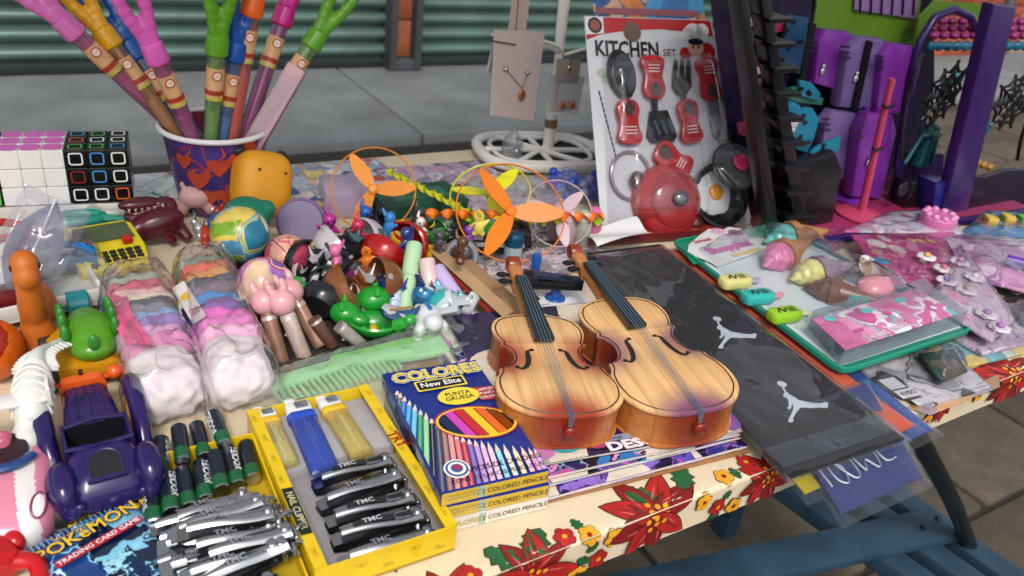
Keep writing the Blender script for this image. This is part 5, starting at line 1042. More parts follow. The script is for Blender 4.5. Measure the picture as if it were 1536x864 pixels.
sheet((700, 318), (905, 300), .075, .0012, 'silver and pink crumpled packet behind the propellers', ['b8b0b8', '9a94a0', 'c8a8b4', '6a6068', 'd0ccd0', 'a08898'], 12, 80, 'pink_packet', 'packet')
# maroon dinosaur
r = put('maroon_dinosaur', 'dark maroon plastic dinosaur lying behind the hair tie bags', 'toy dinosaur', 240, 368, 0, rad(4), dy=.004); mb = MB()
mb.ell((.0, .0, .022), (.028, .014, .016), 18, 12, rot=Matrix.Rotation(-.25, 3, 'Y')); mb.tube(spline([(-.018, 0, .020), (-.038, -.004, .016), (-.056, -.006, .018), (-.07, -.004, .016)], 6), [.011, .010, .0095, .009, .0085, .008, .0075, .007, .0065, .006, .0055, .005, .0045, .004, .0035, .003, .0028, .0025, .002], 12)
mb.ell((-.012, .012, .042), (.022, .009, .007), 16, 10); mb.ell((-.010, .010, .030), (.020, .009, .006), 16, 10); mb.ell((.012, .010, .036), (.012, .010, .011)); mb.tube([(.006, -.008, .016), (.012, -.014, .004)], [.007, .004], 10); mb.tube([(.02, 0, .016), (.028, -.012, .005)], [.008, .005], 10); soft('body', mb, plain('4f1424', .35, 0, .1, 40), r, .0016, 3)
for k in range(6): MB(TR(-.030 + k * .006, .004, .0375)).lathe([(.0016, .003), (0, -.002)], 6).build('tooth', plain('c9c0b4', .4), r)
for s in (-1, 1): MB().ell((.010, .010 + s * .009, .043), .002, 8, 6).build('eye', plain('1a0a0a', .3), r)
# pink creature
r = put('pink_creature', 'pale pink soft creature slumped before the purple bucket', 'toy', 298, 330, 0, rad(-10), dy=.006); mb = MB(); mb.ell((0, 0, .026), (.018, .014, .013)); mb.ell((-.014, -.002, .014), (.006, .006, .010)); mb.ell((.014, -.004, .014), (.007, .006, .009)); mb.ell((.010, .004, .018), (.012, .01, .010)); mb.ell((-.013, 0, .040), (.003, .003, .005)); mb.ell((.010, .002, .040), (.003, .003, .005)); soft('body', mb, plain('c79a98', .6), r, .0018)
MB().tube([(.012 + .011 * math.cos(a), .006, .034 + .009 * math.sin(a)) for a in [k * math.pi / 8 for k in range(16)]], .0014, 6, closed=True).build('cord_ring', plain('c07a80', .4), r)
for i, (px, py, c) in enumerate(((330, 335, 'a82a24'), (322, 352, '2a5a8a'), (312, 372, 'b83a1c'), (300, 360, 'b9bcc0'), (338, 318, '8a3a44'))):
    r = put('small_charm', ['red charm bead next to the teal elephant', 'blue ring charm behind the fruit ball', 'orange red charm beside the fruit ball', 'silver key ring charm by the maroon dinosaur', 'dark red charm under the bucket rim'][i], 'charm', px, py, .0, rad(30 * i), dy=.004, grp='small charms before the bucket'); mb = MB(); mb.ell((0, 0, .012), (.008, .006, .007)); mb.ell((.005, .003, .018), (.004, .004, .004)); mb.ell((-.004, 0, .005), (.006, .005, .005)); soft('body', mb, plain(c, .3, .5 if i == 3 else 0), r, .0012, 3); MB().tube([(.006 + .005 * math.cos(a), .002, .024 + .005 * math.sin(a)) for a in [k * math.pi / 6 for k in range(12)]], .0008, 5, closed=True).build('ring', CHROME(), r)
# squeeze toys
r = put('yellow_squeeze_toy', 'large yellow rounded square squeeze toy with small black ears', 'squeeze toy', 392, 338, .012, rad(8), rx=rad(-18), ry=rad(14), dy=.012); soft('body', MB().ell((0, 0, .040), (.031, .026, .037), 28, 20, pw=.62), plain('d18f10', .5, 0, .06, 40), r, .0026, 3)
for x, z in ((-.013, .056), (.016, .055)): MB().ell((x, -.0262, z), (.002, .0012, .0016), 10, 6).build('eye', plain('5a3206', .5), r)
for s in (-1, 1): MB().ell((s * .024, .006, .074), (.007, .004, .005), 10, 8, rot=Matrix.Rotation(s * .5, 3, 'Y')).build('ear', plain('17140f', .5), r)
r = put('teal_elephant', 'teal green rounded animal squeeze toy before the yellow one', 'squeeze toy', 372, 356, .026, rad(-20)); mb = MB(); mb.ell((0, 0, .024), (.024, .020, .020), 20, 14); mb.ell((-.020, -.012, .016), (.010, .009, .009)); mb.ell((.018, .004, .030), (.010, .010, .010)); soft('body', mb, plain('0f6a52', .4), r, .002)
MB().ell((-.004, -.0185, .033), (.003, .002, .003), 10, 8).build('eye', plain('06140f', .3), r); MB().ell((-.025, -.019, .015), (.004, .003, .004), 10, 8).build('nostril', plain('0a3a2e', .4), r)
def ball(px, py, R_, h, label, cols, seed, sc_, base):
    c = at(px, py, h + R_); r = thing('decorated_ball', label, 'ball', (c.x, c.y, T + h), rad(seed * 40), 'decorated squeeze balls'); MB(TR(0, 0, R_)).ell((0, 0, 0), (R_, R_, R_), 36, 24).build('shell', busy(cols, sc_, .02, .28, seed, .2), r); MB(TR(0, 0, R_) @ RX(rad(60 + seed * 9)) @ RZ(rad(20))).lathe([(R_ + .0002, -.0006), (R_ + .0005, 0), (R_ + .0002, .0006)], 36).build('seam', plain(base, .4), r); return r
r = ball(360, 352, .0285, .010, 'round squeeze ball with lime, lemon and blue fruit patches', ['7aa81e', 'd8be5a', '5a9ac0', 'a8c8d8', '8ab428', 'd8c070', '1f7a98', 'e0cc9a'], 2, 30, 'c8b878')
ball(396, 428, .0260, .002, 'round squeeze ball with purple spotted and cream patches', ['d8b898', 'c9a0b0', '9a6ab0', 'c22f52', 'd8c0a8', '8a5aa0', 'e0c8b8'], 5, 32, 'b83050')
ball(432, 386, .0225, .004, 'pink and cream marbled squeeze ball beside black robot toy', ['d8a08a', 'c25a70', 'd0b08a', 'b03a58', 'cf8080', 'b8405e'], 7, 36, 'a03050')
c = at(452, 334, .026); r = thing('purple_yoyo', 'purple round case with flat grey lilac face', 'case', (c.x, c.y, T + .026), rad(-28), rx=rad(62)); MB().lathe([(0, -.016), (.020, -.016), (.025, -.012), (.026, 0), (.0245, .004), (.023, .0055), (0, .0055)], 36).build('face_half', plain('6b5c80', .4), r); MB().lathe([(.0262, -.004), (.0268, -.002), (.0268, 0), (.0262, .002)], 36).build('rim', plain('7a3f8c', .35), r)
# bunny pens
def pen(pt, zt_, pb, zb_, label, col, head=True, rr=.0066, grp='bunny topped pens'):
    A, B = at(*pb, zb_), at(*pt, zt_); d = B - A; L = d.length; r = thing('bunny_pen' if head else 'gloss_tube', label, 'pen' if head else 'tube', A, 0, grp); F = frame((0, 0, 0), d, Vector((0, -1, 1)))
    MB(F).lathe([(0, 0), (rr * .8, 0), (rr, .003), (rr, L), (0, L)], 18).build('barrel', plain(col, .16, .25, .25, 90), r); mb = MB(F)
    for k in range(5): 
        a = rad(-90 + (k % 2) * 40 - 20); mb.M = F @ RZ(a) @ TR(rr + .0002, 0, L * (.2 + .14 * k)) @ RY(rad(90)) @ RZ(rad(90)); mb.rect(0, 0, .005, .009, 0, 0, .3 * k)
    mb.M = F; tag(mb.build('barrel_print', plain('d8d2c6', .25, .2), r), kind='stuff'); MB(F).lathe([(rr * 1.04, L*.86), (rr * 1.05, L*.93), (rr * 1.02, L*.94)], 18).build('band', plain('c9b9b0', .2, .5), r)
    if head:
        mb = MB(F @ TR(0, 0, L + .010)); mb.ell((0, 0, 0), .0115, 18, 12); mb.ell((-.006, .0, .014), (.0035, .003, .006)); mb.ell((.006, 0, .014), (.0035, .003, .006)); soft('bunny_head', mb, plain('d39a9e', .4), r, .0013, 3)
    return r
pen((402, 470), .040, (424, 548), .004, 'pink bunny headed pen with brown barrel beside the pink hair tie bag', '8a6450'); pen((430, 470), .042, (458, 540), .004, 'pink bunny headed pen with pale barrel, between two others', 'c4aea4'); pen((444, 452), .036, (482, 520), .004, 'pink bunny headed pen nearest the black robot toy', 'a07a66')
pen((470, 478), .030, (500, 520), .004, 'brown gloss tube without a head beside the bunny pens', '6a4a3e', False, .0058, 'headless gloss tubes'); pen((508, 488), .026, (545, 520), .004, 'pale gloss tube without a head under the green dragon toy', 'a89a98', False, .0058, 'headless gloss tubes')
# folding robot balls
def shell_toy(px, py, R_, h, label, ca, cb, cc, rz, seed, grp='folding robot balls'):
    c = at(px, py, h + R_ * .8); r = thing('robot_ball', label, 'toy robot', (c.x, c.y, T + h), rz, grp); rn = random.Random(seed); A_, B_, C_ = plain(ca, .3, .15), plain(cb, .32, .1), plain(cc, .28)
    def cup(rot, loc, mat, a0=0, a1=95):
        mb = MB(TR(*loc) @ rot); prof = [(R_ * math.sin(rad(a)), -R_ * math.cos(rad(a))) for a in range(a0, a1 + 1, 12)]; mb.lathe(prof + [((R_ - .002) * math.sin(rad(a)), -(R_ - .002) * math.cos(rad(a))) for a in range(a1, a0 - 1, -12)], 22); o_ = mb.build('shell', mat, r)
        for q_ in range(5):
            a_, b_ = rad(rn.uniform(a0 + 8, a1 - 8)), rn.uniform(0, 6.28); d_ = Vector((math.sin(a_) * math.cos(b_), math.sin(a_) * math.sin(b_), -math.cos(a_))); MB(TR(*loc) @ rot @ frame(d_ * R_, d_)).prism(rrect(R_ * rn.uniform(.2, .45), R_ * rn.uniform(.12, .3), R_ * .04, 2), -R_ * .03, R_ * .05, 0, R_ * .02).build('panel', (B_, C_, A_)[q_ % 3], o_)
    for s in (-1, 1):
        cup(RY(rad(-s * (70 + rn.uniform(-8, 8)))) @ RX(rad(rn.uniform(-20, 20))), (s * R_ * .55, 0, R_ * .9), A_, 44, 96)
        MB(TR(s * R_ * .62, -R_ * .35, R_ * .7) @ RY(s * .4) @ RX(.3)).box((0, 0, 0), (R_ * .34, R_ * .8, R_ * .26), 0, R_ * .06).build('arm', B_, r); MB(TR(s * R_ * .35, -R_ * .75, R_ * .4) @ RX(-.5)).box((0, 0, 0), (R_ * .26, R_ * .5, R_ * .5), 0, R_ * .07).build('leg', C_, r)
        MB().ell((s * R_ * .72, -R_ * .72, R_ * .55), (R_ * .13,) * 3, 10, 8).build('joint', CHROME(), r)
    mb = MB(); mb.box((0, 0, R_ * .8), (R_ * .7, R_ * .9, R_ * .8), 0, R_ * .12); mb.M = TR(0, -R_ * .2, R_ * 1.25) @ RX(.35); mb.prism([(-R_*.25, -R_*.3), (R_*.25, -R_*.3), (R_*.34, R_*.1), (R_*.16, R_*.42), (-R_*.16, R_*.42), (-R_*.34, R_*.1)], 0, R_ * .3, 0, R_ * .08); mb.build('core', B_, r)
    MB(TR(0, -R_ * .42, R_ * 1.40) @ RX(.5)).prism([(-R_*.2, -R_*.12), (0, -R_*.25), (R_*.2, -R_*.12), (R_*.14, R_*.18), (-R_*.14, R_*.18)], 0, R_ * .12, 0, R_ * .03).build('face_plate', C_, r)
    for s in (-1, 1): MB().tube([(s * R_ * .12, -R_ * .35, R_ * 1.5), (s * R_ * .34, -R_ * .2, R_ * 1.85)], [R_ * .09, R_ * .02], 8).build('horn', C_, r)
    return r
shell_toy(545, 432, .026, .002, 'bronze and grey folding robot ball with crossed arms', '7a4a26', '7c3f1a', '8a8684', rad(4), 1)
shell_toy(478, 402, .024, .004, 'black folding robot ball with pale claws', '17181b', '1e1f23', '9a949a', rad(-40), 2)
shell_toy(525, 372, .026, .010, 'white and dark grey folding robot ball standing open', 'b9b2b8', '26292c', '3a5a58', rad(10), 3)
shell_toy(592, 376, .025, .008, 'red folding robot ball with yellow wing flaps', 'a01a18', 'c9a018', 'a8201c', rad(20), 4)
shell_toy(488, 440, .020, .004, 'dark smoke folding robot ball beside the bunny pens', '222428', '303338', 'c4bcbe', rad(60), 6)
shell_toy(610, 345, .016, .010, 'small red and gold folding robot behind the red ball', 'a01c1a', '7c6a2a', 'a8221c', rad(-20), 7)
shell_toy(600, 440, .018, .002, 'dark blue folding robot ball behind the pale tubes', '142a5c', 'b8bcc4', '1c3a70', rad(-10), 9)
# white curved grille piece
r = put('white_grille', 'white slotted curved plastic guard among the robot balls', 'toy part', 552, 418, .016, rad(-20), rx=rad(38)); mb = MB(); mb.grid(lambda u, v: ((u - .5) * .036, (v - .5) * .030, .008 * math.cos((u - .5) * 2.6) - .010 * v * v), 14, 10); mb.grid(lambda u, v: ((.5 - u) * .036, (v - .5) * .030, .008 * math.cos((u - .5) * 2.6) - .010 * v * v - .0016), 14, 10); mb.build('guard', plain('b9b0b4', .35), r)
for k in range(3): MB(TR(-.008 + k * .008, .001, .0085 - abs(k - 1) * .0008)).prism(rrect(.004, .010, .0015, 2), -.0006, .0006).build('slot', plain('1c1a1e', .6), r)
# green open dragons
def dragon(px, py, s, label, rz, open_=True):
    r = put('green_dragon', label, 'toy dragon', px, py, .002, rz, 'bright green dragon toys'); G = plain('1c8a2a', .3); Gd = plain('2a9a34', .3)
    mb = MB(); R_ = .018 * s; prof = [(R_ * math.sin(rad(a)), R_ - R_ * math.cos(rad(a))) for a in range(0, 86, 10)]; mb.lathe(prof + [((R_ - .0018) * math.sin(rad(a)), R_ - (R_ - .0018) * math.cos(rad(a))) for a in range(85, -1, -10)], 24, sx=1.35); mb.build('bowl', G, r)
    mb = MB(); mb.ell((R_ * 1.5, -R_ * .4, R_ * .9), (R_ * .8, R_ * .7, R_ * .6)); mb.ell((R_ * .8, -R_ * .2, R_ * .7), (R_ * .6, R_ * .4, R_ * .35)); soft('head', mb, G, r, .0016); mb = MB(); mb.tube(spline([(-R_ * 1.2, .2 * R_, R_ * .9), (-R_ * 1.7, .5 * R_, R_ * 1.3), (-R_ * 2.0, .4 * R_, R_ * 1.7)], 5), [R_ * .4, R_ * .38, R_ * .34, R_ * .3, R_ * .26, R_ * .2, R_ * .3, R_ * .28, R_ * .2, R_ * .12, R_ * .05], 10); mb.build('tail', Gd, r)
    for k in range(5): MB().ell((-R_ + k * R_ * .5, -R_ * .05, R_ * .35), (R_ * .25, R_ * .3, R_ * .25), 10, 8).build('gear', plain('b8a020' if k == 2 else '157a22', .35), r)
    for q in (-1, 1): MB(TR(R_ * 1.6, -R_ * .4 + q * R_ * .45, R_ * 1.4)).lathe([(R_ * .16, 0), (R_ * .1, R_ * .2), (0, R_ * .4)], 8).build('horn', Gd, r); MB().ell((R_ * 1.95, -R_ * .4 + q * R_ * .35, R_ * 1.1), R_ * .1, 8, 6).build('eye', plain('0c2a0c', .2), r)
dragon(508, 470, 1.15, 'open green dragon toy with yellow gear in its bowl', rad(-14)); dragon(560, 503, 1.0, 'green dragon toy lying next to the white winged dragon', rad(150))
# white winged dragon, teal seal
r = put('white_dragon', 'white winged dragon toy with blue stripe on its back', 'toy dragon', 640, 500, .002, rad(-6)); W = plain('c9cdd0', .35); mb = MB(); mb.ell((0, 0, .016), (.013, .018, .013)); mb.ell((0, -.014, .020), (.009, .010, .008)); mb.ell((-.012, -.010, .010), (.005, .007, .008)); mb.ell((.012, -.010, .010), (.005, .007, .008)); mb.ell((0, .018, .012), (.006, .014, .006)); soft('body', mb, W, r, .0015)
for s in (-1, 1):
    MB(TR(s * .010, .002, .020) @ RY(s * rad(-18))).prism([(0, -.004), (s * .016, -.010), (s * .020, -.002), (s * .030, -.008), (s * .034, .004), (s * .028, .012), (s * .012, .010), (0, .006)][::s], -.0008, .0008, 0, .0004).build('wing', plain('b4b8be', .35), r)
    for k in range(2): MB().ell((s * .013, -.012 + k * .02, .003), (.005, .007, .004), 10, 8).build('claw', W, r)
MB(TR(0, .001, .0288)).prism(rrect(.004, .014, .001, 2), 0, .001).build('stripe', plain('1f6fa8', .35), r)
r = put('seal_toy', 'teal and clear round seal toy beside the lilac marker', 'toy', 668, 478, .004, rad(20)); MB().ell((0, 0, .014), (.018, .016, .014), 22, 14).build('belly', plain('a9b8b4', .2), r); MB(TR(0, .003, .016)).ell((0, 0, 0), (.0175, .016, .0125), 22, 14).build('cap', plain('2f9a98', .3), r)
for a in range(4): MB(TR(-.008 + a * .005, -.011 + .001 * a, .0225)).ell((0, 0, 0), (.0014, .0012, .0010), 8, 6).build('spot', plain('0e4a50', .3), r)
r = put('toy_dome_stand', 'clear plastic toy stand under the seal toy', 'toy stand', 662, 505, .002, 0); MB().lathe([(.018, 0), (.017, .004), (.010, .008), (0, .009)], 22).build('dome', film('e8f0f0', .25, 1.2, .06, .1), r); MB().lathe([(.0185, 0), (.0195, .001), (.0185, .0022)], 22).build('rim', plain('c4ccd0', .3), r)
r = put('blue_crescent', 'dark blue crescent shaped plastic piece hanging on the pale green marker', 'toy part', 600, 462, .030, rad(-5), rx=rad(50)); pts = [(.018 * math.cos(a), .012 * math.sin(a)) for a in [math.pi + k * math.pi / 12 for k in range(13)]] + [(.018 * math.cos(a), .003 * math.sin(a)) for a in [-k * math.pi / 12 for k in range(1, 12)]]; MB().prism(pts, -.004, .004, 0, .001).build('crescent', plain('123f68', .35), r); MB(TR(0, -.001, .004)).prism(rrect(.022, .002, .0008, 2), 0, .001).build('gold_edge', plain('8a6a24', .35, .4), r)
# fat pastel markers
def marker(pt, zt_, pb, zb_, rr, col, label):
    A, B = at(*pb, zb_), at(*pt, zt_); d = B - A; L = d.length; r = thing('marker', label, 'marker', A, 0, 'pastel markers in the toy heap'); F = frame((0, 0, 0), d, Vector((0, -1, 1))); m = plain(col, .4)
    MB(F).lathe([(0, 0), (rr * .9, 0), (rr, .002), (rr, L * .52), (rr * 1.0, L * .53)], 18).build('barrel', m, r); MB(F).lathe([(rr * .94, L * .53), (rr * 1.08, L * .54), (rr * 1.06, L * .97), (rr * .95, L * .995), (0, L)], 18).build('cap', m, r); MB(F @ RZ(rad(-90)) @ TR(rr * 1.0, 0, L * .42) @ RY(rad(90))).prism(ellp(.0015, .002, 10), 0, .0006).build('emblem', plain('1f2a22', .5), r)
marker((622, 366), .050, (604, 478), .004, .0078, 'a9c9a2', 'pale green fat marker upright in the toy heap'); marker((640, 388), .046, (650, 470), .004, .0074, 'd2b8b4', 'pale pink fat marker beside the green one'); marker((655, 402), .036, (720, 498), .004, .0072, 'b3a2cc', 'lilac fat marker leaning to the violin'); marker((650, 420), .028, (690, 486), .003, .006, '7fb4c0', 'thin pale blue marker under the lilac one'); marker((592, 430), .026, (588, 480), .004, .0070, 'b4c2d8', 'pale blue fat marker behind the crescent')
# little figures at the back of the heap
def figure(px, py, h, label, col, s=1, rz=0, grp='small rubber figures in the heap'):
    r = put('rubber_figure', label, 'toy figure', px, py, h, rz, grp); mb = MB(); mb.ell((0, 0, .012 * s), (.007 * s, .006 * s, .010 * s)); mb.ell((.001, -.002, .026 * s), (.0075 * s, .007 * s, .0075 * s)); mb.tube([(-.005 * s, 0, .016 * s), (-.013 * s, -.003, .022 * s)], [.0035 * s, .002 * s], 8); mb.tube([(.005 * s, 0, .016 * s), (.012 * s, -.004, .010 * s)], [.0035 * s, .002 * s], 8); mb.tube([(0, .004, .030 * s), (.004 * s, .006, .040 * s)], [.003 * s, .0015 * s], 8); mb.ell((-.005 * s, -.002, .003 * s), (.004 * s, .006 * s, .004 * s)); mb.ell((.005 * s, -.002, .003 * s), (.004 * s, .006 * s, .004 * s)); soft('body', mb, plain(col, .35), r, .0013, 3)
    for q in (-1, 1): MB().ell((q * .003 * s, -.0085 * s, .027 * s), .0013 * s, 8, 6).build('eye', plain('0c0c0e', .3), r)
figure(492, 362, .008, 'magenta rubber figure with a curled crest', 'b02a8a', 1.0); figure(545, 350, .010, 'blue rubber figure behind the white robot ball', '1f5aa8', 1.0, .4); figure(572, 352, .008, 'black rubber figure behind the blue one', '15161a', 1.1, -.3); figure(625, 350, .004, 'dark grey rubber figure near the police van', '3a4046', 1.0, .3); figure(470, 352, .004, 'brown black rubber figure beside the purple case', '2a211e', 1.0, .6)
for i, (c, nm) in enumerate((('8ab81e', 'lime'), ('c8402a', 'tomato red'), ('2a7ac0', 'sky blue'), ('d8a01c', 'amber'), ('7a3aa0', 'violet'), ('d06a9a', 'rose pink'), ('1f8a8a', 'teal'), ('e0dcd4', 'off white'), ('5a3a24', 'chocolate brown'), ('9aa0a8', 'silver grey'), ('e07a2a', 'tangerine'), ('2a3a7a', 'navy blue'), ('a8c89a', 'mint'), ('b8a878', 'sand'), ('c02a50', 'raspberry'), ('3aa04a', 'grass green'), ('4a4a50', 'charcoal'), ('d8c85a', 'lemon'))):
    figure(460 + (i * 61) % 260, 345 + (i * 37) % 62, .006 + .014 * (i % 3), 'tiny %s rubber figure wedged between the robot balls' % nm, c, .62 + .12 * (i % 3), i * .9)
for i, (px, py, a_, b_, c_, nm) in enumerate(((520, 446, 'b8b4b8', '3a6a8a', 'c8a030', 'grey and blue'), (640, 440, '1f6a9a', 'c8ccd0', '1c3a60', 'blue and white'), (572, 415, '2a2a2e', 'a84a1c', 'c8c4c0', 'black and rust'), (690, 455, 'c8ccd0', '6a9aa0', '2a8a90', 'silver and teal'), (505, 420, '8a2a7a', '3a2a4a', 'b88a30', 'plum and gold'), (655, 350, '3a7a3a', '20282a', 'c8b030', 'green and black'), (460, 415, 'd0ccd0', '1a1a1e', '8a8a90', 'white and black'))):
    shell_toy(px, py, .0125, .008 + .004 * (i % 2), 'small %s folding robot ball in the toy heap' % nm, a_, b_, c_, rad(50 * i), 20 + i)
# cardboard flap with red string
A, B = at(640, 372, .018), at(758, 478, .018); L = (B - A).length; r = thing('cardboard_box', 'open brown cardboard box with a red edge beside the violin', 'box', (A.x, A.y, T), hdg(A, B)); MB().box((L/2, .016, .010), (L, .030, .019), 0, .0008).build('carton', plain('9a7a58', .8, 0, .12, 40), r); MB(TR(L/2, .004, .021) @ RX(.25)).box((0, 0, 0), (L*.98, .013, .0014)).build('flap', plain('b08e68', .8, 0, .12, 40), r); MB().tube([(L*.35, -.004, .016), (L*1.0, -.002, .012)], .0018, 8).build('red_edge', plain('a81c20', .4), r)
# toy vehicles
def van(px, py, h, label, body, rz, L=.075, W_=.034, H_=.028, win='c9ccd0', grp='toy vehicles behind the heap', plates=True):
    r = put('toy_van', label, 'toy car', px, py, h, rz, grp); mb = MB(); secs = [(-.5, .45, .0), (-.48, .75, .0), (-.3, .95, .0), (-.05, 1, 0), (.3, .98, 0), (.47, .9, 0), (.5, .7, 0)]
    loft(mb, [[(x, y * L, H_ * .22 + (H_ * k * .78) / 2 + z) for x, z in rrect(W_ * (.9 if abs(y) > .45 else 1), H_ * k * .78, .004, 3)] for y, k, _ in secs]); mb.build('body', plain(body, .25), r)
    for s in (-1, 1):
        for k in range(3): MB(TR(s * (W_/2 + .0002), (-.22 + .22 * k) * L, H_ * .68) @ RY(rad(90 * s))).prism(rrect(H_ * .26, L * .17, .002, 2), -.0008, .0005).build('window', plain(win, .15), r)
        MB(TR(s * (W_/2 + .0003), 0, H_ * .38) @ RY(rad(90 * s))).prism(rrect(H_ * .14, L * .8, .001, 2), -.0006, .0005).build('stripe', plain('d0d0d2', .3), r)
        for y in (-.3, .3): wheel(r, (s * W_ * .46, y * L, H_ * .24), H_ * .26, .008, plain('17171a', .6), plain('8a8c90', .3, .5))
    MB(TR(0, -.42 * L, H_ * .66) @ RX(rad(50))).prism(rrect(W_ * .8, H_ * .4, .002, 2), -.001, .0012).build('windscreen', plain(win, .12), r); MB(TR(0, .02 * L, H_ + .0005)).box((0, 0, .001), (W_ * .6, .006, .004), 0, .001).build('light_bar', plain('3a8fb0', .2), r); return r
van(735, 372, .002, 'black and white toy police van under the orange propeller', '16171a', rad(68), .088, .036, .034, 'd0ccd4'); van(650, 352, .002, 'grey green toy car behind the pale markers', '4a5458', rad(50), .06, .03, .02, '20282c')
r = put('green_brick', 'bright green toy block on the police van roof', 'toy block', 728, 348, .032, rad(-18)); MB().box((0, 0, .005), (.036, .014, .009), 0, .001).build('block', plain('1f8a34', .35), r)
for k in range(4): MB(TR(-.0125 + k * .0083, 0, .0095)).lathe([(.003, 0), (.003, .0018), (.0025, .002), (0, .002)], 10).build('stud', plain('1f8a34', .35), r)
c = at(692, 384, .018); r = thing('grey_wheel', 'large grey toy wheel with dark hub leaning on the cardboard box', 'toy wheel', (c.x, c.y, T + .018), rad(-30), rx=rad(66)); MB().lathe([(0, -.008), (.017, -.008), (.019, -.005), (.019, .004), (.017, .007), (.0135, .007), (.0125, .004), (0, .004)], 28).build('tyre', plain('7c7d80', .5), r); MB().lathe([(.012, .004), (.0115, .008), (.006, .010), (0, .0105)], 22).build('hub', plain('1c2024', .4), r)
# propeller tops
def propeller(px, py, z, R_, col, label, tx, ty, rz, spin=0, hb=.006):
    c = at(px, py, z); r = thing('propeller_toy', label, 'propeller', (c.x, c.y, T + z), rz, 'flying propeller rings', rx=tx, ry=ty); m = plain(col, .35, 0, .06, 40, sss=.1)
    MB().tube([(R_ * math.cos(a), R_ * math.sin(a), .0) for a in [k * math.pi / 24 for k in range(48)]], .0015, 8, closed=True, sq=.6).build('ring', m, r); MB().lathe([(0, -.006), (hb, -.006), (hb, .004), (hb * .6, .006), (0, .006)], 16).build('hub', m, r)
    for k in range(3):
        def f(u, v): x = hb * .6 + v * (R_ - hb * .6); w_ = R_ * (.08 + .27 * math.sin(math.pi * min(1, v * .85 + .12))) * (1 if v < .97 else .6); y = (u - .5) * w_; return (x, y, y * .3 + .0010)
        mb = MB(); mb.grid(f, 6, 14); mb.grid(lambda u, v: tuple(Vector(f(1 - u, v)) - Vector((0, 0, .0014))), 6, 14); o = mb.build('blade', m, r, 60); o.rotation_euler = (0, 0, rad(spin) + k * 2 * math.pi / 3)
    return r
propeller(560, 284, .054, .047, 'e08a2c', 'orange ring propeller standing tall over the comic sheet', rad(58), rad(0), rad(-34), 130); propeller(766, 318, .056, .060, 'e07a1c', 'orange ring propeller lying over the police van', rad(38), rad(6), rad(-30), 128); propeller(735, 290, .056, .046, 'd6d41c', 'yellow ring propeller behind the orange one', rad(24), rad(-16), rad(-20), 40); propeller(838, 320, .040, .040, 'c3a8b4', 'pale lilac ring propeller beside the clear bag of beads', rad(48), rad(10), rad(-34), 50)
def twist(pa, pb, za, zb_, col, label):
    A, B = at(*pa, za), at(*pb, zb_); d = B - A; L = d.length; r = thing('twisted_stick', label, 'stick', A, 0, 'twisted launching sticks'); F = frame((0, 0, 0), d); n = 90
    def f(u, v): a = v * L / .017 * math.pi; w_ = .0055; x = (u - .5) * 2 * w_; return tuple(F @ Vector((x * math.cos(a), x * math.sin(a), v * L)))
    mb = MB(); mb.grid(f, 4, n); mb.grid(lambda u, v: tuple(Vector(f(1 - u, v)) + F.to_3x3() @ Vector((-math.sin(v * L / .017 * math.pi), math.cos(v * L / .017 * math.pi), 0)) * .0016), 4, n); mb.build('blade', plain(col, .35), r, 80); MB(F).lathe([(0, -.002), (.0035, 0), (.0035, .004), (0, .005)], 10).build('tip', plain(col, .35), r)
twist((640, 320), (905, 326), .046, .040, 'e0701a', 'orange twisted stick lying behind the violins'); twist((585, 256), (708, 318), .032, .042, 'c8c81e', 'yellow twisted stick lying beside the green box'); twist((700, 330), (905, 332), .036, .032, 'b0c81e', 'lime twisted stick under the orange one')
# clear bag with blue beads, pink bottles
r = put('bead_bag', 'clear bag of blue and white beads leaning on the kitchen set', 'bag', 862, 292, 0, rad(-14)); rn = random.Random(3)
for k in range(46): MB().ell((rn.uniform(-.035, .035), rn.uniform(-.018, .018), .006 + rn.uniform(0, .022)), .0065, 10, 7).build('bead', plain(['2a4ab0', '3a5ac0', '1f3a98', 'b8bcd0', '8a8ab8'][0 if k < 14 else rn.randrange(5)], .2), r)
sheet_bag('clear_bag', .10, .06, lambda u, v: .033 * math.sin(math.pi * u) ** .5 * math.sin(math.pi * v) ** .5, r, film('f2f3fa', .10, .9, .08, .5, 60, .02), 21)
r = put('bubble_bag', 'clear bag of air packing lying before the jewellery stand', 'bag', 775, 285, 0, rad(-10))
for k in range(16): MB().ell((rn.uniform(-.06, .06), rn.uniform(-.012, .012), .006), (.010, .010, .007), 10, 7).build('air_cell', film('eef0f2', .25, 1.0, .06, 0), r)
sheet_bag('clear_bag', .15, .05, lambda u, v: .016 * math.sin(math.pi * v) ** .5, r, film('f0f0f2', .12, 1.0, .08, .5, 60, .02), 22)
for k, (px, py, c, lb) in enumerate(((850, 372, 'd8b4bc', 'pale pink see-through bottle behind the purple shaded violin'), (872, 372, 'b8bcac', 'grey see-through bottle between two pink ones'), (888, 366, 'd86a9a', 'hot pink small bottle against the kitchen set card'), (835, 360, 'd0a8b4', 'dusty pink see-through bottle beside the violin scroll'))):
    r = put('small_bottle', lb, 'bottle', px, py, 0, .2 * k, 'small pink bottles', dy=.004); MB().lathe([(0, 0), (.0095, 0), (.0105, .002), (.0105, .026), (.007, .032), (.006, .034), (.006, .037), (0, .037)], 18).build('bottle', film(c, .5, .8, .1, 0), r); MB().lathe([(.0068, .034), (.0068, .043), (.005, .045), (0, .045)], 14).build('cap', plain(c, .35), r)
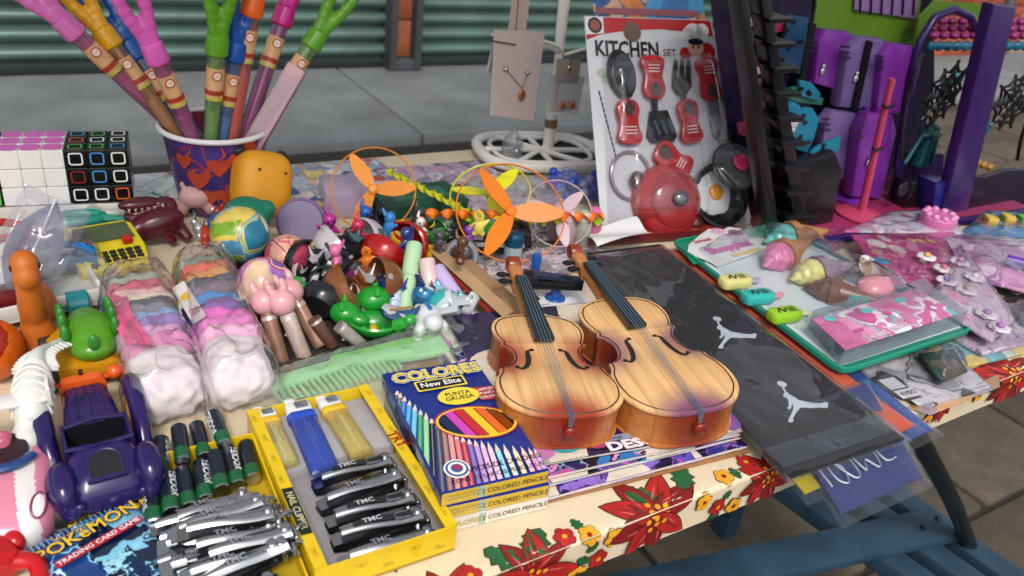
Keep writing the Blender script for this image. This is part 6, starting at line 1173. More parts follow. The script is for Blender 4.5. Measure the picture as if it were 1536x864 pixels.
# ================================================================== goods: stand, kitchen set, doll house, blister packs
# --- jewellery stand
bs = at(820, 236, 0); st = thing('jewellery_stand', 'white metal rack with oval base hung with jewellery cards', 'display stand', bs)
M_wm = plain('e2ddd6', .4, 0, .1, 30); c0_ = at(808, 238, 0) - bs
A, B, Cc, Dd = [at(*p, .012) - bs for p in ((722, 222), (895, 224), (820, 203), (808, 268))]
cx_, cy_ = c0_.x, c0_.y; rx_ = (B - A).length / 2; rot = hdg(A, B); ry_ = .068
sg_ = lambda q: math.copysign(abs(q) ** .62, q)
def ov(k, z, n=48): return [(cx_ + k * (rx_ * sg_(math.cos(t)) * math.cos(rot) - ry_ * sg_(math.sin(t)) * math.sin(rot)), cy_ + k * (rx_ * sg_(math.cos(t)) * math.sin(rot) + ry_ * sg_(math.sin(t)) * math.cos(rot)), z) for t in [2 * math.pi * q / n for q in range(n)]]
MB().tube(ov(1, .012), .008, 10, closed=True).build('base_ring', M_wm, st); MB().tube(ov(.80, .014), .0035, 8, closed=True).build('inner_ring', M_wm, st)
for t in (0, 55, 90, 125):
    a = rad(t); p, q = [Vector((cx_ + s * (rx_ * math.cos(a) * math.cos(rot) - ry_ * math.sin(a) * math.sin(rot)), cy_ + s * (rx_ * math.cos(a) * math.sin(rot) + ry_ * math.sin(a) * math.cos(rot)), .014)) for s in (-.98, .98)]; MB().tube([p, q], .0042, 8).build('spoke', M_wm, st)
MB().prism([(p[0], p[1]) for p in ov(.96, 0)], .006, .009).build('base_plate', plain('1b1d21', .6), st)
pt = atY(856, -60, bs.y) - bs; MB().tube([(0, 0, .01), (pt.x * .3, 0, pt.z * .3)], .0085, 12).build('post_sleeve', M_wm, st); MB().tube([(pt.x * .28, 0, pt.z * .28), (pt.x, 0, pt.z)], .0062, 12).build('post', M_wm, st); MB().tube([(pt.x * .3 - .006, .002, pt.z * .6), (pt.x - .008, .002, pt.z)], .004, 10).build('side_post', M_wm, st)
jn = atY(846, 82, bs.y) - bs
for e in ((738, 52), (800, 58), (900, 72)): q = atY(*e, bs.y - .02) - bs; MB().tube(spline([jn, jn.lerp(q, .5) + Vector((0, -.01, .006)), q], 6), .0022, 8).build('arm', M_wm, st)
MB().lathe([(.0095, 0), (.0095, .012), (.007, .014)], 12).build('collar', plain('7a5a48', .6), st).location = (pt.x * .17, 0, pt.z * .17)
def hang(name, pxs, Y, label, col, extra=None, th=.0012, grp='cards on the jewellery stand', mat=None):
    P = [atY(*p, Y) for p in pxs]; o = P[0].copy(); r = thing(name, label, 'jewellery card', o, 0, grp); pl = [(p.x - o.x, p.z - o.z) for p in P]
    MB(RX(rad(90))).prism(pl, 0, th, 0).build('card', mat or plain(col, .6, 0, .06, 60), r); MB(RX(rad(90)) @ TR(0, 0, th + .0012)).flat([(x * 1.02, y * 1.02 + .0008) for x, y in pl], 0).build('clear_bag', film('f4f2f2', .10, .7, .1, .3, 80), r)
    return r, (lambda px, py: Vector((atY(px, py, Y).x - o.x, 0, atY(px, py, Y).z - o.z)))
Ys = bs.y - .024
r, m = hang('necklace_card', [(735, 172), (800, 181), (816, 48), (741, 45)], Ys, 'pale pink card with fine chain and copper pendant', 'd6c4bd')
a, b, c = m(757, 103), m(782, 132), m(790, 108); MB().tube([a + Vector((0, -.003, 0)), b + Vector((0, -.003, 0)), c + Vector((0, -.003, 0))], .0006, 5).build('chain', plain('8a7468', .3, .8), r); q = m(781, 142); MB(TR(q.x, -.004, q.z)).ell((0, 0, 0), (.0055, .0018, .008), 14, 10).build('pendant', plain('b06a40', .3, .6), r)
for e in (a, c): MB().ell((e.x, -.003, e.z), .0035, 10, 8).build('stud', CHROME(), r)
MB().tube([m(735, 60) + Vector((0, -.004, 0)), m(772, 66) + Vector((0, -.004, 0))], .0009, 6).build('hook_wire', plain('4a4440', .4, .6), r)
r, m = hang('necklace_card', [(762, 46), (788, 46), (796, -20), (770, -20)], Ys + .003, 'narrow pink card hanging above the pendant card', 'cbb0a4'); MB().tube([m(772, 45) + Vector((0, -.003, 0)), m(778, -18) + Vector((0, -.003, 0))], .0006, 5).build('chain', plain('7a645a', .3, .8), r)
r, m = hang('necklace_card', [(728, 110), (740, 112), (752, 60), (740, 58)], Ys + .006, 'clear grey sleeve hanging behind the pendant card', 'b4b0ae'); MB().tube([m(732, 108) + Vector((0, -.003, 0)), m(744, 62) + Vector((0, -.003, 0))], .0006, 5).build('chain', plain('7a645a', .3, .8), r)
r, m = hang('earring_card', [(832, 124), (866, 125), (871, 90), (834, 88)], Ys - .004, 'small kraft card with a silver charm', 'b39e86'); q = m(852, 103); MB().ell((q.x, -.003, q.z), (.003, .002, .006), 10, 8).build('charm', CHROME(), r); MB().tube([q + Vector((0, -.003, .005)), q + Vector((.001, -.003, .014))], .0008, 5).build('hook', CHROME(), r)
r, m = hang('earring_bag', [(822, 172), (866, 168), (876, 116), (824, 112)], Ys - .008, 'clear zip bag with two copper stud earrings', 'cbc4c0', mat=film('f0eeee', .22, .8, .1, .3, 80))
for e in ((842, 158), (857, 157)): q = m(*e); MB().ell((q.x, -.004, q.z), (.0045, .002, .0048), 12, 8).build('stud', plain('b0603c', .3, .5), r)
q = m(846, 157); MB(RX(rad(90)) @ TR(q.x, q.z, .0016)).prism(rrect(.034, .014, .001, 2), 0, .0006).build('paper', plain('d0b8ae', .6), r); MB().tube([m(822, 171) + Vector((0, -.002, 0)), m(866, 168) + Vector((0, -.002, 0))], .0022, 8).build('zip', plain('c9c8c8', .4), r)
q = at(776, 258, 0); r = thing('glass_dome', 'small clear glass dome with silver bead before the stand', 'ornament', q + Vector((.006, .03, .012)), 0); MB().lathe([(.014, 0), (.016, .012), (.013, .026), (.006, .036), (.002, .042), (0, .042)], 20).build('dome', film('e4e6ea', .12, 1.6, .05, 0), r); MB().ell((.006, -.002, .008), .007, 14, 10).build('bead', CHROME(), r); MB().lathe([(.017, -.002), (.017, .001), (0, .001)], 20).build('foot', plain('b8b4ae', .4), r)
# --- kitchen set on its card
K0 = at(903, 352, 0); K1 = at(1128, 338, 0); kx = (K1 - K0).normalized(); kf = Vector((-kx.y, kx.x, 0)); ky = (Vector((0, 0, 1)) * math.cos(rad(30)) + kf * math.sin(rad(30))).normalized(); kz = kx.cross(ky)
KM = Matrix.Translation(K0) @ Matrix((kx, ky, kz)).transposed().to_4x4(); KI = KM.inverted()
ks = thing('kitchen_set', 'toy kitchen set of red handled utensils and pot on a card', 'toy set', K0); ks.matrix_world = KM
def kp(px, py, h=0):
    o = EYE + kz * 0; d = ray(px, py); pl = K0 + kz * h; t = (pl - o).dot(kz) / d.dot(kz); q = KI @ (o + d * t); return (q.x, q.y)
def kpoly(pts): 
    p = [kp(*q) for q in pts]; ar = sum(p[i-1][0] * p[i][1] - p[i][0] * p[i-1][1] for i in range(len(p))); return p if ar > 0 else p[::-1]
def kunit(): a, b = kp(990, 200), kp(1000, 200); return (b[0] - a[0]) / 10
U = kunit()
MB().prism(kpoly([(903, 350), (1128, 336), (1066, 30), (876, 24)]), -.0012, 0, 0).build('card', plain('c6c6cc', .35, 0, .05, 30), ks)
pr_ = MB(); pr_.flat(kpoly([(876.5, 25), (1065, 31), (1070, 55), (1030, 48), (990, 44), (940, 46), (900, 52), (880, 60)]), .0003, 0); pr_.flat(kpoly([(877, 25), (904, 25), (906, 50), (879, 52)]), .0005, 1)
c = kp(892, 38); pr_.disc(*c, 10 * U, 10 * U, .0007, 2); pr_.disc(*c, 7 * U, 7 * U, .0008, 3)
t = kp(941, 75); pr_.text('KITCHEN', 27 * U, *t, .0007, 2, 0, .82, .03); t = kp(1004, 80); pr_.text('SET', 13 * U, *t, .0007, 2, 0, 1, .01)
for e in ((1040, 48, 14, 11), (1053, 46, 10, 9), (1032, 50, 9, 8), (1047, 56, 14, 8)): c = kp(*e[:2]); pr_.disc(*c, e[2] * U, e[3] * U, .0008, 1)
c = kp(1043, 72); pr_.disc(*c, 12 * U, 11 * U, .0009, 4); c = kp(1060, 78); pr_.disc(*c, 13 * U, 12 * U, .0006, 0); c = kp(1028, 80); pr_.disc(*c, 9 * U, 8 * U, .0006, 0)
c = kp(1043, 63); pr_.disc(*c, 12 * U, 4.5 * U, .0010, 2)
for e in ((1039, 71), (1047, 71)): c = kp(*e); pr_.disc(*c, 1.8 * U, 2.2 * U, .0011, 2, 8)
c = kp(948, 48); pr_.disc(*c, 13 * U, 13 * U, .0006, 5)
for e in ((905, 110), (912, 120), (1095, 240), (1100, 225), (1085, 215), (1090, 320), (1082, 140), (1090, 150)): c = kp(*e); pr_.disc(*c, 10 * U, 6 * U, .0004, 6 if e[0] > 1080 and e[1] > 200 or e[0] < 950 else 7, 12)
for k in range(12): c = kp(905 - 6 + k * 2.2, 140 + k * 8.5); pr_.rect(*c, 2.2 * U, 6 * U, .0004, 2, .2)
pr_.flat(kpoly([(1085, 300), (1118, 305), (1126, 335), (1092, 338)]), .0004, 8)
tag(pr_.build('card_print', [plain('b01c20', .35), plain('d8d4d4', .35), plain('17171b', .4), plain('8a4a3a', .4), plain('cf9f88', .5), plain('6a5048', .4), plain('9fae98', .4), plain('8f7f74', .4), plain('9a9aa4', .4)], ks), kind='stuff')
KR = plain('ab2026', .22); KB = plain('15191d', .25); KG = plain('8f9499', .2, .5)
def grip(pa, pb, wd, nm='handle'):
    a, b = kp(*pa), kp(*pb); d = Vector((b[0] - a[0], b[1] - a[1])); L = d.length; F = TR(a[0], a[1], .0) @ RZ(math.atan2(d.y, d.x)); w_ = wd * U
    pts = [(0, 0), (L*.05, w_*.42), (L*.2, w_*.55), (L*.45, w_*.40), (L*.75, w_*.5), (L*.95, w_*.36), (L, 0)]; sm = [tuple(p)[:2] for p in spline([(x, y, 0) for x, y in pts], 3)]
    out = sm + [(x, -y) for x, y in reversed(sm[1:-1])]; g = MB(F); g.prism(out[::-1], .001, .011, 0, .004); o = g.build(nm, KR, ks)
    MB(F @ TR(L*.78, 0, .0108)).prism(ellp(w_*.28, w_*.25, 14), 0, .0012).build('grip_badge', plain('4a3030', .3), o)
    for k in range(3): MB(F @ TR(L*(.25 + k*.07), 0, .0108)).box((0, 0, 0), (L*.025, w_*.5, .001)).build('grip_rib', plain('d8c8c8', .3), o)
def bar(pa, pb, wd, mat, nm): 
    a, b = kp(*pa), kp(*pb); d = Vector((b[0]-a[0], b[1]-a[1])); MB(TR(a[0], a[1], 0) @ RZ(math.atan2(d.y, d.x))).box((d.length/2, 0, .005), (d.length, wd*U, .004), 0, .001).build(nm, mat, ks)
c = kp(930, 113); MB(TR(c[0], c[1], .004) @ RZ(rad(8))).ell((0, 0, 0), (20 * U, 32 * U, .008), 24, 14).build('spoon_bowl', KB, ks); MB(TR(c[0], c[1], .0115) @ RZ(rad(8))).prism(ellp(14*U, 24*U, 20), -.002, .0009).build('spoon_hollow', plain('2a3038', .12), ks); bar((934, 140), (938, 160), 7, KB, 'neck'); grip((942, 220), (936, 150), 33)
grip((973, 84), (978, 152), 33); bar((978, 150), (980, 170), 8, KB, 'neck'); MB().prism(kpoly([(972, 168), (998, 166), (1013, 205), (1008, 214), (975, 216), (968, 206)]), .001, .006, 0, .0015).build('spatula_blade', KB, ks)
for k in range(3): a = kp(980 + k*10, 186 - k*1.5); MB(TR(a[0] + .002, a[1] - .006, .0055) @ RZ(rad(20))).prism(rrect(4*U, 20*U, 2*U, 3), 0, .0008).build('spatula_slot', plain('4c555c', .3), ks)
MB().prism(kpoly([(1006, 118), (1033, 118), (1034, 132), (1026, 144), (1014, 144), (1006, 132)]), .001, .007, 0, .0015).build('fork_head', KB, ks)
for k in range(3): MB().prism(kpoly([(1006 + k*10, 120), (1013 + k*10, 120), (1013.5 + k*9.4, 92), (1009.5 + k*9.4, 90)]), .001, .006, 0, .001).build('fork_tine', KB, ks)
bar((1021, 142), (1024, 158), 7, KB, 'neck'); grip((1035, 218), (1024, 150), 32); grip((1053, 86), (1064, 154), 31); MB().prism(kpoly([(1058, 152), (1074, 154), (1079, 190), (1076, 212), (1068, 206), (1060, 170)]), .001, .005, 0, .001).build('knife_blade', KG, ks)
c = kp(944, 264); MB(TR(c[0], c[1], .004)).tube([(28*U*math.cos(t), 30*U*math.sin(t), 0) for t in [k*math.pi/16 for k in range(32)]], .0022, 8, closed=True).build('lid_ring', plain('8d8388', .2, .3), ks)
c = kp(994, 303); PT = plain('a82c30', .18, 0, .1, 40); MB(TR(c[0], c[1], 0)).lathe([(47*U, 0), (48*U, .008), (44*U, .020), (30*U, .030), (12*U, .034), (0, .034)], 36).build('pot', PT, ks)
MB(TR(c[0], c[1], .026)).lathe([(33*U, 0), (35*U, .003), (33*U, .005), (24*U, .009), (0, .012)], 32).build('pot_lid', plain('8e2a2e', .12, 0), ks); MB(TR(c[0], c[1], .037)).ell((0, 0, .004), (11*U, 10*U, .006), 18, 12).build('lid_knob', plain('6a6e74', .1, .5), ks)
for e in ((950, 272), (1038, 336)): q = kp(*e); MB(TR(q[0], q[1], .010)).ell((0, 0, 0), (10*U, 12*U, .006), 16, 10).build('pot_ear', plain('4a1c20', .25), ks)
grip((1030, 262), (980, 222), 36, 'pot_handle')
c = kp(1072, 294); MB(TR(c[0], c[1], 0)).lathe([(38*U, 0), (42*U, .006), (43*U, .016), (40*U, .016), (37*U, .006), (0, .005)], 32).build('frying_pan', KB, ks); c = kp(1068, 292); MB(TR(c[0], c[1], .006)).ell((0, 0, 0), (28*U, 27*U, .003), 22, 8, amp=.25, freq=14).build('egg_white', plain('cfd0d2', .35), ks); MB(TR(c[0] + 0*U, c[1] + 2*U, .009)).ell((0, 0, 0), (11*U, 11*U, .004), 18, 10).build('egg_yolk', plain('d38a14', .25), ks)
c = kp(1086, 254); F = TR(c[0], c[1], .022) @ RX(rad(-14)); MB(F).lathe([(32*U, 0), (31*U, .005), (24*U, .009), (0, .011)], 32).build('pan_lid', film('b4bac2', .10, 1.6, .05, 0), ks); MB(F).tube([(32*U*math.cos(t), 32*U*math.sin(t), 0) for t in [k*math.pi/16 for k in range(32)]], .0016, 8, closed=True).build('pan_lid_rim', plain('3a3e44', .2, .4), ks); MB(F @ TR(0, 0, .012)).lathe([(10*U, 0), (12*U, .003), (10*U, .006), (0, .007)], 12).build('pan_lid_knob', plain('b02a58', .3), ks)
bl = kpoly([(908, 345), (1122, 332), (1085, 200), (1072, 78), (1050, 76), (905, 80), (900, 120), (900, 240)])
def blf(u, v):
    a, b, c_, d_ = [Vector((*kp(*q), 0)) for q in ((912, 344), (1118, 333), (1066, 80), (902, 82))]; p = a*(1-u)*(1-v) + b*u*(1-v) + c_*u*v + d_*(1-u)*v; e = min(u, 1-u, v, 1-v); k = min(1, e * 12)
    hgt = .014 if v > .47 else .036 if u < .62 else .026
    return (p.x, p.y, .001 + k * (hgt + .004 + .0016 * noise.noise(Vector((u * 9, v * 12, 2)))))
MB().grid(blf, 30, 40).build('blister', film('f6f6f8', .015, 1.3, .05, .35, 40, .04), ks, 80)
kb_ = thing('blue_card', 'blue toy card with orange print standing behind the kitchen set', 'card', K0); kb_.matrix_world = KM @ TR(.01, .0, -.03); MB().prism(kpoly([(905, 330), (1105, 320), (1062, -40), (896, -40)]), -.001, 0, 0).build('card', busy(['2a6fa8', '3a8fc0', 'c87a40', '1f5a90', 'd0a080', '60b0d0'], 26, .05, .35, 6), kb_)
MB(TR(0, 0, .0)).prism(kpoly([(900, 8), (1058, 14), (1060, 4), (898, -2)]), .0002, .0008).build('card_edge', plain('8a4a58', .4), kb_)
# red card under it
rcd = thing('red_card', 'dark red flat packet under the foot of the kitchen set', 'packet', at(900, 366, .001), hdg(at(900, 366), at(1130, 350))); MB().box((.10, .02, .003), (.21, .05, .006), 0, .001).build('packet', plain('5a1a1c', .4), rcd); MB().rect(.1, .02, .16, .03, .0064).build('label', plain('8a3026', .4), rcd)
# --- gothic doll house
dh = thing('doll_house', 'purple and black gothic doll house with coffin lockers and webs', 'doll house', (0, 0, 0))
def wp_(pts, Y): 
    p = [(atY(*q, Y).x, atY(*q, Y).z) for q in pts]; ar = sum(p[i-1][0] * p[i][1] - p[i][0] * p[i-1][1] for i in range(len(p))); return p if ar > 0 else p[::-1]
def wall(nm, pts, Y, dep, mat, bev=0, par=None): return MB(TR(0, Y, 0) @ RX(rad(90))).prism(wp_(pts, Y), 0, dep, 0, bev).build(nm, mat, par or dh)
DG = plain('5a8018', .5, 0, .1, 10); DP = plain('2a1654', .35, 0, .1, 20); DV = plain('6e2a8a', .32, 0, .1, 20); DL = plain('665284', .35, 0, .1, 20); DK = plain('0d0c11', .4); DT = plain('14708c', .38, 0, .15, 30); DPK = plain('8a2a52', .4, 0, .12, 12); DD = plain('1d1230', .45, 0, .2, 8)
YW = .715
# floor, back wall, side panel
f0 = [at(*p, 0) for p in ((1185, 345), (1345, 352), (1420, 318), (1560, 330), (1600, 260))]
MB().prism([(at(1150, 348, 0).x, .585), (1.32, .555), (1.32, .74), (.80, .74)], T + .001, T + .008, 0, .002).build('floor', DPK, dh)
MB().prism([(at(1150, 350, 0).x, .575), (1.32, .545), (1.32, .5545), (at(1150, 348, 0).x, .5845)], T + .001, T + .011, 0, .002).build('floor_rim', DP, dh)
wall('back_wall', [(1150, 0 - 60), (1398, -60), (1398, 120), (1360, 330), (1150, 330)], YW + .012, .004, DD); wall('green_wall', [(1222, 8), (1376, 26), (1385, -60), (1225, -60)], YW + .006, .003, DG); wall('green_wall', [(1222, 8), (1376, 26), (1362, 100), (1210, 90)], YW + .0062, .003, DG)
wall('green_wall', [(1376, 26), (1400, 0), (1476, 6), (1470, 30), (1452, 22), (1420, 12), (1394, 30), (1378, 70), (1368, 100), (1362, 100)], YW - .02, .003, DG)
wb_ = wall('barred_window', [(1280, 14), (1372, 28), (1376, -40), (1284, -40)], YW, .002, plain('8a6a9c', .3))
for k in range(6): a, b = atY(1290 + k * 16, 22, YW - .004), atY(1294 + k * 16, -40, YW - .004); MB().tube([a, b], .0013, 6).build('window_bar', plain('24143c', .4), wb_)
def locker(pts, Y, mat, slots, lock, nm='coffin_locker'):
    o = wall(nm, pts, Y, .020, mat, .004)
    for k in range(3): q = atY(slots[0] + k * .6, slots[1] + k * 8, Y - .0205); MB(TR(q.x, q.y, q.z) @ RX(rad(90)) @ RZ(rad(-4))).prism(rrect(.017, .0028, .001, 2), 0, .0015).build('vent', plain('2c1840', .4), o)
    q = atY(*lock, Y - .022); MB(TR(q.x, q.y, q.z)).ell((0, -.001, 0), (.004, .002, .005), 10, 8).ell((0, -.001, .007), (.003, .0015, .003), 10, 6).build('padlock', plain('a9a4ac', .25, .5), o)
locker([(1222, 40), (1258, 43), (1262, 62), (1247, 132), (1205, 120), (1210, 60)], YW - .004, DV, (1218, 60), (1233, 107)); locker([(1276, 50), (1308, 54), (1312, 72), (1292, 160), (1242, 155), (1254, 72)], YW - .018, DL, (1267, 70), (1283, 118)); locker([(1322, 60), (1360, 66), (1365, 90), (1345, 165), (1298, 165), (1306, 80)], YW - .030, DV, (1318, 84), (1338, 130))
locker([(1236, 160), (1268, 164), (1272, 182), (1252, 262), (1212, 268), (1220, 180)], YW - .026, DL, (1238, 178), (1246, 240)); locker([(1286, 164), (1322, 166), (1328, 190), (1306, 292), (1262, 288), (1274, 190)], YW - .046, DV, (1286, 190), (1302, 244))
wall('locker_frame', [(1196, 30), (1206, 30), (1190, 130), (1180, 130)], YW - .006, .02, DK); wall('locker_frame', [(1300, 60), (1306, 62), (1284, 164), (1276, 164)], YW - .040, .004, DK)
# black stair tower with shelves
YT = .625
for pts in ([(1088, -20), (1100, -20), (1152, 338), (1136, 340)], [(1118, -20), (1134, -20), (1196, 330), (1176, 332)]): wall('tower_post', pts, YT, .02, DK, .002)
for k in range(9):
    y = 10 + k * 36; x = 1092 + (y * .14); wall('tower_step', [(x, y), (x + 36, y - 1), (x + 37, y + 6), (x + 1, y + 7)], YT + .03, .06, DK, .001)
wall('tower_block', [(1142, 225), (1200, 205), (1212, 232), (1196, 330), (1140, 335)], YT + .05, .06, DK, .004)
wall('tower_back', [(1060, -40), (1215, -40), (1212, 330), (1110, 340)], YT + .085, .003, DD)
for k, (pts, c) in enumerate((([(1130, 46), (1168, 30), (1160, 62), (1132, 70)], '8a2450'), ([(1150, 44), (1166, 40), (1160, 58), (1148, 60)], '5a3a8a'), ([(1116, 86), (1136, 82), (1140, 106), (1120, 110)], 'b08a78'), ([(1140, 94), (1166, 92), (1150, 112), (1138, 112)], '7a1c48'), ([(1112, 118), (1142, 118), (1142, 134), (1114, 134)], '9a8aa0'), ([(1104, 184), (1122, 180), (1126, 204), (1106, 200)], 'b03060'), ([(1126, 192), (1152, 196), (1152, 206), (1128, 206)], 'b03060'), ([(1106, 20), (1122, 18), (1124, 36), (1108, 38)], '8a8a90'), ([(1128, 166), (1150, 164), (1152, 178), (1130, 178)], '3a3438'))): wall('shelf_ornament', pts, YT + .07, .012, plain(c, .35), .002)
# teal lace pieces
def lace(pts, Y, dep, nm='lace_panel', mat=None, holes=7, seed=0):
    o = wall(nm, pts, Y, dep, mat or DT, .001); rn = random.Random(seed); xs = [p[0] for p in pts]; ys = [p[1] for p in pts]
    for k in range(holes): q = atY(rn.uniform(min(xs) + 8, max(xs) - 8), rn.uniform(min(ys) + 8, max(ys) - 8), Y - dep - .0004); MB(TR(q.x, q.y, q.z) @ RX(rad(90))).prism(ellp(.004, .003, 6, a0=k), -.001, .0006).build('lace_hole', DK, o)
    return o
lace([(1168, 166), (1184, 150), (1196, 158), (1212, 160), (1222, 176), (1214, 205), (1204, 226), (1190, 222), (1172, 205), (1176, 190)], YT + .02, .008, seed=1); sk = atY(1188, 188, YT + .008); MB(TR(*sk)).ell((0, 0, .003), (.010, .005, .009), 14, 10).ell((0, -.001, -.005), (.006, .004, .005), 12, 8).build('skull', plain('b4b0b4', .4), dh)
lace([(1203, 240), (1220, 220), (1236, 212), (1256, 204), (1254, 222), (1238, 238)], YT + .01, .006, holes=5, seed=2); lace([(1178, 20), (1210, 26), (1206, 60), (1196, 110), (1170, 100), (1164, 78), (1176, 50)], YT + .055, .004, mat=plain('123a5c', .4), seed=3); lace([(1160, 138), (1190, 128), (1230, 146), (1228, 156), (1190, 152)], YT + .05, .006, 'ledge', plain('1c6a54', .4), 2, 4); lace([(1194, 118), (1212, 122), (1226, 138), (1222, 150), (1196, 142)], YT + .045, .006, holes=4, seed=5)
# right frame, arch, canopy, webs
YF = .60
wall('corner_post', [(1398, 322), (1432, 324), (1506, 6), (1472, 2)], YF, .018, plain('331c58', .35, 0, .12, 10), .003); MB(TR(0, 0, 0)).tube([atY(*p, YF + .06) for p in ((1345, 250), (1366, 120), (1380, 62), (1402, 26), (1430, 14), (1455, 24), (1466, 44))], .0055, 10).build('arch', DP, dh)
wall('side_panel', [(1404, 330), (1560, 338), (1560, 250), (1500, 252), (1470, 262), (1425, 258)], YF - .004, .01, plain('1a1024', .45, 0, .2, 10), .002); wall('inner_floor', [(1330, 300), (1410, 305), (1412, 230), (1350, 226)], YF + .07, .004, plain('281a4a', .45)); wall('inner_block', [(1372, 318), (1398, 320), (1402, 262), (1376, 262)], YF + .02, .03, plain('1d1a6a', .4), .002)
wall('speaker_box', [(1332, 300), (1368, 304), (1376, 268), (1342, 264)], YF + .045, .03, DK, .003); q = atY(1354, 284, YF + .013); MB(TR(q.x, q.y, q.z) @ RX(rad(90))).lathe([(.011, 0), (.010, .002), (.004, .001), (0, .003)], 18).build('speaker_cone', plain('1f1d24', .3), dh)
cn = [(1386, 66), (1400, 60), (1450, 66), (1560, 70), (1560, 58), (1392, 50)]
mb = MB(); a, b = atY(1388, 62, YF + .08), atY(1580, 62, YF + .02); n = 16
for k in range(n): p = a.lerp(b, k / (n - 1)); mb.ell((p.x, p.y - .01, p.z - .004), (.008, .006, .008), 10, 8)
soft('canopy_fringe', mb, plain('12607c', .4), dh, .003, 2)
for j in range(3):
    for k in range(13): p = a.lerp(b, (k + .4 * (j % 2) + .6) / 13) + Vector((0, .012 * j, .008 + .007 * j)); o = MB().ell((0, 0, 0), (.0085, .007, .0055), 10, 7).build('canopy_shingle', plain('8f2268', .4), dh); o.location = p
def web(px, py, Y, R_, seed):
    c = atY(px, py, Y); o = None; mb = MB(); rn = random.Random(seed); n = 10; tips = []
    for k in range(n): a = 2 * math.pi * k / n + .2; L = R_ * rn.uniform(.82, 1.12); tips.append(Vector((L * math.cos(a), 0, L * math.sin(a)))); mb.tube([(0, 0, 0), tuple(tips[-1])], .0022, 6)
    for s in (.35, .62, .88):
        P = []
        for k in range(n): a, b = tips[k] * s, tips[(k + 1) % n] * s; P += [a, (a + b) * .5 * .84]
        mb.tube(P, .0021, 6, closed=True)
    mb.ell((0, 0, 0), .005, 10, 8); w_ = mb.build('web', DK, dh); w_.location = c
web(1416, 142, YF + .03, .046, 1); web(1520, 150, YF + .01, .050, 2)
for pts in ([(1352, 240), (1356, 170), (1370, 110), (1384, 80)], [(1455, 236), (1462, 170), (1474, 120), (1488, 90)], [(1526, 240), (1534, 200), (1560, 130)]): MB().tube(spline([atY(*p, YF + .03) for p in pts], 6), .0028, 8).build('iron_rod', DK, dh)
mb = MB(); q = atY(1396, 200, YF + .05); mb.ell((0, 0, 0), (.022, .014, .007)); mb.ell((0, 0, .010), (.012, .010, .006)); mb.tube([(0, 0, 0), (.0, 0, -.05)], [.009, .012], 10); mb.tube([(-.018, 0, 0), (-.038, 0, -.045)], .004, 8); mb.tube([(.018, 0, 0), (.03, 0, -.05)], .004, 8); soft('table_ornament', mb, plain('12595c', .35), dh, .002).location = q
for px, py in ((1435, 118), (1420, 128), (1470, 140), (1480, 190)): q = atY(px, py, YF + .05); MB(TR(*q)).ell((0, 0, 0), (.010, .006, .012), 12, 8).build('lamp_ornament', plain('187f88', .35), dh)
mb = MB(); 
for k in range(7): q = atY(1436 + k * 9, 250 - 6 * math.sin(k * .6), YF + .0); mb.ell((q.x, q.y + .006, q.z), (.008, .006, .006), 10, 7)
soft('gold_trim', mb, plain('9a6a1c', .4), dh, .002, 2)
# doll display rods and slipper
def rod(pb, ptop, col, label, rr, Yb=None, clips=()):
    B_ = at(*pb, .010); r = thing('doll_stand', label, 'doll stand', B_, 0, 'doll stands in the doll house'); m = plain(col, .35); tp = atY(*ptop, B_.y) - B_
    MB().lathe([(rr, 0), (rr, .002), (rr * .75, .005), (rr * .3, .007), (0, .007)], 28).build('foot', m, r); MB().tube([(0, 0, .005), tuple(tp * .55), tuple(tp)], [.0042, .0038, .0034], 10, sq=1.4).build('rod', m, r)
    for k in clips: q = tp * k; MB().tube(spline([(q.x - .016, -.006, q.z + .002), (q.x - .006, -.006, q.z - .001), (q.x + .008, -.006, q.z + .001)], 4), .0022, 6).build('clip', DK, r)
rod((1290, 322), (1338, 118), 'b84060', 'pink doll display rod on a round foot', .034, clips=(.82, .52)); rod((1272, 296), (1300, 160), '6a2490', 'purple doll display rod on a round foot', .030)
r = put('skull_slipper', 'white slipper with black skull eyes on the doll house floor', 'slipper', 1210, 330, .009, rad(-8)); mb = MB(); mb.ell((0, 0, .008), (.020, .014, .008)); mb.ell((-.010, .006, .010), (.010, .010, .008)); mb.ell((.010, .004, .008), (.012, .010, .007)); soft('sole', mb, plain('b8b2b8', .4), r, .0016)
for s in (-1, 1): MB(TR(s * .006, -.004, .0155)).ell((0, 0, 0), (.004, .003, .0014), 10, 6).build('eye_patch', plain('0c0b10', .4), r)
MB().box((0, 0, .001), (.034, .022, .002), 0, .0008).build('tread', plain('17151a', .5), r)
# --- ice cream erasers in a teal blister tray
def quad(cs, z): 
    Q = [at(*c, z) for c in cs]; A_ = Q[0].copy(); rz_ = hdg(Q[0], Q[1]); iv = (Matrix.Translation(A_) @ RZ(rz_)).inverted(); return A_, rz_, [iv @ q for q in Q]
A_, rzz, q = quad([(1262, 560), (1458, 496), (1170, 338), (1008, 364)], .020); ic = thing('blister_pack', 'teal tray of ice cream erasers under a clear blister', 'blister pack', A_, rzz)
TE = plain('148066', .4, 0, .08, 30); cn_ = (sum(p.x for p in q) / 4, sum(p.y for p in q) / 4); qp = [(p.x, p.y) for p in q]
rb2 = []
for i in range(4):
    p, a, b = Vector(qp[i]), Vector(qp[i-1]), Vector(qp[(i+1) % 4]); e1 = p + (a - p).normalized() * .012; e2 = p + (b - p).normalized() * .012; rb2 += [tuple(e1), tuple((e1 + e2 + p * 2) / 4), tuple(e2)]
MB().prism(rb2, -.003, .0, 0).build('tray', TE, ic); MB().tube([(x, y, .001) for x, y in rb2], .0032, 8, closed=True, sq=.7).build('tray_rim', TE, ic)
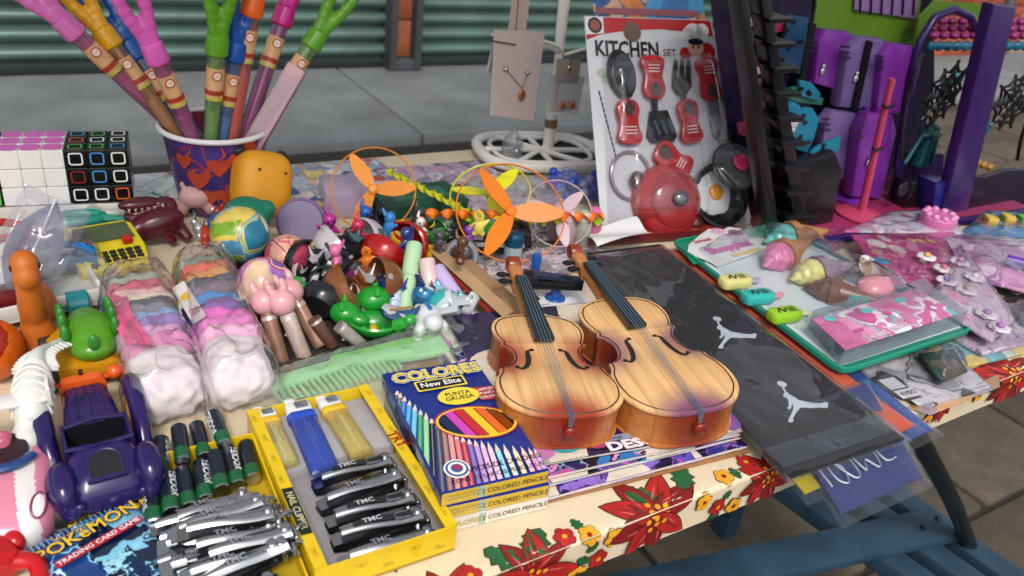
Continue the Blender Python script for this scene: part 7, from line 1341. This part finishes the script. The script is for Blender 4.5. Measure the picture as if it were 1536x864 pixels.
sc_in = [(cn_[0] + (x - cn_[0]) * .93, cn_[1] + (y - cn_[1]) * .94) for x, y in qp]; MB().flat(sc_in, .0006).build('card', plain('c4ccd0', .4, 0, .05, 20), ic)
iv2 = (Matrix.Translation(A_) @ RZ(rzz)).inverted()
def il(px, py, h=0): p = iv2 @ at(px, py, .020 + h); return (p.x, p.y)
def ipoly(pts, h=0): 
    p = [il(*c, h) for c in pts]; ar = sum(p[i-1][0] * p[i][1] - p[i][0] * p[i-1][1] for i in range(len(p))); return p if ar > 0 else p[::-1]
MB().flat(ipoly([(1015, 366), (1168, 342), (1196, 360), (1040, 398)]), .0010).build('header_print', TE, ic)
MB().prism(ipoly([(1032, 372), (1048, 358), (1062, 348), (1082, 350), (1092, 345), (1110, 348), (1120, 360), (1146, 362), (1160, 372), (1120, 388), (1090, 398), (1075, 404), (1066, 398), (1040, 388), (1030, 382)]), .003, .0045).build('title_card', plain('d4d2d4', .35), ic)
tt = MB(TR(0, 0, .0048)); c = il(1052, 366); tt.text('Sweet', .012, *c, 0, 0, rad(2), 1, .03); 
c = il(1092, 376); tt.text('Shopping', .020, *c, .0001, 1, rad(4), 1, .06); c = il(1076, 352); tt.disc(*c, .010, .008, 0, 2); c = il(1102, 354); tt.disc(*c, .011, .008, 0, 3); c = il(1118, 384); tt.rect(*c, .05, .006, 0, 4, rad(5)); tt.build('title_print', [plain('b0522c', .4), plain('c46aa8', .4), plain('cfa8b8', .4), plain('7a6878', .4), plain('d0b878', .4)], ic)
def pop(px, py, col, sk_, nm):
    c = il(px, py, .006); a = rzz; F = TR(c[0], c[1], .002) @ RZ(rad(-8)); o = MB(F).prism(rrect(.038, .019, .007, 5), 0, .011, 0, .003).build('popsicle', plain(col, .4), ic); tag(o, nm)
    MB(F @ TR(.026, 0, .003)).prism(rrect(.016, .007, .003, 3), 0, .003, 0, .0008).build('popsicle_stick', plain(sk_, .4), o)
    g = MB(F @ TR(0, 0, .0112)); g.tube(spline([(-.010, -.003, 0), (-.006, .004, 0), (-.003, -.003, 0), (.001, .003, 0)], 4), .0009, 5)
    for k in range(3): g.box((.004 + k * .003, 0, 0), (.001, .008, .0006))
    tag(g.build('popsicle_icing', plain('22241c', .4), o), kind='stuff')
pop(1102, 424, 'c9c47a', 'b8a0c0', 'pale yellow popsicle eraser'); pop(1136, 447, '2fa8a0', 'd88a98', 'teal popsicle eraser'); pop(1176, 474, '8aba24', 'd8d0a0', 'lime green popsicle eraser')
def cone(px, py, h, rz_, swirl, conec, nm, s=1.0):
    c = il(px, py, h); F = TR(c[0], c[1], .002 + h) @ RZ(rz_) @ RY(rad(82)); o = MB(F).lathe([(.002 * s, .038 * s), (.011 * s, .008 * s), (.0135 * s, .007 * s), (.0140 * s, 0), (.0, -.001)], 20).build('ice_cream_cone', plain(conec, .45, 0, .15, 80), ic); tag(o, nm)
    mb = MB(F); P = []; rs = []
    for k in range(28): t = k / 27; rr = .0095 * s * (1 - t) ; P.append((rr * math.cos(k * .75), rr * math.sin(k * .75), -.002 - .022 * s * t)); rs.append(.0062 * s * (1 - .75 * t))
    mb.tube(P, rs, 8); mb.ell((0, 0, -.001), (.012 * s, .012 * s, .006 * s)); soft('ice_cream_swirl', mb, plain(swirl, .35), o, .0014, 2)
cone(1172, 386, .012, rad(8), 'd47aa4', 'a8733c', 'pink swirl ice cream eraser', 1.4); cone(1182, 358, .014, rad(-14), '6ab8b4', '9a6a3e', 'teal swirl ice cream eraser', 1.4); cone(1222, 412, .012, rad(-10), 'd4c87c', '8a7484', 'yellow swirl ice cream eraser', 1.35); cone(1246, 440, .008, rad(-60), '5a2e22', '6a3a2a', 'brown ice cream eraser', 1.2)
c = il(1288, 455, .008); MB(TR(c[0], c[1], .002) @ RZ(.4)).prism([(-.014, -.008), (.012, -.010), (.008, .012), (-.010, .010)], 0, .016, 0, .004).build('teal_wedge', plain('2f9a92', .4), ic)
c = il(1310, 438, .012); mb = MB(TR(c[0], c[1], .012)); mb.ell((0, 0, .004), (.023, .018, .015), 24, 14)
o = mb.build('shell_eraser', plain('cf7c8c', .35), ic)
for k in range(7): a = rad(-70 + k * 23); MB(TR(c[0], c[1], .016)).tube([(.0, -.014, -.004), (.012 * math.sin(a), -.008 + .002 * abs(k-3), .012), (.019 * math.sin(a), .008, .006)], .0024, 6).build('shell_rib', plain('d89aa6', .35), o)
MB(TR(c[0] + .010, c[1] - .014, .006)).lathe([(.014, 0), (.015, .003), (.006, .006), (0, .006)], 20).build('shell_foot', plain('c05a5c', .35), o)
c = il(1280, 405, .012); MB(TR(c[0], c[1], .004) @ RX(rad(40))).lathe([(.010, 0), (.014, .024), (.015, .026), (.013, .028), (0, .030)], 22).build('paper_cup', busy(['d0ccc8', 'c8c4c0', '9a7a5a', 'b8b0c0', 'd4d0cc'], 60, .02, .4, 3), ic); MB(TR(c[0] + .006, c[1] - .012, .006)).ell((0, 0, .006), (.010, .008, .008)).build('cup_ball', plain('a9a8a4', .3), ic)
# raised printed ledge along the near edge
led = ipoly([(1268, 524), (1437, 470), (1375, 432), (1218, 478)], .022); MB().prism(led, .020, .0218, 0, .0005).build('ledge_card', busy(['c07098', 'b8608c', 'c884a4', '5ab0b4', 'c07098', 'd0d8dc', 'd8b8c4', 'b8508a'], 34, .05, .3, 8, .3), ic); lp = MB(TR(0, 0, .0222))
for (px, py, a, b, m) in ((1245, 478, .020, .010, 1), (1300, 466, .024, .009, 1), (1262, 474, .012, .007, 2), (1330, 470, .016, .008, 3), (1350, 450, .022, .008, 1), (1400, 462, .010, .006, 2), (1288, 496, .02, .006, 3), (1378, 448, .012, .006, 0)): c = il(px, py, .022); lp.disc(*c, a * .35, b * .5, .0001 * m, m)
c = il(1330, 497, .022); lp.text('Sweet Snack', .012, *c, .0006, 4, rad(3), 1.15, .03); o = lp.build('ledge_print', [plain('d8b0c8', .35), plain('5ab0b4', .35), plain('d0d8dc', .35), plain('b8508a', .35), plain('d8b8c4', .35)], ic); tag(o, kind='stuff')
MB().prism(ipoly([(1262, 540), (1446, 480), (1375, 432), (1215, 480)], .008), .001, .0195).build('ledge_side', film('dfe6ea', .12, .8, .1, .2, 60), ic)
def icf(u, v):
    p = q[0].lerp(q[1], .06 + u * .88).lerp(q[3].lerp(q[2], .06 + u * .88), .10 + v * .80); e = min(u, 1 - u, v, 1 - v); k = min(1, e * 10); h_ = .024 + .012 * math.sin(math.pi * min(1, max(0, u))) if v > .2 else .024
    return (p.x, p.y, .001 + k * (h_ + .003 * noise.noise(Vector((u * 6, v * 9, 3)))))
MB().grid(icf, 30, 36).build('blister', film('f6f9fa', .02, 1.2, .05, .3, 25, .04), ic, 80)
# --- other packets to the right
def packet(cs, z, label, cols, seed, sc_=40, th=.004, name='toy_packet', puff=.008, tint='f6f2f6', haze=.06, base=None, zt_=None):
    A_, rz_, q = quad(cs, z + th); r = thing(name, label, 'packet', A_ - Vector((0, 0, th)), rz_, 'toy packets by the doll house'); pq = [(p.x, p.y) for p in q]; ar = sum(pq[i-1][0] * pq[i][1] - pq[i][0] * pq[i-1][1] for i in range(4))
    MB().prism(pq if ar > 0 else pq[::-1], 0, th, 0, .0008).build('card', base or busy(cols, sc_, .05, .35, seed, .2), r)
    def g(u, v): p = (q[0] * (1-u) + q[1] * u) * (1-v) + (q[3] * (1-u) + q[2] * u) * v; e = min(u, 1-u, v, 1-v); k = min(1, e * 8); return (p.x, p.y, th + .0006 + k * (puff + .004 * noise.noise(Vector((u * 6, v * 6, seed))) + .0018 * noise.noise(Vector((u * 18, v * 14, seed)))))
    MB().grid(g, 26, 26).build('clear_film', film(tint, haze * .4, 1.3, .05, .35, 28, .04), r, 80); iv = (Matrix.Translation(A_) @ RZ(rz_)).inverted()
    def loc(px, py, h=0): p = iv @ at(px, py, z + th + h); return (p.x, p.y)
    return r, loc, th
PINK = ['b03a78', 'c04a88', 'b8447e', 'a83470', 'c86a98', 'd8a0bc', 'b03a78']
r, lc, th = packet([(1400, 560), (1540, 528), (1560, 440), (1380, 470)], .002, 'yellow and mint packet at the table edge beside the teal tray', ['b8c48a', 'd0c84a', '9ac0a8', 'c8ccb8', '6aa8b0', 'c9b86a'], 31, 30)
packet([(1335, 452), (1475, 560 - 30), (1545, 512), (1432, 340)], .008, 'lilac flower packet under the pink flower card', ['b8a4b8', 'a890b0', 'c8bcc8', '8a6a98', 'd0c8cc', 'b0a0a8'], 32, 60, .004, puff=.003)
r, lc, th = packet([(1392, 452), (1488, 512), (1520, 480), (1440, 366)], .021, 'clear pouch of pastel hair flowers hooked to the pink card', ['b09aae', 'c0a8bc', 'a894a8', 'd0c4cc', 'c890a8'], 33, 50, .003, puff=.010)
for k, (px, py, c) in enumerate(((1390, 384, 'c9a05a'), (1440, 392, 'b08aa8'), (1420, 420, '8a7ab8'), (1450, 434, 'a8b49a'), (1480, 470, 'a070a8'), (1415, 402, 'b85a6a'), (1462, 415, 'd0ccd0'), (1500, 490, '9a6aa0'))):
    c_ = lc(px, py, .004); o = None; mb = MB(TR(c_[0], c_[1], th + .003))
    for j in range(6): a = j * math.pi / 3; mb.ell((.007 * math.cos(a), .007 * math.sin(a), 0), (.0058, .0058, .0022), 10, 6)
    o = soft('hair_flower', mb, plain('c8bcc8' if k % 2 else 'd4ccd4', .3), r, .0014, 2); MB(TR(c_[0], c_[1], th + .006)).ell((0, 0, 0), (.0042, .0042, .003), 10, 7).build('flower_heart', plain(c, .35), o)
r, lc, th = packet([(1336, 432), (1500, 506), (1430, 348), (1276, 352)], .016, 'pink hair clip card with star shapes beside the ice cream tray', PINK, 34, 20, .002, puff=.002)
g = MB(TR(0, 0, th + .0004))
for px, py, c, a, b in ((1316, 366, 0, .014, .012), (1326, 358, 0, .010, .006), (1380, 362, 1, .007, .005), (1396, 362, 1, .006, .005), (1366, 360, 1, .006, .005), (1315, 378, 2, .006, .010), (1322, 392, 3, .010, .009), (1330, 405, 4, .008, .005), (1345, 374, 0, .012, .010)): c_ = lc(px, py); g.disc(*c_, a, b, .0001 * c, c, 14)
tag(g.build('card_print', [plain('c9b8b4', .4), plain('c8a04a', .4), plain('b98a70', .4), plain('2f8ab8', .4), plain('3a8a4a', .4)], r), kind='stuff')
r, lc, th = packet([(1268, 346), (1445, 350), (1425, 312), (1330, 318)], .012, 'white and pink packet with a toy cake beside the doll house', ['c8bcc8', 'c86aa0', 'a8b0c0', 'd0c8d0', 'b8909a', '8a8aa0'], 35, 44, .003, puff=.004); c_ = lc(1405, 335); o = MB(TR(c_[0], c_[1], th)).lathe([(.024, 0), (.024, .010), (.021, .013), (0, .014)], 26).build('toy_cake', plain('c870a8', .35), r)
for k in range(10): a = k * .628; MB(TR(c_[0] + .019 * math.cos(a), c_[1] + .019 * math.sin(a), th + .014)).ell((0, 0, 0), (.005, .005, .004), 8, 6).build('icing', plain('d48ab8', .35), o)
r, lc, th = packet([(1440, 350), (1580, 368), (1600, 322), (1478, 316)], .010, 'blue packet with yellow toy blocks behind the purple packet', ['1f6a98', '2a7ab0', '18587f', '3a8ab0', 'b04a40'], 36, 30, .003, puff=.004)
for px, py, c in ((1484, 334, 'c0a43a'), (1510, 332, 'c4a840'), (1534, 334, '3aa838')): c_ = lc(px, py); MB(TR(c_[0], c_[1], th)).prism(rrect(.016, .020, .003, 3), 0, .010, 0, .002).build('toy_block', plain(c, .4), r)
r, lc, th = packet([(1450, 412), (1600, 452), (1600, 366), (1418, 356)], .018, 'lilac pink packet with a violet tube beside the doll house', ['b07aa8', 'c490b8', 'a06a98', 'c8b0c8', '9a5a98', 'd0c0d0'], 37, 24, .004, puff=.012, haze=.10); c0p, c1p = lc(1506, 398), lc(1560, 412); MB(TR(0, 0, th + .008)).tube([(c0p[0], c0p[1], 0), (c1p[0], c1p[1], 0)], .007, 12).build('violet_tube', plain('5a2f9a', .3), r)
# black and white packet under the tray, dark green packet
r, lc, th = packet([(1392, 610), (1486, 580), (1400, 500), (1268, 562)], .001, 'black and white printed packet at the table edge', ['5a5c62', '8a8c92', 'b0b2b6', '34363a', '9a9ca2', 'c0c0c4'], 38, 24, .003, puff=.003); g = MB(TR(0, 0, th + .0006))
A2, B2 = lc(1300, 590), lc(1385, 606); 
for px, py, w_, h_, m in ((1362, 590, .026, .012, 0), (1384, 602, .022, .008, 0), (1338, 576, .020, .016, 0)): c_ = lc(px, py); g.rect(*c_, w_, h_, 0, m, rad(-4))
c_ = lc(1362, 590); g.text('AVISO', .007, *c_, .0002, 1, rad(-4), 1, .02); g.build('packet_print', [plain('c4c6ca', .4), plain('2a2c30', .4)], r)
r, lc, th = packet([(1412, 572), (1452, 556), (1432, 522), (1378, 530)], .010, 'dark green crumpled packet under the teal tray corner', ['16302a', '1f4038', '0f241f', '4a4638'], 39, 30, .003, puff=.010)
r, lc, th = packet([(1362, 610), (1396, 622), (1500, 580), (1498, 562)], .0004, 'thin orange leaflet peeking out at the table edge', ['c08a4a', 'b8804a', 'c89a60', '9a8a90'], 40, 20, .001, puff=.001)
r, lc, th = packet([(1160, 392), (1262, 372), (1285, 340), (1188, 346)], .001, 'dark berry printed packet between the tray and the doll house', ['3a1c2a', '7a3040', '241420', '8a4a50', '4a2a38'], 41, 50, .003, puff=.004)
r, lc, th = packet([(1470, 470), (1560, 500), (1570, 440), (1462, 420)], .003, 'dark packet with yellow corner under the lilac packet', ['14161a', '1c2024', 'b0a030', '24282c', '0f1012'], 42, 26, .003, puff=.003)
